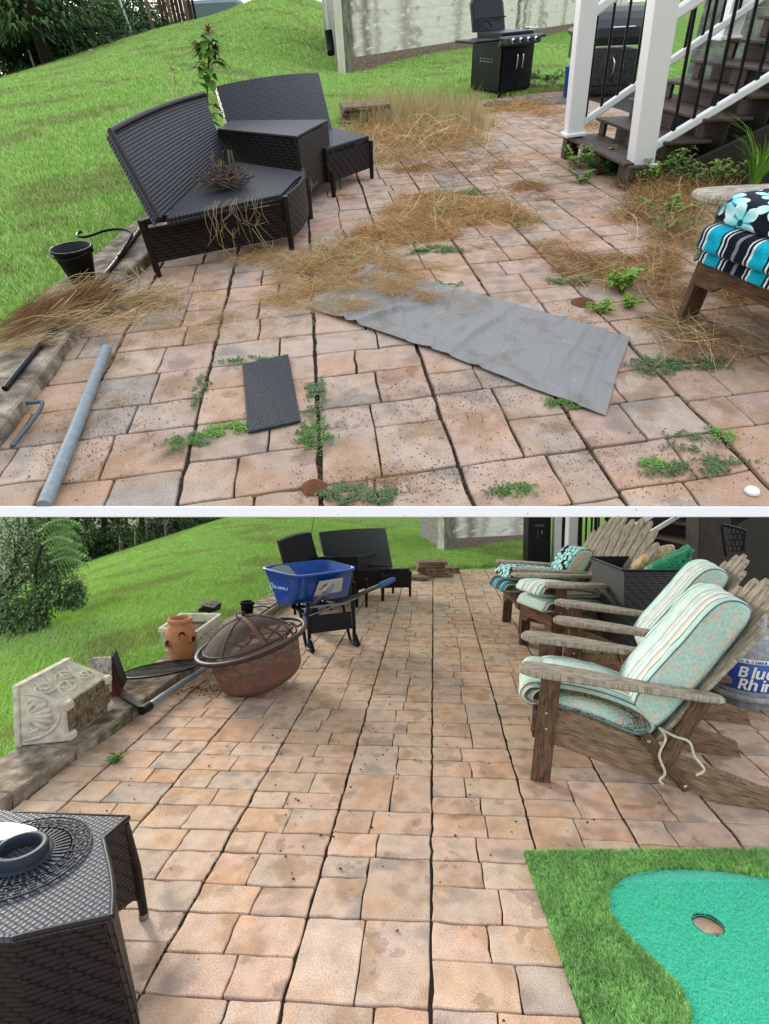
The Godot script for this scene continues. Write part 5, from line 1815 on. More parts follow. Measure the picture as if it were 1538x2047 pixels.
	part("trunk", s, mat("dark brown paint", lin(0.05, 0.037, 0.032), 0.7, texs.wood, 1.2, texs.wood, 0.2, false), t)
	# black metal garden chair at the right edge: pierced back
	var c := Vector3(3.845, 0.684, -6)
	t = thing("metal_chair", Vector3(c.x, 0, c.z), "black cast metal garden chair with a honeycomb back at the right edge", "chair")
	s = begin()
	var fr := [Vector3(3.751, 0.839, -6), Vector3(3.696, 1.148, -6), Vector3(3.722, 1.181, -6), Vector3(3.932, 1.126, -6), Vector3(3.945, 1.082, -6), Vector3(3.936, 0.906, -6)]
	tube(s, curve(fr, 4), 0.017, 8)
	part("back_frame", s, M.black, t)
	s = begin()
	for i in 4:
		for j in 4:
			var m := Vector3(3.784, 1.126, -6) + Vector3(0.046 * i - 0.01 + 0.023 * (j % 2), -0.065 * j - 0.01, 0)
			var hexa := []
			for k in 6: hexa.append(m + Vector3(cos(TAU * k / 6 + PI / 6) * 0.027, sin(TAU * k / 6 + PI / 6) * 0.036, 0))
			tube(s, hexa, 0.006, 5, false, true)
	part("honeycomb", s, M.black, t)
	s = begin()
	box(s, Vector3(c.x + 0.1, 0.5, c.z + 0.1), Vector3(0.5, 0.03, 0.45), 0.01)
	part("seat", s, M.black, t)
	for q in [[-0.12, 0.3], [0.32, 0.3], [-0.12, -0.1], [0.32, -0.1]]:
		s = begin()
		tube(s, [Vector3(c.x + q[0], 0, c.z + q[1]), Vector3(c.x + q[0], 0.5, c.z + q[1])], 0.014, 6)
		part("leg", s, M.black, t)
	# house siding beyond, at the right
	t = thing("house_siding", Vector3(6.035, 0.81, -9.3), "pale clapboard house wall beyond the deck steps", "house wall")
	for i in 9:
		s = begin()
		box(s, Vector3(6.9, 0.15 + i * 0.18, -10.2 + 0.0), Vector3(2.8, 0.175, 0.03), 0.004)
		part("board", s, mat("sage siding", lin(0.42, 0.46, 0.42), 0.7, MOTTLE, 1.0), t)
	s = begin()
	box(s, Vector3(6.9, 0.0, -10.19), Vector3(2.8, 0.24, 0.08), 0.01)
	part("base_board", s, M.white, t)
	# spiky plant in front of the white posts
	s = begin()
	for i in 16:
		var a := Vector3(3.13, 0.056, -9.4) + Vector3(rnd(-0.08, 0.1), -0.1, rnd(-0.05, 0.05))
		leaf(s, a, Vector3(rnd(-0.45, 0.5), 1, rnd(-0.2, 0.3)), rnd(0.3, 0.55), 0.035, hue(Color(0.14, 0.26, 0.06)), 0.05)
	whole("spiky_plant", s, M.leaf, "small spiky green plant in front of the white posts", "plant")
	# rod leaning over the wicker sofa
	s = begin()
	tube(s, curve([Vector3(-1.082, 0.751, -8), Vector3(-1.059, 0.935, -8), Vector3(-1.036, 1.081, -8), Vector3(-1.02, 1.264, -8)], 3), 0.005, 5)
	whole("thin_rod", s, M.black, "thin dark rod standing behind the left sofa section", "rod")

# ---------- trees ----------
func on_land(p: Vector3) -> Vector3:
	return Vector3(p.x, land_bank(p.x, p.z) if FR == BANK else land_level(p.x, p.z), p.z)

func conifer(at: Vector3, tall: float, wide: float, bare: float, label: String, group: String, sprays := 2600) -> Node3D:
	var t := thing("conifer", at, label, "tree", group)
	var s := begin()
	tube(s, [at + Vector3.DOWN * 0.3, at + Vector3(0.05, tall * 0.4, 0), at + Vector3(0, tall, 0)], [wide * 0.085, wide * 0.06, 0.02], 8)
	for i in 16:
		var a := rnd(0, TAU); var h := lerpf(bare, tall * 0.8, i / 16.0)
		tube(s, [at + Vector3.UP * h, at + Vector3(cos(a), 0, sin(a)) * wide * 0.5 + Vector3.UP * (h - 0.1)], [0.05, 0.015], 5)
	part("trunk", s, M.bark, t)
	s = begin()
	flat(s)
	var clump := noise(0.9, 2, FastNoiseLite.TYPE_SIMPLEX_SMOOTH, rng.randi() % 1000)
	var n := 0
	while n < int(sprays * 1.7):
		var f := rng.randf()
		var h := lerpf(bare, tall, f)
		var reach := wide * (1.0 - 0.75 * f) * (0.72 + 0.28 * sin(h * 5.0))
		var a := rnd(0, TAU)
		var r := reach * sqrt(rnd(0.12, 1.0))
		var d := Vector3(cos(a), 0, sin(a))
		var p := at + d * r + Vector3.UP * (h - 0.22 * r * r / maxf(wide, 0.5))
		var c := clump.get_noise_3dv(p)
		if c < -0.22: continue
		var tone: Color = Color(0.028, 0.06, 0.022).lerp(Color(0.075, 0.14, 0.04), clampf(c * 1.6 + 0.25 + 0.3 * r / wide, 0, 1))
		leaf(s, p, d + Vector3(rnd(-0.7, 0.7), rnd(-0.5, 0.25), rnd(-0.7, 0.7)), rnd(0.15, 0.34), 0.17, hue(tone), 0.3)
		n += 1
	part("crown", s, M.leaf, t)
	return t

func bushy(called: String, at: Vector3, blobs: Array, leaves: int, size: float, tones: Array, label: String, category: String, group := "") -> Node3D:
	var t := thing(called, at, label, category, group)
	var s := begin()
	for b in blobs:
		tube(s, curve([at + Vector3.DOWN * 0.1, at.lerp(b[0], 0.5) + Vector3(rnd(-0.1, 0.1), 0.1, 0), b[0]], 3), [0.05, 0.045, 0.04, 0.03, 0.025, 0.02, 0.012], 6)
		for k in 5:
			var e: Vector3 = b[0] + Vector3(rnd(-1, 1), rnd(-0.8, 0.8), rnd(-1, 1)) * b[1] * 0.8
			tube(s, [at.lerp(b[0], 0.75), e], [0.014, 0.004], 4)
	part("trunk", s, M.bark, t)
	s = begin()
	flat(s)
	var clump := noise(2.2, 2, FastNoiseLite.TYPE_SIMPLEX_SMOOTH, rng.randi() % 1000)
	var n := 0
	while n < leaves:
		var b: Array = blobs[rng.randi() % blobs.size()]
		var d := Vector3(rng.randfn(), rng.randfn(), rng.randfn()).normalized()
		var p: Vector3 = b[0] + d * b[1] * pow(rng.randf(), 0.4)
		var c := clump.get_noise_3dv(p)
		if c < -0.25: continue
		n += 1
		leaf(s, p, d + Vector3(rnd(-0.9, 0.9), rnd(-0.8, 0.5), rnd(-0.9, 0.9)), size * rnd(0.7, 1.3), 0.24, hue(tones[rng.randi() % tones.size()], 0.25), 0.25)
	part("crown", s, M.leaf, t)
	return t

func fence_post(a: Vector3, h: float, w: float, m: Material, label: String, group: String, lean := Vector3.ZERO) -> void:
	var s := begin()
	beam(s, a + Vector3.DOWN * 0.2, a + Vector3.UP * h + lean, w, w, Vector3.RIGHT, 0.01)
	whole("fence_post", s, m, label, "post", group)

func trees_level() -> void:
	FR = LEVEL
	var g := "dark conifers at the foot of the lawn of the tidy patio"
	var dark := [Color(0.03, 0.06, 0.02), Color(0.05, 0.09, 0.03), Color(0.04, 0.075, 0.03)]
	var spots := [[150, 26.0, "dark conifer standing nearest the leafy shrub below the lawn"], [205, 27.5, "dark conifer with low sweeping boughs, second from the leafy shrub"], [281, 27.5, "conifer with its thick bare trunk in view above the fence posts"], [350, 29.0, "dark conifer right of the thick bare trunk"], [410, 31.0, "rightmost dark conifer where the lawn meets the trees"], [60, 25.0, "dark conifer behind the leafy shrub at the left edge"], [110, 31.0, "dark conifer set back left of the sweeping boughs"], [250, 33.0, "dark conifer far back between the trunks"], [320, 34.0, "dark conifer far back right of the bare trunk"], [450, 36.0, "far dark conifer above the top of the lawn"]]
	for q in spots:
		var p := on_land(Vector3((q[0] - 769.0) * q[1] / 1100.0, 0, -q[1]))
		var bare: bool = q[0] == 281
		conifer(p, rnd(5.0, 6.0), rnd(1.7, 2.2), 1.7 if bare else rnd(0.3, 0.6), q[2], g, 2400)
	for q in [[232, 26.5, 0.9, "low green undergrowth between the conifer trunks"], [180, 26.0, 0.8, "dark undergrowth below the sweeping boughs"], [310, 28.5, 0.7, "dark undergrowth beside the bare trunk"], [385, 30.0, 0.9, "dark bushes at the upper end of the trees"], [130, 25.5, 0.9, "dark undergrowth beside the leafy shrub"], [270, 30.5, 1.4, "dark thicket behind the bare trunk"], [200, 30.0, 1.5, "dark thicket behind the sweeping boughs"], [340, 32.0, 1.4, "dark thicket behind the upper fence posts"], [420, 33.0, 1.3, "dark thicket where the lawn runs out"]]:
		var p := on_land(Vector3((q[0] - 769.0) * q[1] / 1100.0, 0, -q[1]))
		bushy("undergrowth", p, [[p + Vector3(0, q[2] * 0.5, 0), q[2]], [p + Vector3(q[2], q[2] * 0.4, -0.2), q[2] * 0.9], [p + Vector3(-q[2], q[2] * 0.4, -0.1), q[2] * 0.9]], 1700, 0.2, dark if q[0] != 232 else [Color(0.09, 0.17, 0.04), Color(0.06, 0.12, 0.03)], q[3], "bush")
	for q in [[237, 24.6, 0.75, "left of the thick bare trunk, second of four"], [329, 25.8, 0.65, "highest up the lawn, right of the bare trunk"], [153, 23.4, 0.7, "lowest, nearest the leafy shrub"], [268, 25.0, 0.7, "just left of the thick bare trunk"]]:
		fence_post(on_land(Vector3((q[0] - 769.0) * q[1] / 1100.0, 0, -q[1])), q[2], 0.06, M.concrete, "thin pale fence post before the conifers, " + q[3], "thin pale fence posts along the conifers")
	# leafy shrub at the left edge, and a light compound-leaved branch behind it
	var at := on_land(Vector3(-5.39, -0.594, -7.2))
	var tones := [Color(0.1, 0.18, 0.06), Color(0.15, 0.25, 0.09), Color(0.07, 0.13, 0.045), Color(0.26, 0.36, 0.18)]
	bushy("leafy_shrub", at, [[Vector3(-4.667, 0.813, -7.2), 0.5], [Vector3(-4.81, 0.45, -7), 0.55], [Vector3(-4.403, 0.666, -7.3), 0.38], [Vector3(-4.467, 0.19, -7), 0.36], [Vector3(-4.635, -0.013, -6.9), 0.3], [Vector3(-4.232, 0.301, -7.1), 0.3], [Vector3(-5.47, 0.856, -7.4), 0.7], [Vector3(-4.781, 1.195, -7.4), 0.5], [Vector3(-4.448, -0.11, -6.9), 0.16], [Vector3(-4.041, 0.169, -7.1), 0.16]], 13000, 0.05, tones, "tall shrub with small dark leaves at the left edge above the lawn", "shrub")
	var t := thing("sumac", at + Vector3(0.4, 0, -0.8), "pale green long-leaved sapling rising behind the dark shrub at the left", "sapling")
	var s := begin()
	tube(s, curve([at + Vector3(0.4, 0, -0.8), Vector3(-4.425, 0.468, -6.9), Vector3(-4.183, 1.05, -6.8), Vector3(-4.136, 1.484, -6.8)], 4), 0.02, 6)
	part("stem", s, M.bark, t)
	s = begin()
	flat(s)
	for q in [[95, 1050, 142, 1048], [95, 1075, 140, 1068], [92, 1100, 152, 1092], [95, 1115, 176, 1108], [92, 1125, 172, 1122], [85, 1035, 125, 1036], [90, 1085, 148, 1080], [88, 1108, 160, 1102], [85, 1060, 130, 1056]]:
		var a := Vector3((q[0] - 769.0) * 6.8 / 1100.0, 1.7 - (q[1] - 955.0) * 6.8 / 1100.0, -6.8 + rnd(-0.15, 0.15)); var b := Vector3((q[2] - 769.0) * 6.7 / 1100.0, 1.7 - (q[3] - 955.0) * 6.7 / 1100.0, -6.7 + rnd(-0.15, 0.15))
		for k in 11:
			var f := k / 10.0
			var p := a.lerp(b, f) + Vector3.UP * 0.06 * sin(f * PI)
			for side in [-1.0, 1.0]:
				leaf(s, p, (b - a).normalized() * 0.5 + Vector3(0, side * 0.5 - 0.35, side * 0.8), 0.12, 0.26, hue(Color(0.24, 0.4, 0.14), 0.15), 0.3)
	part("leaves", s, M.leaf, t)

func trees_bank() -> void:
	FR = BANK
	var g := "dark conifers beyond the lawn of the weedy patio"
	var dark := [Color(0.035, 0.07, 0.025), Color(0.055, 0.1, 0.03), Color(0.045, 0.08, 0.03)]
	for q in [[84, 23.5, 0.75, "large dark conifer with a thick trunk at the left edge of the upper lawn"], [140, 27.0, 0.35, "dark conifer right of the thick trunk"], [30, 25.0, 0.3, "dark conifer at the far left edge of the upper lawn"], [185, 32.0, 0.3, "dark conifer behind the round bushes"], [60, 31.0, 0.3, "dark conifer far back behind the thick trunk"], [240, 38.0, 0.3, "dark conifer far back above the crest"], [300, 40.0, 0.3, "furthest dark conifer above the crest"], [120, 34.0, 0.3, "dark conifer far back right of the thick trunk"], [-30, 27.0, 0.3, "dark conifer beyond the left edge of the upper lawn"]]:
		var d: float = q[1]
		var p: Vector3 = bank_spot(q[0], d)
		conifer(p, rnd(4.6, 5.4), rnd(2.2, 2.8), q[2], q[3], g, 3000)
	for q in [[215, 30.5, 0.9, "round grey-green bush left of the leaning white post"], [250, 33.0, 0.9, "round bush right of the leaning white post"], [285, 34.0, 0.9, "bush at the crest beside the grey post"], [160, 28.5, 0.8, "dark bush below the conifers"], [110, 26.0, 0.5, "low bush between the conifer trunks"], [45, 24.5, 0.5, "low green brush left of the thick trunk"], [345, 38.0, 1.2, "dark bush behind the wooden fence"], [400, 40.0, 1.2, "dark bush right of the wooden fence"], [470, 41.0, 1.5, "dark bush beyond the low blue-grey shape"], [540, 42.0, 1.6, "bush beyond the crest, left of the house wall"], [610, 42.0, 1.7, "bush beyond the crest beside the downspout"]]:
		var p: Vector3 = bank_spot(q[0], q[1])
		var r: float = q[2]
		bushy("bush", p, [[p + Vector3(0, r * 0.6, 0), r], [p + Vector3(r, r * 0.45, -0.3), r * 0.85], [p + Vector3(-r, r * 0.4, 0), r * 0.85]], 1500, 0.2, [Color(0.07, 0.14, 0.04), Color(0.09, 0.17, 0.06), Color(0.05, 0.1, 0.03)] if q[0] in [215, 250, 285] else dark, q[3], "bush")
	for q in [[55, 22.5, 0.5, 0.05, "left of the thick trunk"], [146, 24.5, 0.45, 0.05, "right of the thick trunk"]]:
		fence_post(bank_spot(q[0], q[1]), q[2], q[3], M.concrete, "thin pale wire-fence post " + q[4] + " among the conifers", "thin pale posts among the conifers")
	fence_post(bank_spot(272, 31.5), 1.4, 0.07, M.white, "leaning thin white post on the crest between two round bushes", "", Vector3(-0.22, 0, 0))
	fence_post(bank_spot(313, 33.0), 1.3, 0.13, M.concrete, "grey post at the left end of the wooden fence", "")
	fence_post(bank_spot(402, 33.0), 1.2, 0.09, M.black_matte, "dark post on the crest right of the wooden fence", "")
	var t := thing("wooden_fence", bank_spot(365, 33.8), "brown upright board fence on the crest of the upper lawn", "fence")
	for i in 8:
		var p: Vector3 = bank_spot(338 + i * 8, 33.8)
		var s := begin()
		beam(s, p + Vector3.DOWN * 0.2, p + Vector3.UP * 1.2, 0.17, 0.03, Vector3.BACK)
		part("board", s, [M.wood_brown, M.deck, M.wood_mid][[0, 0, 2, 1, 1, 1, 2, 1][i]], t)
	var s := begin()
	var c: Vector3 = bank_spot(442, 36.0)
	box(s, c + Vector3(0, 0.55, 0), Vector3(2.6, 1.0, 1.4), 0.12)
	whole("garden_shed", s, mat("blue grey sheet metal", lin(0.2, 0.25, 0.32), 0.5), "low blue-grey shape beyond the crest, right of the fence", "shed")
	s = begin()
	var st: Vector3 = bank_spot(178, 25.0)
	smooth(s)
	lathe(s, st, [Vector2(0.08, -0.02), Vector2(0.13, 0.03), Vector2(0.09, 0.09), Vector2(0.01, 0.11)], 9)
	whole("pale_stone", s, M.cast, "small pale stone lying at the edge of the upper lawn", "stone")

# where the column of a measured direction meets the bank's lawn at a distance
func bank_spot(px: float, d: float) -> Vector3:
	var p := Vector3((px - 725.0) * 0.000681 * d, 0, -d)
	return on_land(p)

# ---------- things on the weedy patio ----------
func kerb_bank() -> void:
	var line := [Vector3(-1.43, 0, -1.42), Vector3(-1.437, 0, -1.862), Vector3(-1.456, 0, -2.158), Vector3(-1.493, 0, -2.771), Vector3(-1.469, 0, -3.411), Vector3(-1.417, 0, -3.818), Vector3(-1.38, 0, -4.7), Vector3(-1.3, 0, -5.8)]
	var t := thing("kerb", line[3], "weathered concrete kerb along the left of the weedy patio, hose lying on it", "kerb")
	var n := Vector3(-0.36, 0, -0.03)
	for i in line.size() - 1:
		var d: Vector3 = (line[i + 1] - line[i]).normalized() * 0.003
		var s := begin()
		var a: Vector3 = line[i] + d + Vector3.DOWN * 0.03; var b: Vector3 = line[i + 1] - d + Vector3.DOWN * 0.03
		prism(s, [a, b, b + n, a + n], Vector3(0, 0.092 + rnd(-0.001, 0.001), 0), 0.008)
		part("kerb_block", s, M.concrete, t)

func wicker_set_bank() -> void:
	var g := "black wicker sofa sections on the weedy patio"
	var h := 0.335
	var t := thing("wicker_chair", Vector3(-1.206, 0, -4.201), "nearer curved black wicker sofa section with dead roots on its seat", "wicker chair", g)
	var s := begin()
	# seat: pointed at the left, rounded lip at the right
	var rim := [Vector3(-1.147, 0.335, -3.448), Vector3(-0.854, 0.335, -3.657), Vector3(-0.549, 0.335, -3.866), Vector3(-0.527, 0.335, -3.987), Vector3(-0.49, 0.335, -4.267), Vector3(-0.43, 0.335, -4.465), Vector3(-0.752, 0.335, -4.736), Vector3(-1.01, 0.335, -4.956), Vector3(-1.129, 0.335, -4.59), Vector3(-1.193, 0.335, -4.096), Vector3(-1.183, 0.335, -3.729)]
	flat(s)
	loft(s, [moved(rim, Vector3.DOWN * 0.045), moved(shrunk(rim, -0.004), Vector3.DOWN * 0.03), moved(rim, Vector3.DOWN * 0.004), shrunk(rim, 0.012)])
	part("seat", s, M.wicker, t)
	s = begin()
	panel(s, Vector3(-1.18, 0.335, -3.415), Vector3(-1.117, 0.335, -5.172), Vector3(-1.276, 0.7, -5.547), Vector3(-1.454, 0.7, -3.831), 0.05, Vector3.ZERO, 16, Vector3(-0.02, 0.014, -0.01))
	part("backrest", s, M.wicker, t)
	s = begin()
	var fl := Vector3(-1.31, 0, -3.505); var fr := Vector3(-0.527, 0, -3.882)
	panel(s, fl + Vector3(0.02, 0.085, 0.01), fr + Vector3(-0.02, 0.085, 0.01), fr + Vector3(-0.02, 0.275, 0.01), fl + Vector3(0.02, 0.275, 0.01), 0.02, Vector3.ZERO, 10)
	part("front_panel", s, M.wicker_rows, t)
	s = begin()
	var back_l := Vector3(-0.453, 0, -4.588)
	var lip := func(u: float, v: float) -> Vector3:
		var p := fr.lerp(back_l, u)
		return p + Vector3(0.05 * sin(u * PI), lerpf(0.06 + 0.05 * u, 0.335 - 0.02 * (1.0 - u), v), 0.0)
	sheet(s, lip, 12, 8, 0.6, 0.28, 0.02)
	part("side_panel", s, M.wicker_side, t)
	s = begin()
	beam(s, fl + Vector3(0.0, 0.305, 0.0), fr + Vector3(0, 0.305, 0.0), 0.03, 0.03, Vector3.UP, 0.008)
	part("front_rail", s, M.wicker_frame, t)
	for p in [fl, fr, back_l, Vector3(-1.2, 0, -5.0)]:
		s = begin()
		tube(s, [p, p + Vector3.UP * 0.14, p + Vector3.UP * 0.32], [0.019, 0.02, 0.026], 10)
		part("leg", s, M.wicker_frame, t)
	s = begin()
	var bp := []
	for k in 9:
		var u := k / 8.0
		bp.append(Vector3(-1.454, 0.7, -3.831).lerp(Vector3(-1.276, 0.7, -5.547), u) + Vector3(-0.02, 0.014, -0.01) * 4.0 * u * (1.0 - u))
	tube(s, bp, 0.018, 8)
	tube(s, [Vector3(-1.454, 0.7, -3.831), Vector3(-1.18, 0.335, -3.415)], 0.02, 8)
	part("back_frame", s, M.wicker_frame, t)
	# wedge table
	var w := thing("wicker_table", Vector3(-0.39, 0, -4.825), "black wicker wedge table between the two sections on the weedy patio", "table")
	wicker_wedge(w, [Vector3(-1.174, 0.5, -5.307), Vector3(-0.503, 0.5, -4.778), Vector3(-0.305, 0.5, -5.489), Vector3(-1.132, 0.5, -5.73)], [Vector3(-0.447, 0, -4.6), Vector3(-0.292, 0, -5.205), Vector3(-1.1, 0, -5.4)], 0.09)
	# the farther section
	var u := thing("wicker_chair", Vector3(0.038, 0, -5.804), "farther straight-backed black wicker sofa section of the weedy patio", "wicker chair", g)
	wicker_section(u, [Vector3(-0.326, 0.335, -5.276), Vector3(0.025, 0.335, -5.777), Vector3(-0.325, 0.335, -6.339), Vector3(-1.1, h, -5.8)], [Vector3(-1.16, h, -5.75), Vector3(-0.314, 0.335, -6.278), Vector3(-0.436, 0.7, -6.98), Vector3(-1.289, 0.7, -6.141)], [Vector3(0.038, 0, -5.804), Vector3(-0.3, 0, -5.445), Vector3(-0.3, 0, -6.3)], 0.09)
	# dead roots on the seat
	var d := thing("dead_plant", Vector3(-0.925, 0.34, -4.152), "dead brown pulled-up plant with roots, draped over the wicker seat", "dead plant")
	s = begin()
	var c := Vector3(-0.934, 0.345, -4.158)
	for i in 110:
		var a := rnd(0, TAU); var r := rnd(0.02, 0.24)
		var p0 := c + Vector3(cos(a) * r * 0.5, rnd(0, 0.03), sin(a) * r)
		tube(s, curve([p0, p0 + Vector3(rnd(-0.08, 0.08), rnd(0.0, 0.07), rnd(-0.1, 0.1)), p0 + Vector3(rnd(-0.14, 0.14), rnd(-0.01, 0.05), rnd(-0.18, 0.18))], 3), rnd(0.0015, 0.005), 4)
	for i in 6:
		var p0 := c + Vector3(rnd(-0.06, 0.08), 0.0, rnd(-0.1, 0.1))
		tube(s, curve([p0, p0 + Vector3(rnd(-0.03, 0.03), 0.07, rnd(-0.05, 0.03)), p0 + Vector3(rnd(-0.05, 0.02), rnd(0.1, 0.19), rnd(-0.1, 0.02))], 3), rnd(0.004, 0.009), 5)
	part("roots", s, mat("dead root", lin(0.17, 0.105, 0.075), 0.95, MOTTLE, 6.0), d)
	s = begin()
	for i in 20:
		var f := rnd(0.3, 0.8)
		var e: Vector3 = Vector3(-1.113, 0.36, -3.346).lerp(Vector3(-0.511, 0.36, -3.771), f)
		var dn := rnd(0.06, 0.22)
		tube(s, curve([e + Vector3(rnd(-0.03, 0.03), 0.004, rnd(-0.16, -0.05)), e + Vector3(0, 0.0, 0.02), e + Vector3(rnd(-0.03, 0.03), -dn * 0.5, 0.06), e + Vector3(rnd(-0.06, 0.06), -dn, 0.07)], 3), rnd(0.001, 0.0022), 4)
	part("hanging_stems", s, mat("dry stem", lin(0.25, 0.17, 0.11), 0.95), d)

func grills_bank() -> void:
	var F := Vector3(2.127, 0, -10.839)
	var X := Vector3(2.739, 0, -11.322) - F
	var D := Vector3(1.808, 0, -11.644) - F
	var at := func(u: float, w: float, h: float) -> Vector3: return F + X * u + D * w + Vector3.UP * h
	var t := thing("gas_grill", F, "open black gas grill with side shelves and four knobs on the weedy patio", "grill")
	var slab := func(called: String, u0: float, u1: float, w0: float, w1: float, h0: float, h1: float, m: Material, bev := 0.01) -> void:
		var s := begin()
		prism(s, [at.call(u0, w0, h0), at.call(u1, w0, h0), at.call(u1, w1, h0), at.call(u0, w1, h0)], Vector3.UP * (h1 - h0), bev)
		part(called, s, m, t)
	slab.call("cabinet", 0.0, 1.0, 0.0, 1.0, 0.07, 0.66, M.black)
	slab.call("door", 0.04, 0.495, -0.02, 0.0, 0.1, 0.6, M.black, 0.006)
	slab.call("door", 0.505, 0.96, -0.02, 0.0, 0.1, 0.6, M.black, 0.006)
	for u in [0.43, 0.6]:
		var s := begin()
		tube(s, curve([at.call(u, -0.02, 0.35), at.call(u, -0.075, 0.37), at.call(u, -0.075, 0.51), at.call(u, -0.02, 0.53)], 4), 0.013, 8)
		part("door_handle", s, M.steel, t)
	slab.call("control_panel", -0.02, 1.02, -0.16, 0.1, 0.64, 0.745, mat("dark grey panel", lin(0.045, 0.048, 0.055), 0.4), 0.02)
	for k in 4:
		var s := begin()
		var p: Vector3 = at.call(0.16 + k * 0.23, -0.16, 0.695)
		var n := -D.normalized()
		lathe(s, p, [Vector2(0.035, 0), Vector2(0.035, 0.008), Vector2(0.026, 0.012), Vector2(0.024, 0.035), Vector2(0.02, 0.038)], 14, n)
		part("knob", s, M.steel, t)
		s = begin()
		lathe(s, p + n * 0.01, [Vector2(0.02, 0), Vector2(0.02, 0.034)], 12, n)
		part("knob_grip", s, M.black, t)
	slab.call("side_shelf", -0.72, 0.0, 0.05, 0.75, 0.69, 0.725, M.black)
	slab.call("side_shelf", 1.0, 1.45, 0.1, 0.7, 0.69, 0.725, M.black)
	slab.call("firebox", 0.03, 0.98, 0.05, 0.9, 0.72, 0.79, M.black)
	var s := begin()
	prism(s, [at.call(0.03, 0.98, 0.78), at.call(0.98, 0.98, 0.78), at.call(0.98, 1.12, 1.12), at.call(0.9, 1.14, 1.2), at.call(0.1, 1.14, 1.2), at.call(0.03, 1.12, 1.12)], D * 0.12, 0.012)
	part("lid", s, M.black, t)
	s = begin()
	tube(s, curve([at.call(0.05, 0.9, 0.8), at.call(0.08, 0.9, 0.9), at.call(0.35, 0.92, 0.92), at.call(0.5, 0.95, 0.82)], 4), 0.01, 6)
	tube(s, [at.call(0.05, 0.98, 0.95), at.call(0.95, 0.98, 0.95)], 0.01, 6)
	part("warming_rack", s, M.black_matte, t)
	s = begin()
	for i in 4:
		for k in 2: box(s, at.call(-0.003, 0.3 + i * 0.12, 0.44 + k * 0.035), Vector3(0.006, 0.012, 0.07), 0.001, atan2(D.x, D.z))
	part("vent_slot", s, mat("pale slot", lin(0.3, 0.34, 0.24), 0.7), t)
	s = begin()
	lathe(s, at.call(-0.01, 0.05, 0.655), [Vector2(0.04, 0), Vector2(0.045, 0.02), Vector2(0.03, 0.04)], 14, -X.normalized())
	part("side_knob", s, mat("grey knob", lin(0.12, 0.12, 0.13), 0.5), t)
	for q in [[0.08, 0.08], [0.9, 0.08], [0.08, 0.9], [0.9, 0.9]]:
		s = begin()
		lathe(s, at.call(q[0], q[1], 0.045) - X.normalized() * 0.02, [Vector2(0.045, 0), Vector2(0.045, 0.04)], 14, X.normalized())
		part("caster", s, M.black_matte, t)
	# pan and tongs lying on the far shelf
	s = begin()
	lathe(s, at.call(0.93, 0.2, 0.80), [Vector2(0.04, 0), Vector2(0.05, 0.03), Vector2(0.045, 0.032)], 14)
	tube(s, [at.call(0.9, 0.2, 0.82), at.call(1.3, 0.25, 0.80)], 0.012, 6)
	whole("grill_tools", s, M.steel, "bright metal tools lying across the open gas grill", "tools")
	# pellet grill behind the posts
	var p := Vector3(3.454, 0, -10.559); var q := Vector3(4.125, 0, -10.475)
	var X2 := q - p; var D2 := Vector3(0.1, 0, -0.75)
	var at2 := func(u: float, w: float, h: float) -> Vector3: return p + X2 * u + D2 * w + Vector3.UP * h
	var k := thing("barrel_grill", p, "large dark grey barrel grill with a steel door handle behind the white railing", "grill")
	var grey := mat("dark grey enamel", lin(0.06, 0.062, 0.068), 0.4, GRAIN, 2.0)
	var brushed := mat("brushed grey door", lin(0.13, 0.135, 0.14), 0.4, MOTTLE, 2.0, null, 0, true, 0.5)
	var blk := func(called: String, u0: float, u1: float, w0: float, w1: float, h0: float, h1: float, m: Material, bev := 0.012) -> void:
		var b := begin()
		prism(b, [at2.call(u0, w0, h0), at2.call(u1, w0, h0), at2.call(u1, w1, h0), at2.call(u0, w1, h0)], Vector3.UP * (h1 - h0), bev)
		part(called, b, m, k)
	blk.call("cabinet", 0, 1, 0, 1, 0.05, 0.55, grey)
	blk.call("door", 0.05, 0.49, -0.02, 0, 0.13, 0.5, brushed, 0.005)
	blk.call("door", 0.51, 0.95, -0.02, 0, 0.13, 0.5, brushed, 0.005)
	for u in [0.44, 0.62]:
		s = begin()
		tube(s, curve([at2.call(u, -0.02, 0.2), at2.call(u + 0.03, -0.09, 0.27), at2.call(u + 0.03, -0.09, 0.4), at2.call(u, -0.02, 0.46)], 4), 0.012, 8)
		part("door_handle", s, M.steel, k)
	s = begin()
	var prof := []
	for i in 13:
		var a := -0.5 + (PI + 1.0) * i / 12
		prof.append(at2.call(0, 0.5, 0.74) + D2 * (-cos(a) * 0.56) + Vector3.UP * sin(a) * 0.3)
	prism(s, prof, X2, 0.012)
	part("barrel", s, grey, k)
	s = begin()
	tube(s, [at2.call(0.25, -0.12, 0.80), at2.call(0.75, -0.12, 0.80)], 0.014, 8)
	part("lid_handle", s, M.steel, k)
	blk.call("hopper", -0.42, -0.04, 0.1, 0.7, 0.45, 0.72, grey)
	blk.call("hopper_lid", -0.5, 0.0, 0.0, 0.8, 0.72, 0.80, grey, 0.03)
	s = begin()
	lathe(s, Vector3(3.19, 0, -10.478), [Vector2(0.1, 0), Vector2(0.12, 0.02), Vector2(0.14, 0.36), Vector2(0.15, 0.37), Vector2(0.15, 0.39), Vector2(0.13, 0.39)], 24)
	whole("blue_bucket", s, M.blue, "deep blue plastic bucket beside the barrel grill, behind the left white post", "bucket")

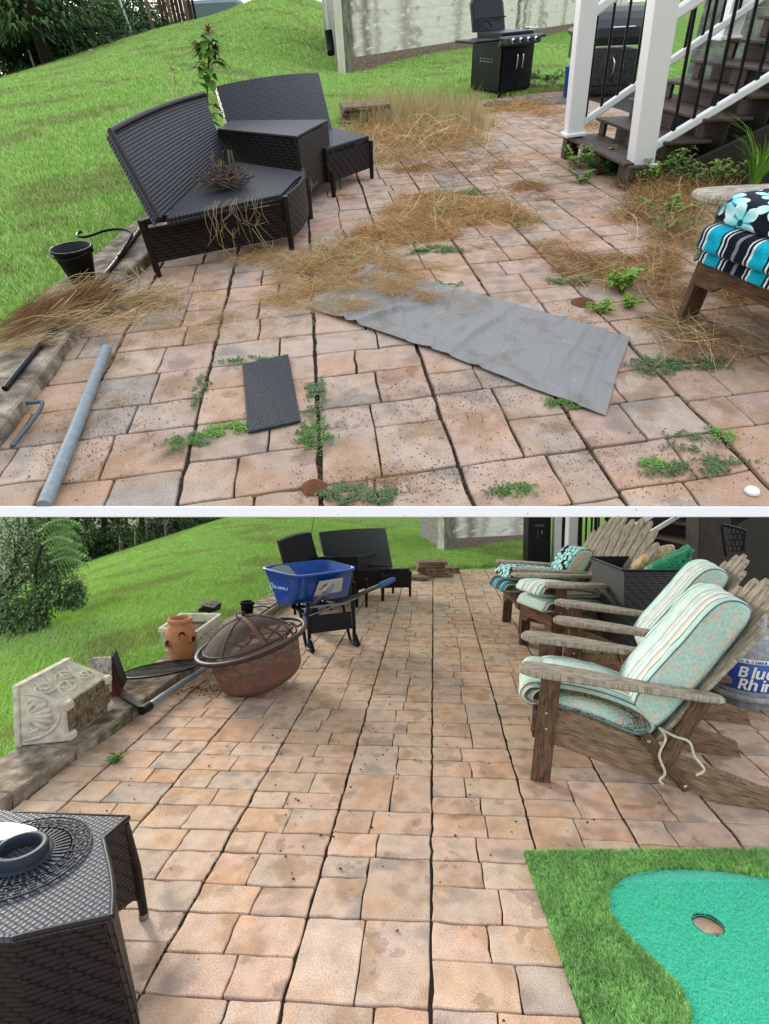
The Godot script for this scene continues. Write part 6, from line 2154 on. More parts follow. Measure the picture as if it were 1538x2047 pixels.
func steps_bank() -> void:
	var t := thing("deck_steps", Vector3(2.084, 0, -4.997), "dark brown wooden steps climbing to the right between white railings", "steps")
	var front := [1.90, 2.19, 2.45, 2.73, 2.95, 3.2, 3.45]
	var level := [0.184, 0.312, 0.448, 0.578, 0.71, 0.845, 0.98]
	for i in 7:
		var x: float = front[i]; var y: float = level[i]
		var sk := 0.125
		var deep := 0.36 if i < 6 else 1.2
		var s := begin()
		prism(s, [Vector3(x, y - 0.022, -6.3), Vector3(x + sk, y - 0.022, -4.98), Vector3(x + sk + deep, y - 0.022, -4.98), Vector3(x + deep, y - 0.022, -6.3)], Vector3(0, 0.022, 0), 0.004)
		part("tread", s, M.deck, t)
		var lo: float = level[i - 1] + 0.002 if i else 0.0
		# open risers: two short boards with a gap between
		for q in [[0.02, 0.10], [0.46, 0.62], [0.9, 0.98]]:
			var a := Vector3(x + 0.03 + sk * q[0], lo, lerpf(-6.28, -5.0, q[0])); var b := Vector3(x + 0.03 + sk * q[1], lo, lerpf(-6.28, -5.0, q[1]))
			s = begin()
			prism(s, [a, b, b + Vector3.UP * (y - 0.024 - lo), a + Vector3.UP * (y - 0.024 - lo)], Vector3(0.03, 0, 0), 0.003)
			part("riser_block", s, M.deck, t)
		s = begin()
		var a2 := Vector3(x + 0.2, 0.0, -6.25); var b2 := Vector3(x + 0.2 + sk, 0.0, -5.02)
		prism(s, [a2, b2, b2 + Vector3.UP * (y - 0.026), a2 + Vector3.UP * (y - 0.026)], Vector3(0.02, 0, 0), 0.0)
		part("riser_back", s, M.deck_dark, t)
	var s := begin()
	prism(s, [Vector3(2.3, 0.0, -4.95), Vector3(4.6, 0.0, -4.95), Vector3(4.6, 0.78, -4.95), Vector3(4.0, 0.78, -4.95), Vector3(2.3, 0.08, -4.95)], Vector3(0, 0, -0.04), 0.006)
	part("stringer", s, M.deck_dark, t)
	s = begin()
	beam(s, Vector3(2.129, 0, -4.988), Vector3(2.129, 0, -4.988) + Vector3.UP * 0.17, 0.15, 0.15, Vector3.RIGHT, 0.006)
	part("near_footing", s, M.deck, t)
	s = begin()
	beam(s, Vector3(1.976, 0, -6.252), Vector3(1.976, 0, -6.252) + Vector3.UP * 0.16, 0.13, 0.13, Vector3.RIGHT, 0.006)
	part("far_footing", s, M.deck, t)
	var g := "white square railing posts of the wooden steps"
	post_white(Vector3(1.967, 0.192, -6.2), Vector3(1.898, 1.198, -6.2), 0.15, "farther white square post of the wooden steps, left of the two", g)
	post_white(Vector3(2.187, 0.138, -5.06), Vector3(2.068, 1.176, -5.06), 0.165, "nearer white square post of the wooden steps, in front", g)
	post_white(Vector3(3.226, 0.83, -6.3), Vector3(3.226, 0.83, -6.3) + Vector3.UP * 0.9, 0.15, "white square post at the top of the wooden steps", g)
	for side in 2:
		var r := thing("railing", Vector3(2.038, 0.287, -6.2) if side == 0 else Vector3(2.224, 0.261, -5.05), ["farther white sloping rail with black balusters beside the wooden steps", "nearer white sloping rail with black balusters beside the wooden steps"][side], "railing", "sloping rails of the wooden steps")
		var a := Vector3(2.025, 0.28, -6.2) if side == 0 else Vector3(2.218, 0.254, -5.05)
		var b := Vector3(2.511, 0.576, -6.2) if side == 0 else Vector3(2.895, 0.628, -5.05)
		var rise := (Vector3(1.91, 1.045, -6.2) - Vector3(1.967, 0.192, -6.2)).normalized() if side == 0 else (Vector3(2.089, 1.05, -5.06) - Vector3(2.187, 0.138, -5.06)).normalized()
		var dir := (b - a).normalized()
		var stop := a + dir * 2.0
		s = begin()
		beam(s, a, stop, 0.055, 0.055, Vector3.UP, 0.008)
		part("lower_rail", s, M.white, r)
		s = begin()
		beam(s, a + rise * 0.78, stop + rise * 0.78, 0.07, 0.07, Vector3.UP, 0.012)
		part("upper_rail", s, M.white, r)
		for i in 13:
			s = begin()
			var p := a + dir * (0.04 + i * 0.15)
			beam(s, p + rise * 0.02, p + rise * 0.76, 0.022, 0.022, Vector3.RIGHT, 0.004)
			part("baluster", s, M.black, r)
	# pale clapboard house behind
	var hw := thing("house_siding", Vector3(4.327, 0.545, -9), "pale sage clapboard house wall seen through the balusters", "house wall")
	for i in 10:
		s = begin()
		box(s, Vector3(6.1, 0.25 + i * 0.13, -9.4), Vector3(3.4, 0.125, 0.03), 0.004)
		part("board", s, mat("sage siding", lin(0.42, 0.46, 0.42), 0.7, MOTTLE, 1.0), hw)

func chair_bank() -> void:
	var c := adirondack(Vector3(1.60, 0, -2.215), PI + 0.347, 0.31, 0.85, "weathered wooden chair at the right edge of the weedy patio, cushions piled on it", "", M.wood_brown, M.wood_grey)
	var g := "piled cushions on the chair of the weedy patio"
	var k := [Vector2(0.11, 0.0), Vector2(0.13, 0.045), Vector2(0.1, 0.09), Vector2(-0.1, 0.095), Vector2(-0.4, 0.08), Vector2(-0.45, 0.04), Vector2(-0.4, 0.0), Vector2(-0.1, -0.005)]
	for q in [[0.315, 0.0, 0.6, M.bands, "lowest thin striped cushion of the pile on the right-hand chair"], [0.37, 0.03, 1.05, M.bands, "thick turquoise and black striped cushion in the middle of the pile"], [0.47, -0.02, 1.05, M.floral, "topmost cushion of the pile, pale flowers on black"]]:
		var prof := []
		for p in k: prof.append(Vector2(p.x + q[1], q[0] + p.y * q[2]))
		pad("cushion", c, prof, -0.29, 0.27, 0.045, q[3], q[4], g)

func loose_things_bank() -> void:
	# grey sheet with folds
	var s := begin()
	var q := [Vector3(-0.37, 0, -2.906), Vector3(0.852, 0, -1.762), Vector3(1.175, 0, -2.395), Vector3(-0.014, 0, -3.444)]
	var rip := noise(3.0, 3, FastNoiseLite.TYPE_SIMPLEX_SMOOTH, 81)
	var f := func(u: float, v: float) -> Vector3:
		var p: Vector3 = q[0].lerp(q[1], u).lerp(q[3].lerp(q[2], u), v)
		p += Vector3(rip.get_noise_2d(u * 0.6, 3.0) * 0.02 * (1.0 - absf(2 * v - 1)), 0, rip.get_noise_2d(u * 0.5, 9.0) * 0.03)
		var y := 0.016 + rip.get_noise_2d(p.x * 0.8, p.z * 0.8) * 0.008
		for c in [[0.34, 0.22, 0.03, 0.011], [0.45, -0.12, 0.016, 0.014], [0.6, 0.06, 0.02, 0.01], [0.73, 0.14, 0.012, 0.016], [0.2, 0.24, 0.022, 0.012], [0.1, -0.15, 0.02, 0.014], [0.27, -0.3, 0.014, 0.014], [0.86, 0.03, 0.008, 0.012]]:
			var d: float = u - (c[0] + c[1] * (v - 0.5) + 0.01 * rip.get_noise_2d(v * 1.5, c[0] * 20.0))
			# a fold: slow rise, then a sharp drop
			var k := 0.6 + 0.4 * sin(v * 5.0 + c[0] * 20.0)
			y += c[2] * k * (exp(d / 0.03) if d < 0.0 else exp(-d / 0.003))
		if u > 0.93: y -= 0.006
		return Vector3(p.x, maxf(y, 0.008), p.z)
	sheet(s, f, 200, 40, 1.6, 0.7, 0.003)
	var soil := field(512, 0.012, 6, FastNoiseLite.TYPE_SIMPLEX_SMOOTH, 33)
	var scuff := field(512, 0.03, 4, FastNoiseLite.TYPE_SIMPLEX_SMOOTH, 34)
	var cloth := func(fl: PackedFloat32Array, x: float, y: float) -> Color:
		var c := Color(0.80, 0.80, 0.80).lerp(Color(0.7, 0.67, 0.62), smoothstep(0.5, 0.9, fl[0]) * 0.8)
		c = c.lerp(Color(0.98, 0.98, 0.96), smoothstep(0.78, 0.9, fl[1]) * 0.35)
		return c * (0.94 + 0.1 * fl[2])
	var crease := func(fl: PackedFloat32Array, x: float, y: float) -> Color:
		var h := 0.5
		for w in [[0.0, 3.0, 0.12, 0.0], [0.35, 2.0, 0.2, 0.3], [0.0, 2.0, -0.3, 0.1], [1.57, 2.0, 0.1, 0.4], [1.2, 1.0, 0.3, 0.7]]:
			var d := fposmod((x * cos(w[0]) + y * sin(w[0])) * w[1] + w[2] * sin(y * TAU + w[3] * 9.0) * 0.3 + w[3], 1.0)
			h += 0.22 * (exp(-d * 14.0) - exp(-absf(d - 0.5) * 60.0))
		return Color(h, h, h)
	var felt := mat("grey fabric sheet", lin(0.43, 0.415, 0.40), 0.9, bake("felt_grey", 512, [soil, scuff, field(512, 0.3, 1)], cloth), 0.75, bake("creases", 512, [], crease), 1.2, false)
	whole("fabric_sheet", s, felt, "creased grey weed-barrier sheet lying across the weedy paving", "sheet")
	# dark slate
	s = begin()
	prism(s, [Vector3(-0.605, 0.006, -2.284), Vector3(-0.405, 0.006, -2.358), Vector3(-0.304, 0.006, -1.801), Vector3(-0.498, 0.006, -1.741)], Vector3(0, 0.012, 0), 0.003)
	whole("slate_tile", s, mat("blue black slate", lin(0.03, 0.035, 0.045), 0.6, MOTTLE, 5.0, ROUGH, 0.5), "dark blue-black rectangular slate lying flat on the paving", "slate")
	s = begin()
	tube(s, [Vector3(-1.097, 0.03, -1.356), Vector3(-1.165, 0.025, -1.792), Vector3(-1.28, 0.025, -2.49)], 0.023, 16)
	var pipe := whole("grey_pipe", s, M.galvanised, "long grey plastic pipe lying on the paving beside the kerb", "pipe")
	s = begin()
	tube(s, curve([Vector3(-1.516, 0.03, -2.017), Vector3(-1.432, 0.03, -2.013), Vector3(-1.386, 0.03, -2.017), Vector3(-1.372, 0.03, -1.988), Vector3(-1.373, 0.02, -1.922), Vector3(-1.378, 0.015, -1.726)], 4), 0.008, 6)
	whole("bent_rod", s, mat("dark blue rod", lin(0.06, 0.085, 0.11), 0.45), "thin dark rod bent at a sharp angle at the left edge", "rod")
	var b := Vector3(-1.678, 0.063, -3.322)
	var t := pail(b, 0.066, 0.107, 0.17, "black bucket standing on the kerb by the straw heap")
	# hose and shepherd's hook on the kerb
	s = begin()
	tube(s, curve([Vector3(-1.533, 0.075, -2.057), Vector3(-1.55, 0.075, -2.329), Vector3(-1.559, 0.075, -2.569), Vector3(-1.558, 0.075, -2.814), Vector3(-1.553, 0.075, -3.086), Vector3(-1.561, 0.075, -3.393), Vector3(-1.585, 0.075, -3.802), Vector3(-1.615, 0.075, -4.211), Vector3(-1.621, 0.08, -4.511), Vector3(-1.623, 0.06, -4.924)], 4), 0.0125, 8)
	whole("garden_hose", s, M.black, "black garden hose running along the top of the weathered kerb", "hose")
	s = begin()
	tube(s, curve([Vector3(-1.566, 0.09, -3.637), Vector3(-1.581, 0.1, -3.879), Vector3(-1.571, 0.12, -3.956), Vector3(-1.616, 0.13, -4.026), Vector3(-1.701, 0.13, -4.074), Vector3(-1.785, 0.13, -4.043), Vector3(-1.831, 0.13, -3.963), Vector3(-1.881, 0.13, -3.929), Vector3(-1.927, 0.13, -3.958), Vector3(-1.937, 0.135, -4.006), Vector3(-1.916, 0.14, -4.018)], 4), 0.0085, 8)
	whole("crook_rod", s, M.black, "black metal crook with a curled end lying over the grass edge", "hook")
	stone_pile(Vector3(-0.015, 0, -8.881), [[0, 0, 0.62, 0.55, 0.06], [0.03, 0, 0.58, 0.5, 0.06], [-0.02, 0, 0.55, 0.5, 0.06], [0.02, 0.02, 0.6, 0.5, 0.05]], "stacked paving slabs half buried in dry grass by the sofa", 0.1)
	for q2 in [[Vector3(2.095, 0, -10.136), 0, 0.35, 0.3, "grey slate piece lying in front of the gas grill"], [Vector3(2.75, 0, -10.058), 0, 0.5, 0.5, "larger grey slate piece lying left of the white post"]]:
		s = begin()
		var p: Vector3 = q2[0]
		prism(s, [p + Vector3(-q2[2], 0.004, 0.1), p + Vector3(q2[2] * 0.8, 0.004, 0.25), p + Vector3(q2[2], 0.004, -q2[3] * 0.5), p + Vector3(-q2[2] * 0.4, 0.004, -q2[3])], Vector3(0, 0.02, 0), 0.004)
		whole("slate_piece", s, mat("grey slate", lin(0.13, 0.15, 0.18), 0.7, MOTTLE, 3.0), q2[4], "slate")
	# downspout at the wall corner
	t = thing("downspout", Vector3(-1.326, 0.218, -28.908), "white downspout with a black boot at the wall corner", "downspout")
	s = begin()
	var dp := Vector3(-0.726, 0.747, -16.6)
	beam(s, dp, dp + Vector3.UP * 1.6, 0.09, 0.07, Vector3.RIGHT, 0.01)
	part("pipe", s, M.white, t)
	s = begin()
	tube(s, curve([dp + Vector3(0, 0.03, 0.05), dp + Vector3(0.02, -0.2, 0.1), dp + Vector3(0.03, -0.36, 0.22)], 3), 0.09, 10)
	part("boot", s, M.black_matte, t)
	# white scrap at the right edge
	s = begin()
	var sc := Vector3(1.163, 0, -1.282)
	lathe(s, sc, [Vector2(0.018, 0), Vector2(0.024, 0.006), Vector2(0.018, 0.016), Vector2(0.004, 0.02)], 10)
	whole("white_scrap", s, M.white, "small white scrap on the paving at the lower right edge", "scrap")


# ---------- dry grass and weeds ----------
var STRAW := [Color(0.70, 0.48, 0.24), Color(0.60, 0.37, 0.16), Color(0.38, 0.21, 0.095), Color(0.76, 0.58, 0.32), Color(0.5, 0.3, 0.13), Color(0.66, 0.42, 0.19)]
var PALE := [Color(0.62, 0.5, 0.28), Color(0.55, 0.42, 0.22), Color(0.66, 0.56, 0.36), Color(0.48, 0.35, 0.18)]
var BROWN := [Color(0.24, 0.135, 0.07), Color(0.32, 0.19, 0.1), Color(0.2, 0.11, 0.055), Color(0.4, 0.26, 0.13)]

# spots: [centre, reach across, reach along, turn, amount, pile height, length]
func straw(called: String, label: String, spots: Array, tones: Array, mesh: ArrayMesh, dir := 99.0, upright := 0.12) -> void:
	var at := []; var tints := []
	var clump := noise(5.0, 3, FastNoiseLite.TYPE_SIMPLEX_SMOOTH, rng.randi() % 900)
	for q in spots:
		var n := 0
		while n < int(q[4] * 1.7):
			var r := sqrt(rng.randf()) if rng.randf() < 0.5 else pow(rng.randf(), 0.9)
			var a := rnd(0, TAU)
			var o := Vector3(cos(a) * r * q[1], 0, sin(a) * r * q[2]).rotated(Vector3.UP, q[3])
			var p: Vector3 = q[0] + o
			if clump.get_noise_2d(p.x, p.z) < -0.12 + 0.3 * r and rng.randf() < 0.88: continue
			n += 1
			p.y += 0.45 * q[5] * (1.0 - r * r) * rng.randf() + 0.004 + (0.07 if p.x < -1.52 and q[0].y < 0.02 else 0.0)
			var yaw := rnd(0, TAU) if dir > 90.0 else dir + rng.randfn(0.0, 0.38)
			var pitch := rng.randfn(0.0, upright)
			var l: float = q[6] * rnd(0.3, 1.1)
			var thick := clampf(-p.z / 2.2, 1.0, 2.5)
			at.append(Transform3D(Basis(Vector3.UP, yaw) * Basis(Vector3.BACK, absf(pitch)) * Basis(Vector3.RIGHT, rnd(0, TAU)).scaled(Vector3(1, 1, 1)) * Basis.from_scale(Vector3(l, l * rnd(0.2, 1.1), l) * Vector3(1, thick, thick)), p + Vector3.UP * absf(sin(pitch)) * l * 0.5))
			tints.append(hue(tones[rng.randi() % tones.size()], 0.4))
	scatter(called, mesh, M.straw, at, tints, label, "dry grass")

# standing dry stalks
func stalks(called: String, label: String, spots: Array, tones: Array, mesh: ArrayMesh) -> void:
	var at := []; var tints := []
	for q in spots:
		for i in q[4]:
			var a := rnd(0, TAU); var r := sqrt(rng.randf())
			var p: Vector3 = q[0] + Vector3(cos(a) * r * q[1], 0, sin(a) * r * q[2])
			var l: float = q[5] * rnd(0.5, 1.25)
			at.append(Transform3D(Basis(Vector3.UP, rnd(0, TAU)).scaled(Vector3(l, l, l)), p))
			tints.append(hue(tones[rng.randi() % tones.size()], 0.2))
	scatter(called, mesh, M.straw, at, tints, label, "dry grass")

# low creeping weed: runners with tiny paired leaves
func creeper(label: String, at: Vector3, rx: float, rz: float, turn: float, runners: int, tone: Color, size := 0.016) -> void:
	var s := begin()
	flat(s)
	s.set_color(Color(0.16, 0.1, 0.06))
	for i in int(runners * 1.15):
		var a := rnd(0, TAU)
		var o := at + Vector3(cos(a) * rx, 0, sin(a) * rz).rotated(Vector3.UP, turn) * sqrt(rng.randf()) * 0.55
		var dir := Vector3(cos(a) * rx, 0, sin(a) * rz).rotated(Vector3.UP, turn) * rnd(0.4, 1.0)
		var n := 3 + int(dir.length() / 0.02)
		for k in n:
			var p := o + dir * k / n + Vector3(rnd(-0.006, 0.006), rnd(0.002, 0.011), rnd(-0.006, 0.006))
			for side in [-1.0, 1.0]:
				leaf(s, p, dir.normalized().rotated(Vector3.UP, side * rnd(0.6, 1.5)) + Vector3.UP * rnd(0.0, 0.7), size * rnd(0.7, 1.3), 0.3, hue(tone, 0.25), 0.1)
	var t := whole("creeping_weed", s, M.leaf, label, "weed", "creeping weeds in the joints of the weedy patio")

# upright leafy weed
func weed(label: String, at: Vector3, stems: int, tall: float, spread: float, size: float, tone: Color, called := "leafy_weed") -> void:
	var t := thing(called, at, label, "weed")
	var s := begin()
	var l := begin()
	flat(l)
	for i in stems:
		var tip := at + Vector3(rnd(-1, 1) * spread, tall * rnd(0.6, 1.1), rnd(-1, 1) * spread)
		var p := curve([at + Vector3(rnd(-1, 1), 0, rnd(-1, 1)) * spread * 0.3, at.lerp(tip, 0.5) + Vector3(rnd(-0.02, 0.02), tall * 0.1, 0), tip], 4)
		tube(s, p, 0.0022, 4)
		for k in range(2, p.size()):
			for m in 3:
				var a := rnd(0, TAU)
				leaf(l, p[k], Vector3(cos(a), rnd(-0.1, 0.7), sin(a)), size * rnd(0.6, 1.2), 0.26, hue(tone, 0.2), 0.2)
	part("stem", s, mat("green stem", lin(0.12, 0.15, 0.05), 0.8), t)
	part("leaves", l, M.leaf, t)

func ant_hill(at: Vector3, r: float, label: String, grain: ArrayMesh) -> void:
	var t := thing("ant_hill", at, label, "ant hill")
	var s := begin()
	var sand := mat("red sand", lin(0.26, 0.105, 0.045), 1.0, GRAIN, 8.0, ROUGH, 1.0)
	lathe(s, at, [Vector2(r, -0.004), Vector2(r * 0.8, 0.006), Vector2(r * 0.5, 0.018), Vector2(r * 0.2, 0.028), Vector2(r * 0.08, 0.022)], 20)
	part("mound", s, sand, t)
	var spots := []; var tints := []
	for i in 900:
		var a := rnd(0, TAU); var d := absf(rng.randfn(0.0, 0.55))
		spots.append(Transform3D(Basis(Vector3(rnd(-1, 1), 1, rnd(-1, 1)).normalized(), rnd(0, 6)).scaled(Vector3.ONE * rnd(0.5, 1.4)), at + Vector3(cos(a) * d * r, maxf(0.027 * (1.0 - d), 0.001), sin(a) * d * r)))
		tints.append(hue(Color(0.3, 0.13, 0.06), 0.3))
	scatter("sand_grains", grain, M.straw, spots, tints, "", "", t)

func grain_mesh(size: float) -> ArrayMesh:
	var s := begin()
	flat(s)
	var p := [Vector3(1, 0, 0), Vector3(-0.4, 0, 0.9), Vector3(-0.5, 0, -0.8), Vector3(0, 0.8, 0)]
	for k in [[0, 3, 1], [1, 3, 2], [2, 3, 0]]: tri(s, p[k[0]] * size, p[k[1]] * size, p[k[2]] * size)
	return close(s)

func plants_bank() -> void:
	FR = BANK
	var st := straw_mesh()
	var tall := tuft_mesh(5, 0.05, 1.0, 0.012, 0.35)
	# the tall patch beside the slab stack
	stalks("tall_dry_grass", "tall pale dry grass standing along the edge between the sofa and the gas grill", [[Vector3(0.348, 0, -9.285), 0.75, 0.9, 0, 420, 0.36], [Vector3(0.746, 0, -9.066), 0.8, 0.9, 0, 520, 0.36], [Vector3(1.006, 0, -8.368), 0.65, 0.7, 0, 330, 0.26], [Vector3(0.064, 0, -8.856), 0.4, 0.5, 0, 160, 0.3], [Vector3(1.316, 0, -10.091), 0.6, 0.8, 0, 200, 0.22]], PALE + [Color(0.3, 0.34, 0.14)], tall)
	straw("flattened_dry_grass", "flattened golden straw in front of the tall dry grass", [[Vector3(0.407, 0, -7.825), 0.8, 0.8, 0, 1700, 0.07, 0.3], [Vector3(0.781, 0, -7.401), 0.6, 0.6, 0, 1100, 0.06, 0.28], [Vector3(0.075, 0, -7.592), 0.4, 0.6, 0, 700, 0.06, 0.28], [Vector3(1.275, 0, -8.481), 0.5, 0.6, 0, 500, 0.04, 0.25], [Vector3(0.289, 0, -6.613), 0.4, 0.35, 0, 350, 0.03, 0.22]], PALE + STRAW, st, 99.0, 0.3)
	straw("straw_by_grill", "brown straw on the paving between the two slate pieces", [[Vector3(2.352, 0, -9.875), 0.6, 0.55, 0, 600, 0.03, 0.28], [Vector3(1.917, 0, -9.513), 0.5, 0.3, 0, 250, 0.03, 0.25], [Vector3(2.439, 0, -9.044), 0.5, 0.3, 0, 220, 0.02, 0.25]], STRAW, st)
	straw("straw_bank", "long band of tangled brown straw across the middle of the weedy paving", [[Vector3(0.608, 0, -4.575), 0.55, 0.38, 0.1, 2100, 0.06, 0.19], [Vector3(0.818, 0, -4.47), 0.3, 0.25, 0, 800, 0.05, 0.18], [Vector3(0.275, 0, -4.132), 0.38, 0.28, 0, 1300, 0.05, 0.19], [Vector3(0.062, 0, -4), 0.3, 0.25, 0, 900, 0.05, 0.19], [Vector3(0.453, 0, -4.966), 0.3, 0.2, 0, 500, 0.04, 0.18], [Vector3(1.044, 0, -4.302), 0.22, 0.3, 0, 420, 0.04, 0.18]], STRAW, st, 99.0, 0.2)
	straw("straw_bank", "straw spread between the sofa front and the grey sheet", [[Vector3(-0.17, 0, -3.635), 0.34, 0.32, 0, 1500, 0.05, 0.18], [Vector3(-0.381, 0, -3.487), 0.25, 0.24, 0, 700, 0.04, 0.19], [Vector3(-0.133, 0, -3.209), 0.28, 0.2, 0, 750, 0.04, 0.17], [Vector3(0.134, 0, -3.373), 0.3, 0.2, 0, 650, 0.04, 0.16], [Vector3(-0.411, 0, -3.097), 0.24, 0.2, 0, 420, 0.02, 0.2], [Vector3(-0.685, 0, -3.711), 0.24, 0.2, 0, 200, 0.02, 0.22]], STRAW + PALE, st, 99.0, 0.18)
	straw("straw_bank", "matted red-brown straw left of the pile of cushions", [[Vector3(1.387, 0, -3.198), 0.34, 0.26, 0.2, 1900, 0.05, 0.16], [Vector3(1.229, 0, -3.344), 0.2, 0.22, 0, 600, 0.04, 0.16], [Vector3(1.561, 0, -3.058), 0.2, 0.25, 0, 800, 0.04, 0.16], [Vector3(1.185, 0, -3.621), 0.2, 0.2, 0, 260, 0.03, 0.16], [Vector3(1.738, 0, -3.356), 0.15, 0.2, 0, 350, 0.04, 0.2]], BROWN + STRAW, st, 99.0, 0.2)
	straw("straw_bank", "thin dry stems lying in front of the wooden chair leg", [[Vector3(1.478, 0, -2.485), 0.22, 0.16, 0, 420, 0.02, 0.2], [Vector3(1.498, 0, -2.273), 0.25, 0.16, 0, 300, 0.02, 0.24], [Vector3(1.553, 0, -2.778), 0.15, 0.15, 0, 300, 0.03, 0.18], [Vector3(1.821, 0, -2.744), 0.2, 0.3, 0, 500, 0.03, 0.2]], BROWN + STRAW, st)
	straw("straw_by_steps", "dry brown weeds tangled between the steps and the pile of cushions", [[Vector3(2.184, 0, -4.357), 0.35, 0.5, 0, 1500, 0.12, 0.2], [Vector3(2.261, 0, -4.928), 0.25, 0.3, 0, 600, 0.14, 0.2], [Vector3(2.502, 0, -4.575), 0.3, 0.4, 0, 700, 0.14, 0.22], [Vector3(1.857, 0, -4.161), 0.2, 0.25, 0, 350, 0.04, 0.2], [Vector3(1.974, 0, -3.696), 0.2, 0.3, 0, 600, 0.06, 0.2]], BROWN + STRAW + [Color(0.2, 0.24, 0.09)], st, 99.0, 0.45)
	straw("straw_heap", "thick heap of brown hay with long pale stalks lying across the kerb at the left", [[Vector3(-1.637, 0.05, -2.889), 0.22, 0.17, 0.2, 1700, 0.1, 0.17], [Vector3(-1.693, 0.05, -2.713), 0.18, 0.18, 0.2, 1600, 0.1, 0.16], [Vector3(-1.544, 0.05, -3.071), 0.16, 0.13, 0.2, 800, 0.06, 0.17]], BROWN + [Color(0.45, 0.3, 0.15)], st, 0.25, 0.3)
	straw("straw_heap", "bundle of long pale stalks at the front of the hay heap on the kerb", [[Vector3(-1.522, 0.05, -2.693), 0.26, 0.035, 0.2, 120, 0.06, 0.42], [Vector3(-1.412, 0.03, -3.022), 0.26, 0.05, 0.15, 90, 0.05, 0.4], [Vector3(-1.619, 0.06, -2.481), 0.1, 0.05, 0.3, 60, 0.05, 0.3], [Vector3(-1.633, 0.07, -3.074), 0.22, 0.05, 0.3, 60, 0.1, 0.34]], PALE, st, 0.22, 0.12)
	straw("straw_scatter", "scattered thin stalks on the paving beside the hay heap", [[Vector3(-1.294, 0, -2.87), 0.3, 0.25, 0, 170, 0.02, 0.26], [Vector3(-1.174, 0, -3.123), 0.3, 0.2, 0, 120, 0.02, 0.3], [Vector3(-1.274, 0, -2.422), 0.25, 0.25, 0, 200, 0.01, 0.14], [Vector3(-0.913, 0, -2.705), 0.35, 0.25, 0, 200, 0.01, 0.18], [Vector3(-0.647, 0, -2.793), 0.35, 0.25, 0, 190, 0.01, 0.18], [Vector3(-1.165, 0, -1.87), 0.2, 0.25, 0, 160, 0.01, 0.1], [Vector3(-1.041, 0, -2.045), 0.3, 0.2, 0, 110, 0.01, 0.12]], PALE + STRAW, st)
	straw("straw_scatter", "sparse straw bits strewn over the far paving of the weedy patio", [[Vector3(1.273, 0, -6.096), 0.9, 1.0, 0, 420, 0.01, 0.2], [Vector3(0.711, 0, -6.227), 0.7, 0.7, 0, 420, 0.02, 0.2], [Vector3(1.418, 0, -4.782), 0.5, 0.5, 0, 240, 0.01, 0.16], [Vector3(1.352, 0, -5.179), 0.2, 0.16, 0, 420, 0.03, 0.16], [Vector3(0.454, 0, -6.064), 0.2, 0.2, 0, 260, 0.03, 0.18], [Vector3(0.693, 0, -3.696), 0.5, 0.4, 0, 240, 0.01, 0.14], [Vector3(2.735, 0, -8.028), 0.6, 0.8, 0, 300, 0.01, 0.24]], STRAW + BROWN, st)
	straw("straw_scatter", "fine dead stems and roots over the near paving of the weedy patio", [[Vector3(0.186, 0, -1.929), 0.35, 0.2, 0, 500, 0.01, 0.06], [Vector3(0.023, 0, -1.408), 0.2, 0.1, 0, 420, 0.015, 0.07], [Vector3(0.469, 0, -1.829), 0.3, 0.2, 0, 260, 0.01, 0.06], [Vector3(0.667, 0, -1.69), 0.06, 0.05, 0, 60, 0.02, 0.12], [Vector3(0.853, 0, -1.534), 0.3, 0.15, 0, 260, 0.008, 0.05], [Vector3(-0.265, 0, -1.723), 0.3, 0.2, 0, 140, 0.008, 0.07], [Vector3(-1.002, 0, -1.571), 0.14, 0.16, 0, 320, 0.01, 0.05], [Vector3(1.283, 0, -1.901), 0.25, 0.2, 0, 240, 0.01, 0.1]], BROWN + STRAW, st)
	straw("straw_scatter", "straw lying over the upper edge of the grey sheet", [[Vector3(0.066, 0.03, -3.102), 0.26, 0.14, 0, 700, 0.02, 0.14], [Vector3(0.272, 0.03, -2.918), 0.22, 0.1, 0, 320, 0.015, 0.13], [Vector3(-0.153, 0.025, -2.851), 0.22, 0.14, 0, 420, 0.02, 0.14], [Vector3(0.458, 0.025, -2.725), 0.2, 0.12, 0, 90, 0.01, 0.1]], STRAW + PALE, st)
	straw("straw_litter", "short brown litter strewn thinly over the middle paving of the weedy patio", [[Vector3(-0.143, 0, -4.032), 1.0, 0.7, 0, 700, 0.01, 0.06], [Vector3(0.846, 0, -4.891), 1.1, 1.0, 0, 900, 0.01, 0.07], [Vector3(1.134, 0, -3.115), 0.6, 0.5, 0, 500, 0.01, 0.05], [Vector3(0.2, 0, -2.089), 0.8, 0.3, 0, 420, 0.008, 0.04], [Vector3(1.285, 0, -2.247), 0.4, 0.3, 0, 420, 0.01, 0.05], [Vector3(-1.085, 0, -2.504), 0.5, 0.5, 0, 500, 0.01, 0.05]], BROWN, st)
	straw("loose_stalks", "long pale stalks lying loose over the straw of the weedy patio", [[Vector3(0.527, 0, -4.522), 0.6, 0.4, 0, 130, 0.07, 0.34], [Vector3(-0.075, 0, -3.621), 0.4, 0.35, 0, 120, 0.06, 0.3], [Vector3(1.349, 0, -3.086), 0.4, 0.3, 0, 110, 0.06, 0.28], [Vector3(0.547, 0, -7.312), 0.9, 0.8, 0, 120, 0.08, 0.5], [Vector3(2.059, 0, -3.895), 0.4, 0.5, 0, 110, 0.12, 0.32], [Vector3(1.476, 0, -2.325), 0.3, 0.2, 0, 70, 0.03, 0.34]], [Color(0.72, 0.6, 0.38), Color(0.64, 0.5, 0.28)], st, 99.0, 0.3)
	# leaf litter and soil crumbs
	var crumb := grain_mesh(0.0038)
	var spots := []; var tints := []
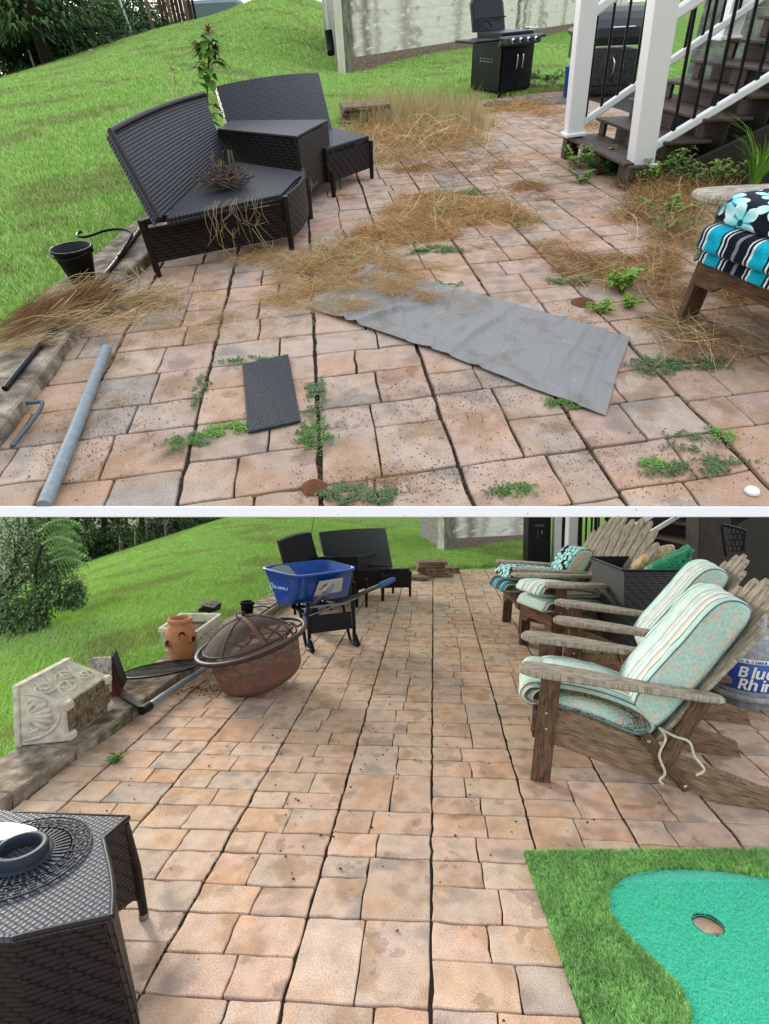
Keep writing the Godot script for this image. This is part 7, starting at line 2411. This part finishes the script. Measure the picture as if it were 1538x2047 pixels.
	for q in [[Vector3(-1.107, 0, -1.763), 0.2, 0.3, 500], [Vector3(-1.193, 0, -1.645), 0.1, 0.12, 120], [Vector3(-0.869, 0, -2.029), 0.3, 0.3, 260], [Vector3(0.206, 0, -1.927), 0.45, 0.2, 800], [Vector3(0.489, 0, -1.478), 0.6, 0.15, 500], [Vector3(0.906, 0, -1.445), 0.3, 0.15, 350], [Vector3(0.023, 0, -1.408), 0.25, 0.1, 500], [Vector3(0.985, 0, -2.6), 0.3, 0.2, 400], [Vector3(-0.339, 0, -3.854), 0.8, 0.5, 700], [Vector3(1.039, 0, -4.854), 0.9, 1.2, 900], [Vector3(-1.335, 0, -3.005), 0.3, 0.4, 400]]:
		for i in q[3]:
			var p: Vector3 = q[0] + Vector3(rng.randfn() * q[1] * 0.6, 0.003, rng.randfn() * q[2] * 0.6)
			spots.append(Transform3D(Basis(Vector3.UP, rnd(0, 6)).scaled(Vector3.ONE * rnd(0.3, 1.2)), p))
			tints.append(hue([Color(0.14, 0.09, 0.06), Color(0.24, 0.16, 0.1), Color(0.32, 0.23, 0.15), Color(0.08, 0.06, 0.05)][rng.randi() % 4], 0.3))
	scatter("soil_crumbs", crumb, M.straw, spots, tints, "loose soil crumbs and seed husks over the weedy paving", "soil")
	# soil and moss in the long joints
	var moss := tuft_mesh(6, 0.007, 0.012, 0.003, 0.9)
	spots = []; tints = []
	var patchy := noise(3.0, 2, FastNoiseLite.TYPE_SIMPLEX_SMOOTH, 92)
	var lanes := PackedVector2Array([Vector2(-1.4, -1.5), Vector2(-1.3, -5.0), Vector2(0.8, -10.0), Vector2(3.0, -10.5), Vector2(2.6, -3), Vector2(1.7, -1.25)])
	for i in 9000:
		var p := Vector2(-0.682, -1.358) + Vector2(0.9903, -0.139) * (0.478 * rng.randi_range(-3, 7) + rng.randfn() * 0.006) + Vector2(-0.0808, -0.9967) * rnd(-0.2, 7.0)
		if patchy.get_noise_2dv(p) < 0.0 or not Geometry2D.is_point_in_polygon(p, lanes): continue
		spots.append(Transform3D(Basis(Vector3.UP, rnd(0, 6)).scaled(Vector3.ONE * rnd(0.5, 1.3)), Vector3(p.x, -0.013, p.y)))
		tints.append(hue([Color(0.1, 0.07, 0.04), Color(0.16, 0.11, 0.06), Color(0.08, 0.12, 0.04)][rng.randi() % 3], 0.25))
	scatter("joint_moss", moss, M.blade, spots, tints, "moss, soil and rootlets in the long joints of the weedy patio", "moss")
	ant_hill(Vector3(-0.231, 0, -1.415), 0.048, "reddish ant hill in the joint near the front of the weedy patio", grain_mesh(0.0022))
	ant_hill(Vector3(1.081, 0, -2.798), 0.07, "flat patch of red ant sand beyond the corner of the grey sheet", grain_mesh(0.0025))
	ant_hill(Vector3(1.311, 0, -11.78), 0.3, "red sandy mound at the grass edge left of the gas grill", grain_mesh(0.008))
	# creeping weeds
	var gr := Color(0.085, 0.19, 0.04); var dull := Color(0.11, 0.17, 0.07); var bright := Color(0.14, 0.3, 0.05)
	for q in [["creeping weed in the joint right of the dark slate", Vector3(-0.257, 0, -1.971), 0.045, 0.14, 0, 26, dull], ["creeping weed trailing below the dark slate's right corner", Vector3(-0.237, 0, -1.72), 0.075, 0.10, 0, 34, gr], ["bright green weed at the lower left corner of the dark slate", Vector3(-0.585, 0, -1.777), 0.10, 0.05, 0.2, 34, bright], ["creeping weed left of the dark slate's foot", Vector3(-0.724, 0, -1.714), 0.09, 0.06, 0.3, 26, gr], ["thin creeping weed in the joint left of the dark slate", Vector3(-0.759, 0, -2.099), 0.03, 0.14, 0, 14, dull], ["weed fringe along the top edge of the dark slate", Vector3(-0.581, 0, -2.34), 0.14, 0.03, 0.1, 18, gr],
		["dense low weed beside the front ant hill", Vector3(-0.127, 0, -1.368), 0.075, 0.05, 0, 36, dull], ["low weed right of the dense one at the front", Vector3(-0.004, 0, -1.354), 0.06, 0.045, 0, 22, dull], ["weed tuft under the lower edge of the grey sheet", Vector3(0.707, 0, -1.843), 0.06, 0.04, -0.4, 22, gr], ["creeping weed just right of the grey sheet's corner", Vector3(1.181, 0, -2.097), 0.11, 0.09, -0.3, 40, dull], ["spreading weed further right past the grey sheet", Vector3(1.353, 0, -2.101), 0.14, 0.07, 0, 36, dull], ["small bright weed in the right-hand joint", Vector3(1.208, 0, -1.58), 0.05, 0.05, 0, 14, bright], ["small bright weed on the near right paving", Vector3(0.909, 0, -1.444), 0.045, 0.03, 0, 14, bright], ["creeping dull weed across the near right paving", Vector3(1.063, 0, -1.418), 0.16, 0.045, 0.1, 34, dull], ["low weed in the joint near the front centre", Vector3(0.418, 0, -1.339), 0.08, 0.03, 0.1, 20, gr], ["thin weed creeping over the paver left of the right-hand joint", Vector3(1.075, 0, -1.56), 0.1, 0.06, 0, 16, dull],
		["creeping weed at the kerb foot by the pipe end", Vector3(-1.519, 0, -2.519), 0.04, 0.05, 0, 12, gr], ["green strands in the straw left of the middle", Vector3(0.373, 0, -3.104), 0.10, 0.05, 0, 14, gr], ["green strands at the near end of the straw band", Vector3(0.41, 0, -3.74), 0.16, 0.08, 0, 22, gr], ["green strands at the far side of the straw band", Vector3(0.69, 0, -5.079), 0.3, 0.12, 0, 26, gr], ["green strands at the right of the straw band", Vector3(1.1, 0, -4.23), 0.12, 0.12, 0, 18, gr], ["green weed among straw left of the straw by the cushions", Vector3(1.11, 0, -3.081), 0.12, 0.06, 0, 16, gr], ["green weeds at the foot of the wooden chair leg", Vector3(1.455, 0, -2.544), 0.1, 0.08, 0, 18, gr]]:
		creeper(q[0], q[1], q[2], q[3], q[4], q[5], q[6], 0.0135 if q[1].z > -3.0 else 0.022)
	# taller leafy weeds
	weed("leafy weed in front of the bottom step, left side", Vector3(2.003, 0, -5.514), 9, 0.2, 0.16, 0.06, Color(0.13, 0.24, 0.05))
	weed("dark leafy weed under the bottom step", Vector3(2.135, 0, -5.447), 9, 0.16, 0.13, 0.06, Color(0.06, 0.15, 0.03))
	weed("low yellowish weed before the left footing of the steps", Vector3(1.821, 0, -5.274), 7, 0.08, 0.14, 0.045, Color(0.17, 0.25, 0.07))
	weed("bright weed at the foot of the nearer white post", Vector3(2.202, 0, -4.86), 8, 0.2, 0.09, 0.055, Color(0.17, 0.3, 0.05))
	weed("leafy weed right of the nearer white post", Vector3(2.397, 0, -4.821), 8, 0.26, 0.12, 0.055, Color(0.14, 0.25, 0.06))
	weed("tall yellow-green weed right of the bottom step", Vector3(2.384, 0, -5.036), 10, 0.3, 0.16, 0.06, Color(0.24, 0.36, 0.08))
	weed("yellow-green weed spreading before the daylily clump", Vector3(2.704, 0, -4.76), 10, 0.22, 0.2, 0.06, Color(0.22, 0.33, 0.08))
	weed("green weed in the straw above the chair arm", Vector3(2.054, 0, -4.127), 10, 0.14, 0.18, 0.05, Color(0.18, 0.3, 0.07))
	weed("sprawling green weed between the step and the straw", Vector3(1.92, 0, -5.837), 8, 0.14, 0.2, 0.05, Color(0.2, 0.32, 0.07))
	weed("dull weed among dry stems below the deck", Vector3(2.497, 0, -4.649), 8, 0.2, 0.2, 0.05, Color(0.12, 0.19, 0.07))
	weed("green weed among dry stems left of the cushion pile", Vector3(1.969, 0, -3.801), 8, 0.1, 0.14, 0.04, Color(0.12, 0.22, 0.05))
	weed("bright green weed sprouting from the red-brown straw", Vector3(1.315, 0, -2.909), 8, 0.11, 0.06, 0.045, Color(0.19, 0.36, 0.05))
	weed("small bright weed below the red-brown straw", Vector3(1.131, 0, -2.672), 6, 0.04, 0.06, 0.03, Color(0.18, 0.33, 0.05))
	weed("small bright weed right below the one in the red-brown straw", Vector3(1.285, 0, -2.715), 6, 0.05, 0.06, 0.03, Color(0.18, 0.33, 0.05))
	weed("pale weed beside the pile of slabs", Vector3(-0.197, 0, -8.462), 6, 0.1, 0.15, 0.06, Color(0.2, 0.26, 0.09))
	weed("low green plants along the bank right of the gas grill", Vector3(3.348, 0, -12.701), 16, 0.15, 0.5, 0.1, Color(0.13, 0.22, 0.05))
	weed("low brownish plants behind the slate left of the white post", Vector3(3.187, 0, -11.711), 14, 0.1, 0.5, 0.08, Color(0.2, 0.18, 0.08))
	# tall thistle behind the sofa
	var base := Vector3(-1.604, 0.161, -6.6)
	var t := thing("thistle", base, "tall thistle with dried flower heads growing behind the wicker sofa", "thistle")
	var s := begin()
	var stem := curve([base, Vector3(-1.536, 0.446, -6.6), Vector3(-1.444, 0.748, -6.6), Vector3(-1.39, 0.925, -6.6), Vector3(-1.37, 1.021, -6.6)], 5)
	tube(s, stem, 0.009, 6)
	tube(s, curve([Vector3(-1.439, 0.785, -6.6), Vector3(-1.472, 0.858, -6.6), Vector3(-1.508, 0.944, -6.6)], 3), 0.005, 5)
	tube(s, curve([Vector3(-1.419, 0.827, -6.6), Vector3(-1.378, 0.861, -6.6), Vector3(-1.342, 0.895, -6.6)], 3), 0.005, 5)
	part("stem", s, mat("green stem", lin(0.12, 0.15, 0.05), 0.8), t)
	s = begin()
	flat(s)
	for i in range(2, stem.size() - 2):
		for k in 3:
			var a := rnd(0, TAU)
			leaf(s, stem[i], Vector3(cos(a), rnd(-0.3, 0.5), sin(a)), rnd(0.14, 0.26), 0.26, hue(Color(0.12, 0.26, 0.05)), 0.3)
	for k in 8:
		var a := rnd(0, TAU)
		leaf(s, Vector3(-1.464, 0.886, -6.6) + Vector3(rnd(-0.1, 0.1), rnd(-0.2, 0.1), 0), Vector3(cos(a), 0.2, sin(a)), 0.13, 0.25, hue(Color(0.2, 0.3, 0.09)), 0.3)
	part("leaves", s, M.leaf, t)
	for q in [[Vector3(-1.365, 1.042, -6.6), Color(0.28, 0.15, 0.1)], [Vector3(-1.513, 0.958, -6.6), Color(0.55, 0.42, 0.22)], [Vector3(-1.33, 0.909, -6.6), Color(0.09, 0.04, 0.04)]]:
		s = begin()
		flat(s)
		for i in 40:
			leaf(s, q[0], Vector3(rng.randfn(), rng.randfn() + 0.4, rng.randfn()), rnd(0.05, 0.1), 0.12, hue(q[1]), 0.1)
		part("seed_head", s, M.straw, t)
	t = thing("seed_stalk", Vector3(-2.042, 0.437, -7.4), "thin pale seeding grass stalk left of the thistle", "grass stalk")
	s = begin()
	tube(s, curve([Vector3(-2.042, 0.437, -7.4), Vector3(-1.986, 0.627, -7.4), Vector3(-1.962, 0.742, -7.4), Vector3(-1.995, 0.772, -7.4)], 4), 0.004, 4)
	part("stem", s, mat("pale stalk", lin(0.4, 0.38, 0.16), 0.9), t)
	s = begin()
	flat(s)
	for i in 40: leaf(s, Vector3(-1.972, 0.71, -7.4) + Vector3(rnd(-0.03, 0.02), rnd(-0.1, 0.1), 0), Vector3(rnd(-1, 1), 0.6, rnd(-1, 1)), 0.05, 0.15, hue(Color(0.5, 0.46, 0.22)), 0.1)
	part("seed_head", s, M.straw, t)
	# strap-leaved plant behind the chair arm
	s = begin()
	flat(s)
	var dl := Vector3(2.902, 0, -4.615)
	for i in 60:
		var a := rnd(0, TAU)
		var out := Vector3(cos(a), 0, sin(a) * 0.7)
		var l := rnd(0.35, 0.75)
		var side := out.cross(Vector3.UP).normalized() * 0.011
		s.set_color(hue(Color(0.16, 0.34, 0.05), 0.2))
		var prev := dl + out * 0.03
		for k in 4:
			var f := (k + 1) / 4.0
			var nx := dl + out * (0.03 + l * 0.55 * f * f) + Vector3.UP * l * (f * 0.95 - 0.25 * f * f * f)
			quad(s, prev - side * (1.05 - f * 0.9 + 0.2), prev + side * (1.05 - f * 0.9 + 0.2), nx + side * (1.0 - f * 0.95), nx - side * (1.0 - f * 0.95))
			prev = nx
	whole("strap_leaved_plant", s, M.leaf, "clump of bright green strap leaves at the right edge behind the cushion pile", "plant")
	# forked seed stems standing among the paving
	var forks := [[Vector3(-0.882, 0, -3.74), 0.16, "forked pale seed stem in front of the nearer sofa section"], [Vector3(0.053, 0, -6.38), 0.16, "forked seed stem before the farther sofa section"], [Vector3(-0.591, 0, -4.862), 0.12, "forked seed stem at the nearer sofa section's right leg"], [Vector3(-0.724, 0, -3.764), 0.2, "leaning pair of seed stems before the nearer sofa section"], [Vector3(2.99, 0, -5.696), 0.2, "bare twiggy stems standing below the deck"], [Vector3(-1.354, 0, -3.256), 0.12, "pale forked stem beyond the hay heap"]]
	for q in forks:
		s = begin()
		for k in 3:
			var b: Vector3 = q[0] + Vector3(rnd(-0.08, 0.08), 0, rnd(-0.08, 0.08))
			var top: Vector3 = b + Vector3(rnd(-0.1, 0.1), q[1] * rnd(0.8, 1.2), rnd(-0.05, 0.05))
			tube(s, [b, b.lerp(top, 0.5) + Vector3(0.01, 0, 0), top], 0.0022, 4)
			for m in 4: tube(s, [top, top + Vector3(rnd(-1, 1), rnd(0.2, 1), rnd(-1, 1)).normalized() * 0.07], 0.0014, 4)
		whole("dry_weed_stalk", s, mat("pale stalk", lin(0.4, 0.38, 0.16), 0.9), q[2], "grass stalk")

func plants_level() -> void:
	FR = LEVEL
	# moss and grit in the long joints
	var O := Vector2(0.149, -1.665); var L := Vector2(0.0885, -0.9961); var T := Vector2(0.9985, 0.055)
	var spots := []; var tints := []
	var moss := tuft_mesh(6, 0.006, 0.014, 0.003, 0.8)
	var patchy := noise(2.5, 2, FastNoiseLite.TYPE_SIMPLEX_SMOOTH, 91)
	for i in 14000:
		var c := rng.randi_range(-5, 6)
		var l := rnd(-0.2, 8.0)
		var p := O + T * (0.478 * c + rng.randfn() * 0.004) + L * l
		if patchy.get_noise_2dv(p) < 0.02 + (0.25 if l < 1.5 else 0.0): continue
		if not Geometry2D.is_point_in_polygon(p, PackedVector2Array([Vector2(-1.8, -3.2), Vector2(-1.3, -7.2), Vector2(-0.9, -9.5), Vector2(3.5, -9.8), Vector2(4.5, -5), Vector2(3, -1), Vector2(-1.6, -1)])): continue
		spots.append(Transform3D(Basis(Vector3.UP, rnd(0, 6)).scaled(Vector3.ONE * rnd(0.5, 1.3)), Vector3(p.x, -0.012, p.y)))
		tints.append(hue([Color(0.06, 0.09, 0.03), Color(0.07, 0.055, 0.03), Color(0.1, 0.13, 0.04)][rng.randi() % 3], 0.25))
	scatter("joint_moss", moss, M.blade, spots, tints, "dark moss and grit in the long joints of the tidy patio", "moss")
	var crumb := grain_mesh(0.008)
	spots = []; tints = []
	for q in [[Vector3(-1.506, 0, -4.332), 0.22, 0.12, 260], [Vector3(0.4, 0, -5.335), 1.2, 1.6, 260], [Vector3(-0.182, 0, -2.805), 1.0, 0.8, 130]]:
		for i in q[3]:
			var p: Vector3 = q[0] + Vector3(rng.randfn() * q[1] * 0.6, 0.004, rng.randfn() * q[2] * 0.6)
			spots.append(Transform3D(Basis(Vector3.UP, rnd(0, 6)).scaled(Vector3.ONE * rnd(0.3, 1.3)), p))
			tints.append(hue([Color(0.06, 0.04, 0.03), Color(0.16, 0.1, 0.06)][rng.randi() % 2], 0.3))
	scatter("soil_crumbs", crumb, M.straw, spots, tints, "dark soil crumbs left of the fire pit and over the tidy paving", "soil")
	for q in [["small weed at the kerb foot beside the tipped trough", Vector3(-1.838, 0, -3.597), 0.05], ["small weed in the kerb joint near the left edge", Vector3(-1.605, 0, -3.176), 0.045]]:
		weed(q[0], q[1], 6, q[2], q[2], 0.03, Color(0.13, 0.24, 0.05))
	var st := straw_mesh()
	straw("twig_litter", "dry twigs and leaf bits beside the metal pole", [[Vector3(-1.501, 0, -4.26), 0.2, 0.1, 0, 110, 0.01, 0.08], [Vector3(0.31, 0, -4.113), 0.9, 1.2, 0, 60, 0.005, 0.05]], BROWN, st)

func lawns() -> void:
	var tuft := tuft_mesh(11, 0.055, 0.055, 0.0042, 0.55)
	FR = LEVEL
	lawn_tufts("lawn_grass", "grass blades of the lawn along the kerb of the tidy patio", land_level, PackedVector2Array([Vector2(-14, -22), Vector2(-3.0, -2.2), Vector2(-2.25, -2.2), Vector2(-2.2, -3.3), Vector2(-1.95, -5.0), Vector2(-1.7, -7.0), Vector2(-1.3, -9.5), Vector2(4.6, -10.6), Vector2(4.5, -14), Vector2(-4, -24)]), PackedVector2Array([Vector2(-1.35, -9.9), Vector2(4.2, -11.0), Vector2(4.2, -9), Vector2(-1.3, -9)]), Vector2.ZERO, 70000, 0.9, 1.0, 1.25, tuft)
	FR = BANK
	lawn_tufts("lawn_grass", "grass blades of the lawn along the kerb of the weedy patio", land_bank, PackedVector2Array([Vector2(-15, -30), Vector2(-2.6, -2.0), Vector2(-1.86, -2.0), Vector2(-1.85, -3.4), Vector2(-1.75, -4.4), Vector2(-1.65, -5.6), Vector2(-0.2, -8.4), Vector2(0.5, -10.2), Vector2(5.0, -12.2), Vector2(7.5, -17), Vector2(5, -26), Vector2(-2, -36)]), PackedVector2Array([Vector2(9, 9), Vector2(10, 9), Vector2(9, 10)]), Vector2.ZERO, 110000, 0.85, 1.0, 1.2, tuft)

func _ready() -> void:
	# camera
	var cam := Camera3D.new()
	cam.name = "camera"
	cam.position = Vector3(0, 1.7, 0)
	cam.rotation_degrees = Vector3(-3.563, 0, 0)
	cam.fov = 85.874
	cam.near = 0.05
	cam.far = 400.0
	add_child(cam)
	cam.current = true
	# overcast sky
	var env := Environment.new()
	env.background_mode = Environment.BG_SKY
	env.tonemap_mode = Environment.TONE_MAPPER_LINEAR
	env.tonemap_exposure = 2.12
	env.sdfgi_enabled = true; env.ssao_enabled = true; env.ssil_enabled = true
	var sm := ProceduralSkyMaterial.new()
	sm.sky_top_color = Color(0.84, 0.87, 0.92)
	sm.sky_horizon_color = Color(0.9, 0.91, 0.93)
	sm.ground_horizon_color = Color(0.6, 0.62, 0.56)
	sm.ground_bottom_color = Color(0.45, 0.48, 0.4)
	sm.sun_angle_max = 40.0
	env.sky = Sky.new()
	env.sky.sky_material = sm
	var we := WorldEnvironment.new()
	we.name = "environment"
	we.environment = env
	add_child(we)
	# the sun behind thin cloud
	var sun := DirectionalLight3D.new()
	sun.name = "sun"
	sun.light_color = Color(1.0, 0.97, 0.92)
	sun.light_energy = 1.6
	sun.light_angular_distance = 25.0
	sun.shadow_enabled = true
	add_child(sun)
	sun.look_at_from_position(Vector3.ZERO, Vector3(0.506, -0.469, 0.723))
	rng.seed = 20240
	make_materials()
	fabrics()
	ground_level()
	ground_bank()
	FR = LEVEL
	level_back()
	trees_level()
	trees_bank()
	FR = BANK
	steps_bank()
	block_wall(Vector3(-0.381, 0, -16.024), Vector3(15.893, 0, -43.833) - Vector3(-0.381, 0, -16.024), Vector3(-0.75, 0, -7.0), 2.2, "weathered white painted block wall of the house beyond the gas grill", 0.3)
	kerb_bank()
	wicker_set_bank()
	grills_bank()
	chair_bank()
	loose_things_bank()
	FR = LEVEL
	kerb_level()
	chairs_level()
	wicker_set_level()
	wheelbarrow()
	fire_pit()
	planters()
	clay_pot()
	grate()
	birdhouses()
	pipe_and_plate()
	pail(Vector3(-1.577, 0.08, -6.243), 0.058, 0.075, 0.19, "small black bucket on the kerb beyond the fire pit")
	storage_box()
	gas_tank()
	near_table()
	putting_mat()
	var h := begin()
	tube(h, curve([Vector3(-1.494, 0.22, -6.218), Vector3(-1.427, 0.2, -6.352), Vector3(-1.353, 0.16, -6.445)], 4), 0.008, 6)
	tube(h, curve([Vector3(-1.507, 0.1, -6.144), Vector3(-1.44, 0.1, -6.543), Vector3(-1.368, 0.1, -7.112)], 4), 0.012, 6)
	whole("hook_rod", h, M.black, "black rod and hose on the kerb behind the fire pit, running behind the wheelbarrow", "rod")
	lawns()
	plants_bank()
	plants_level()
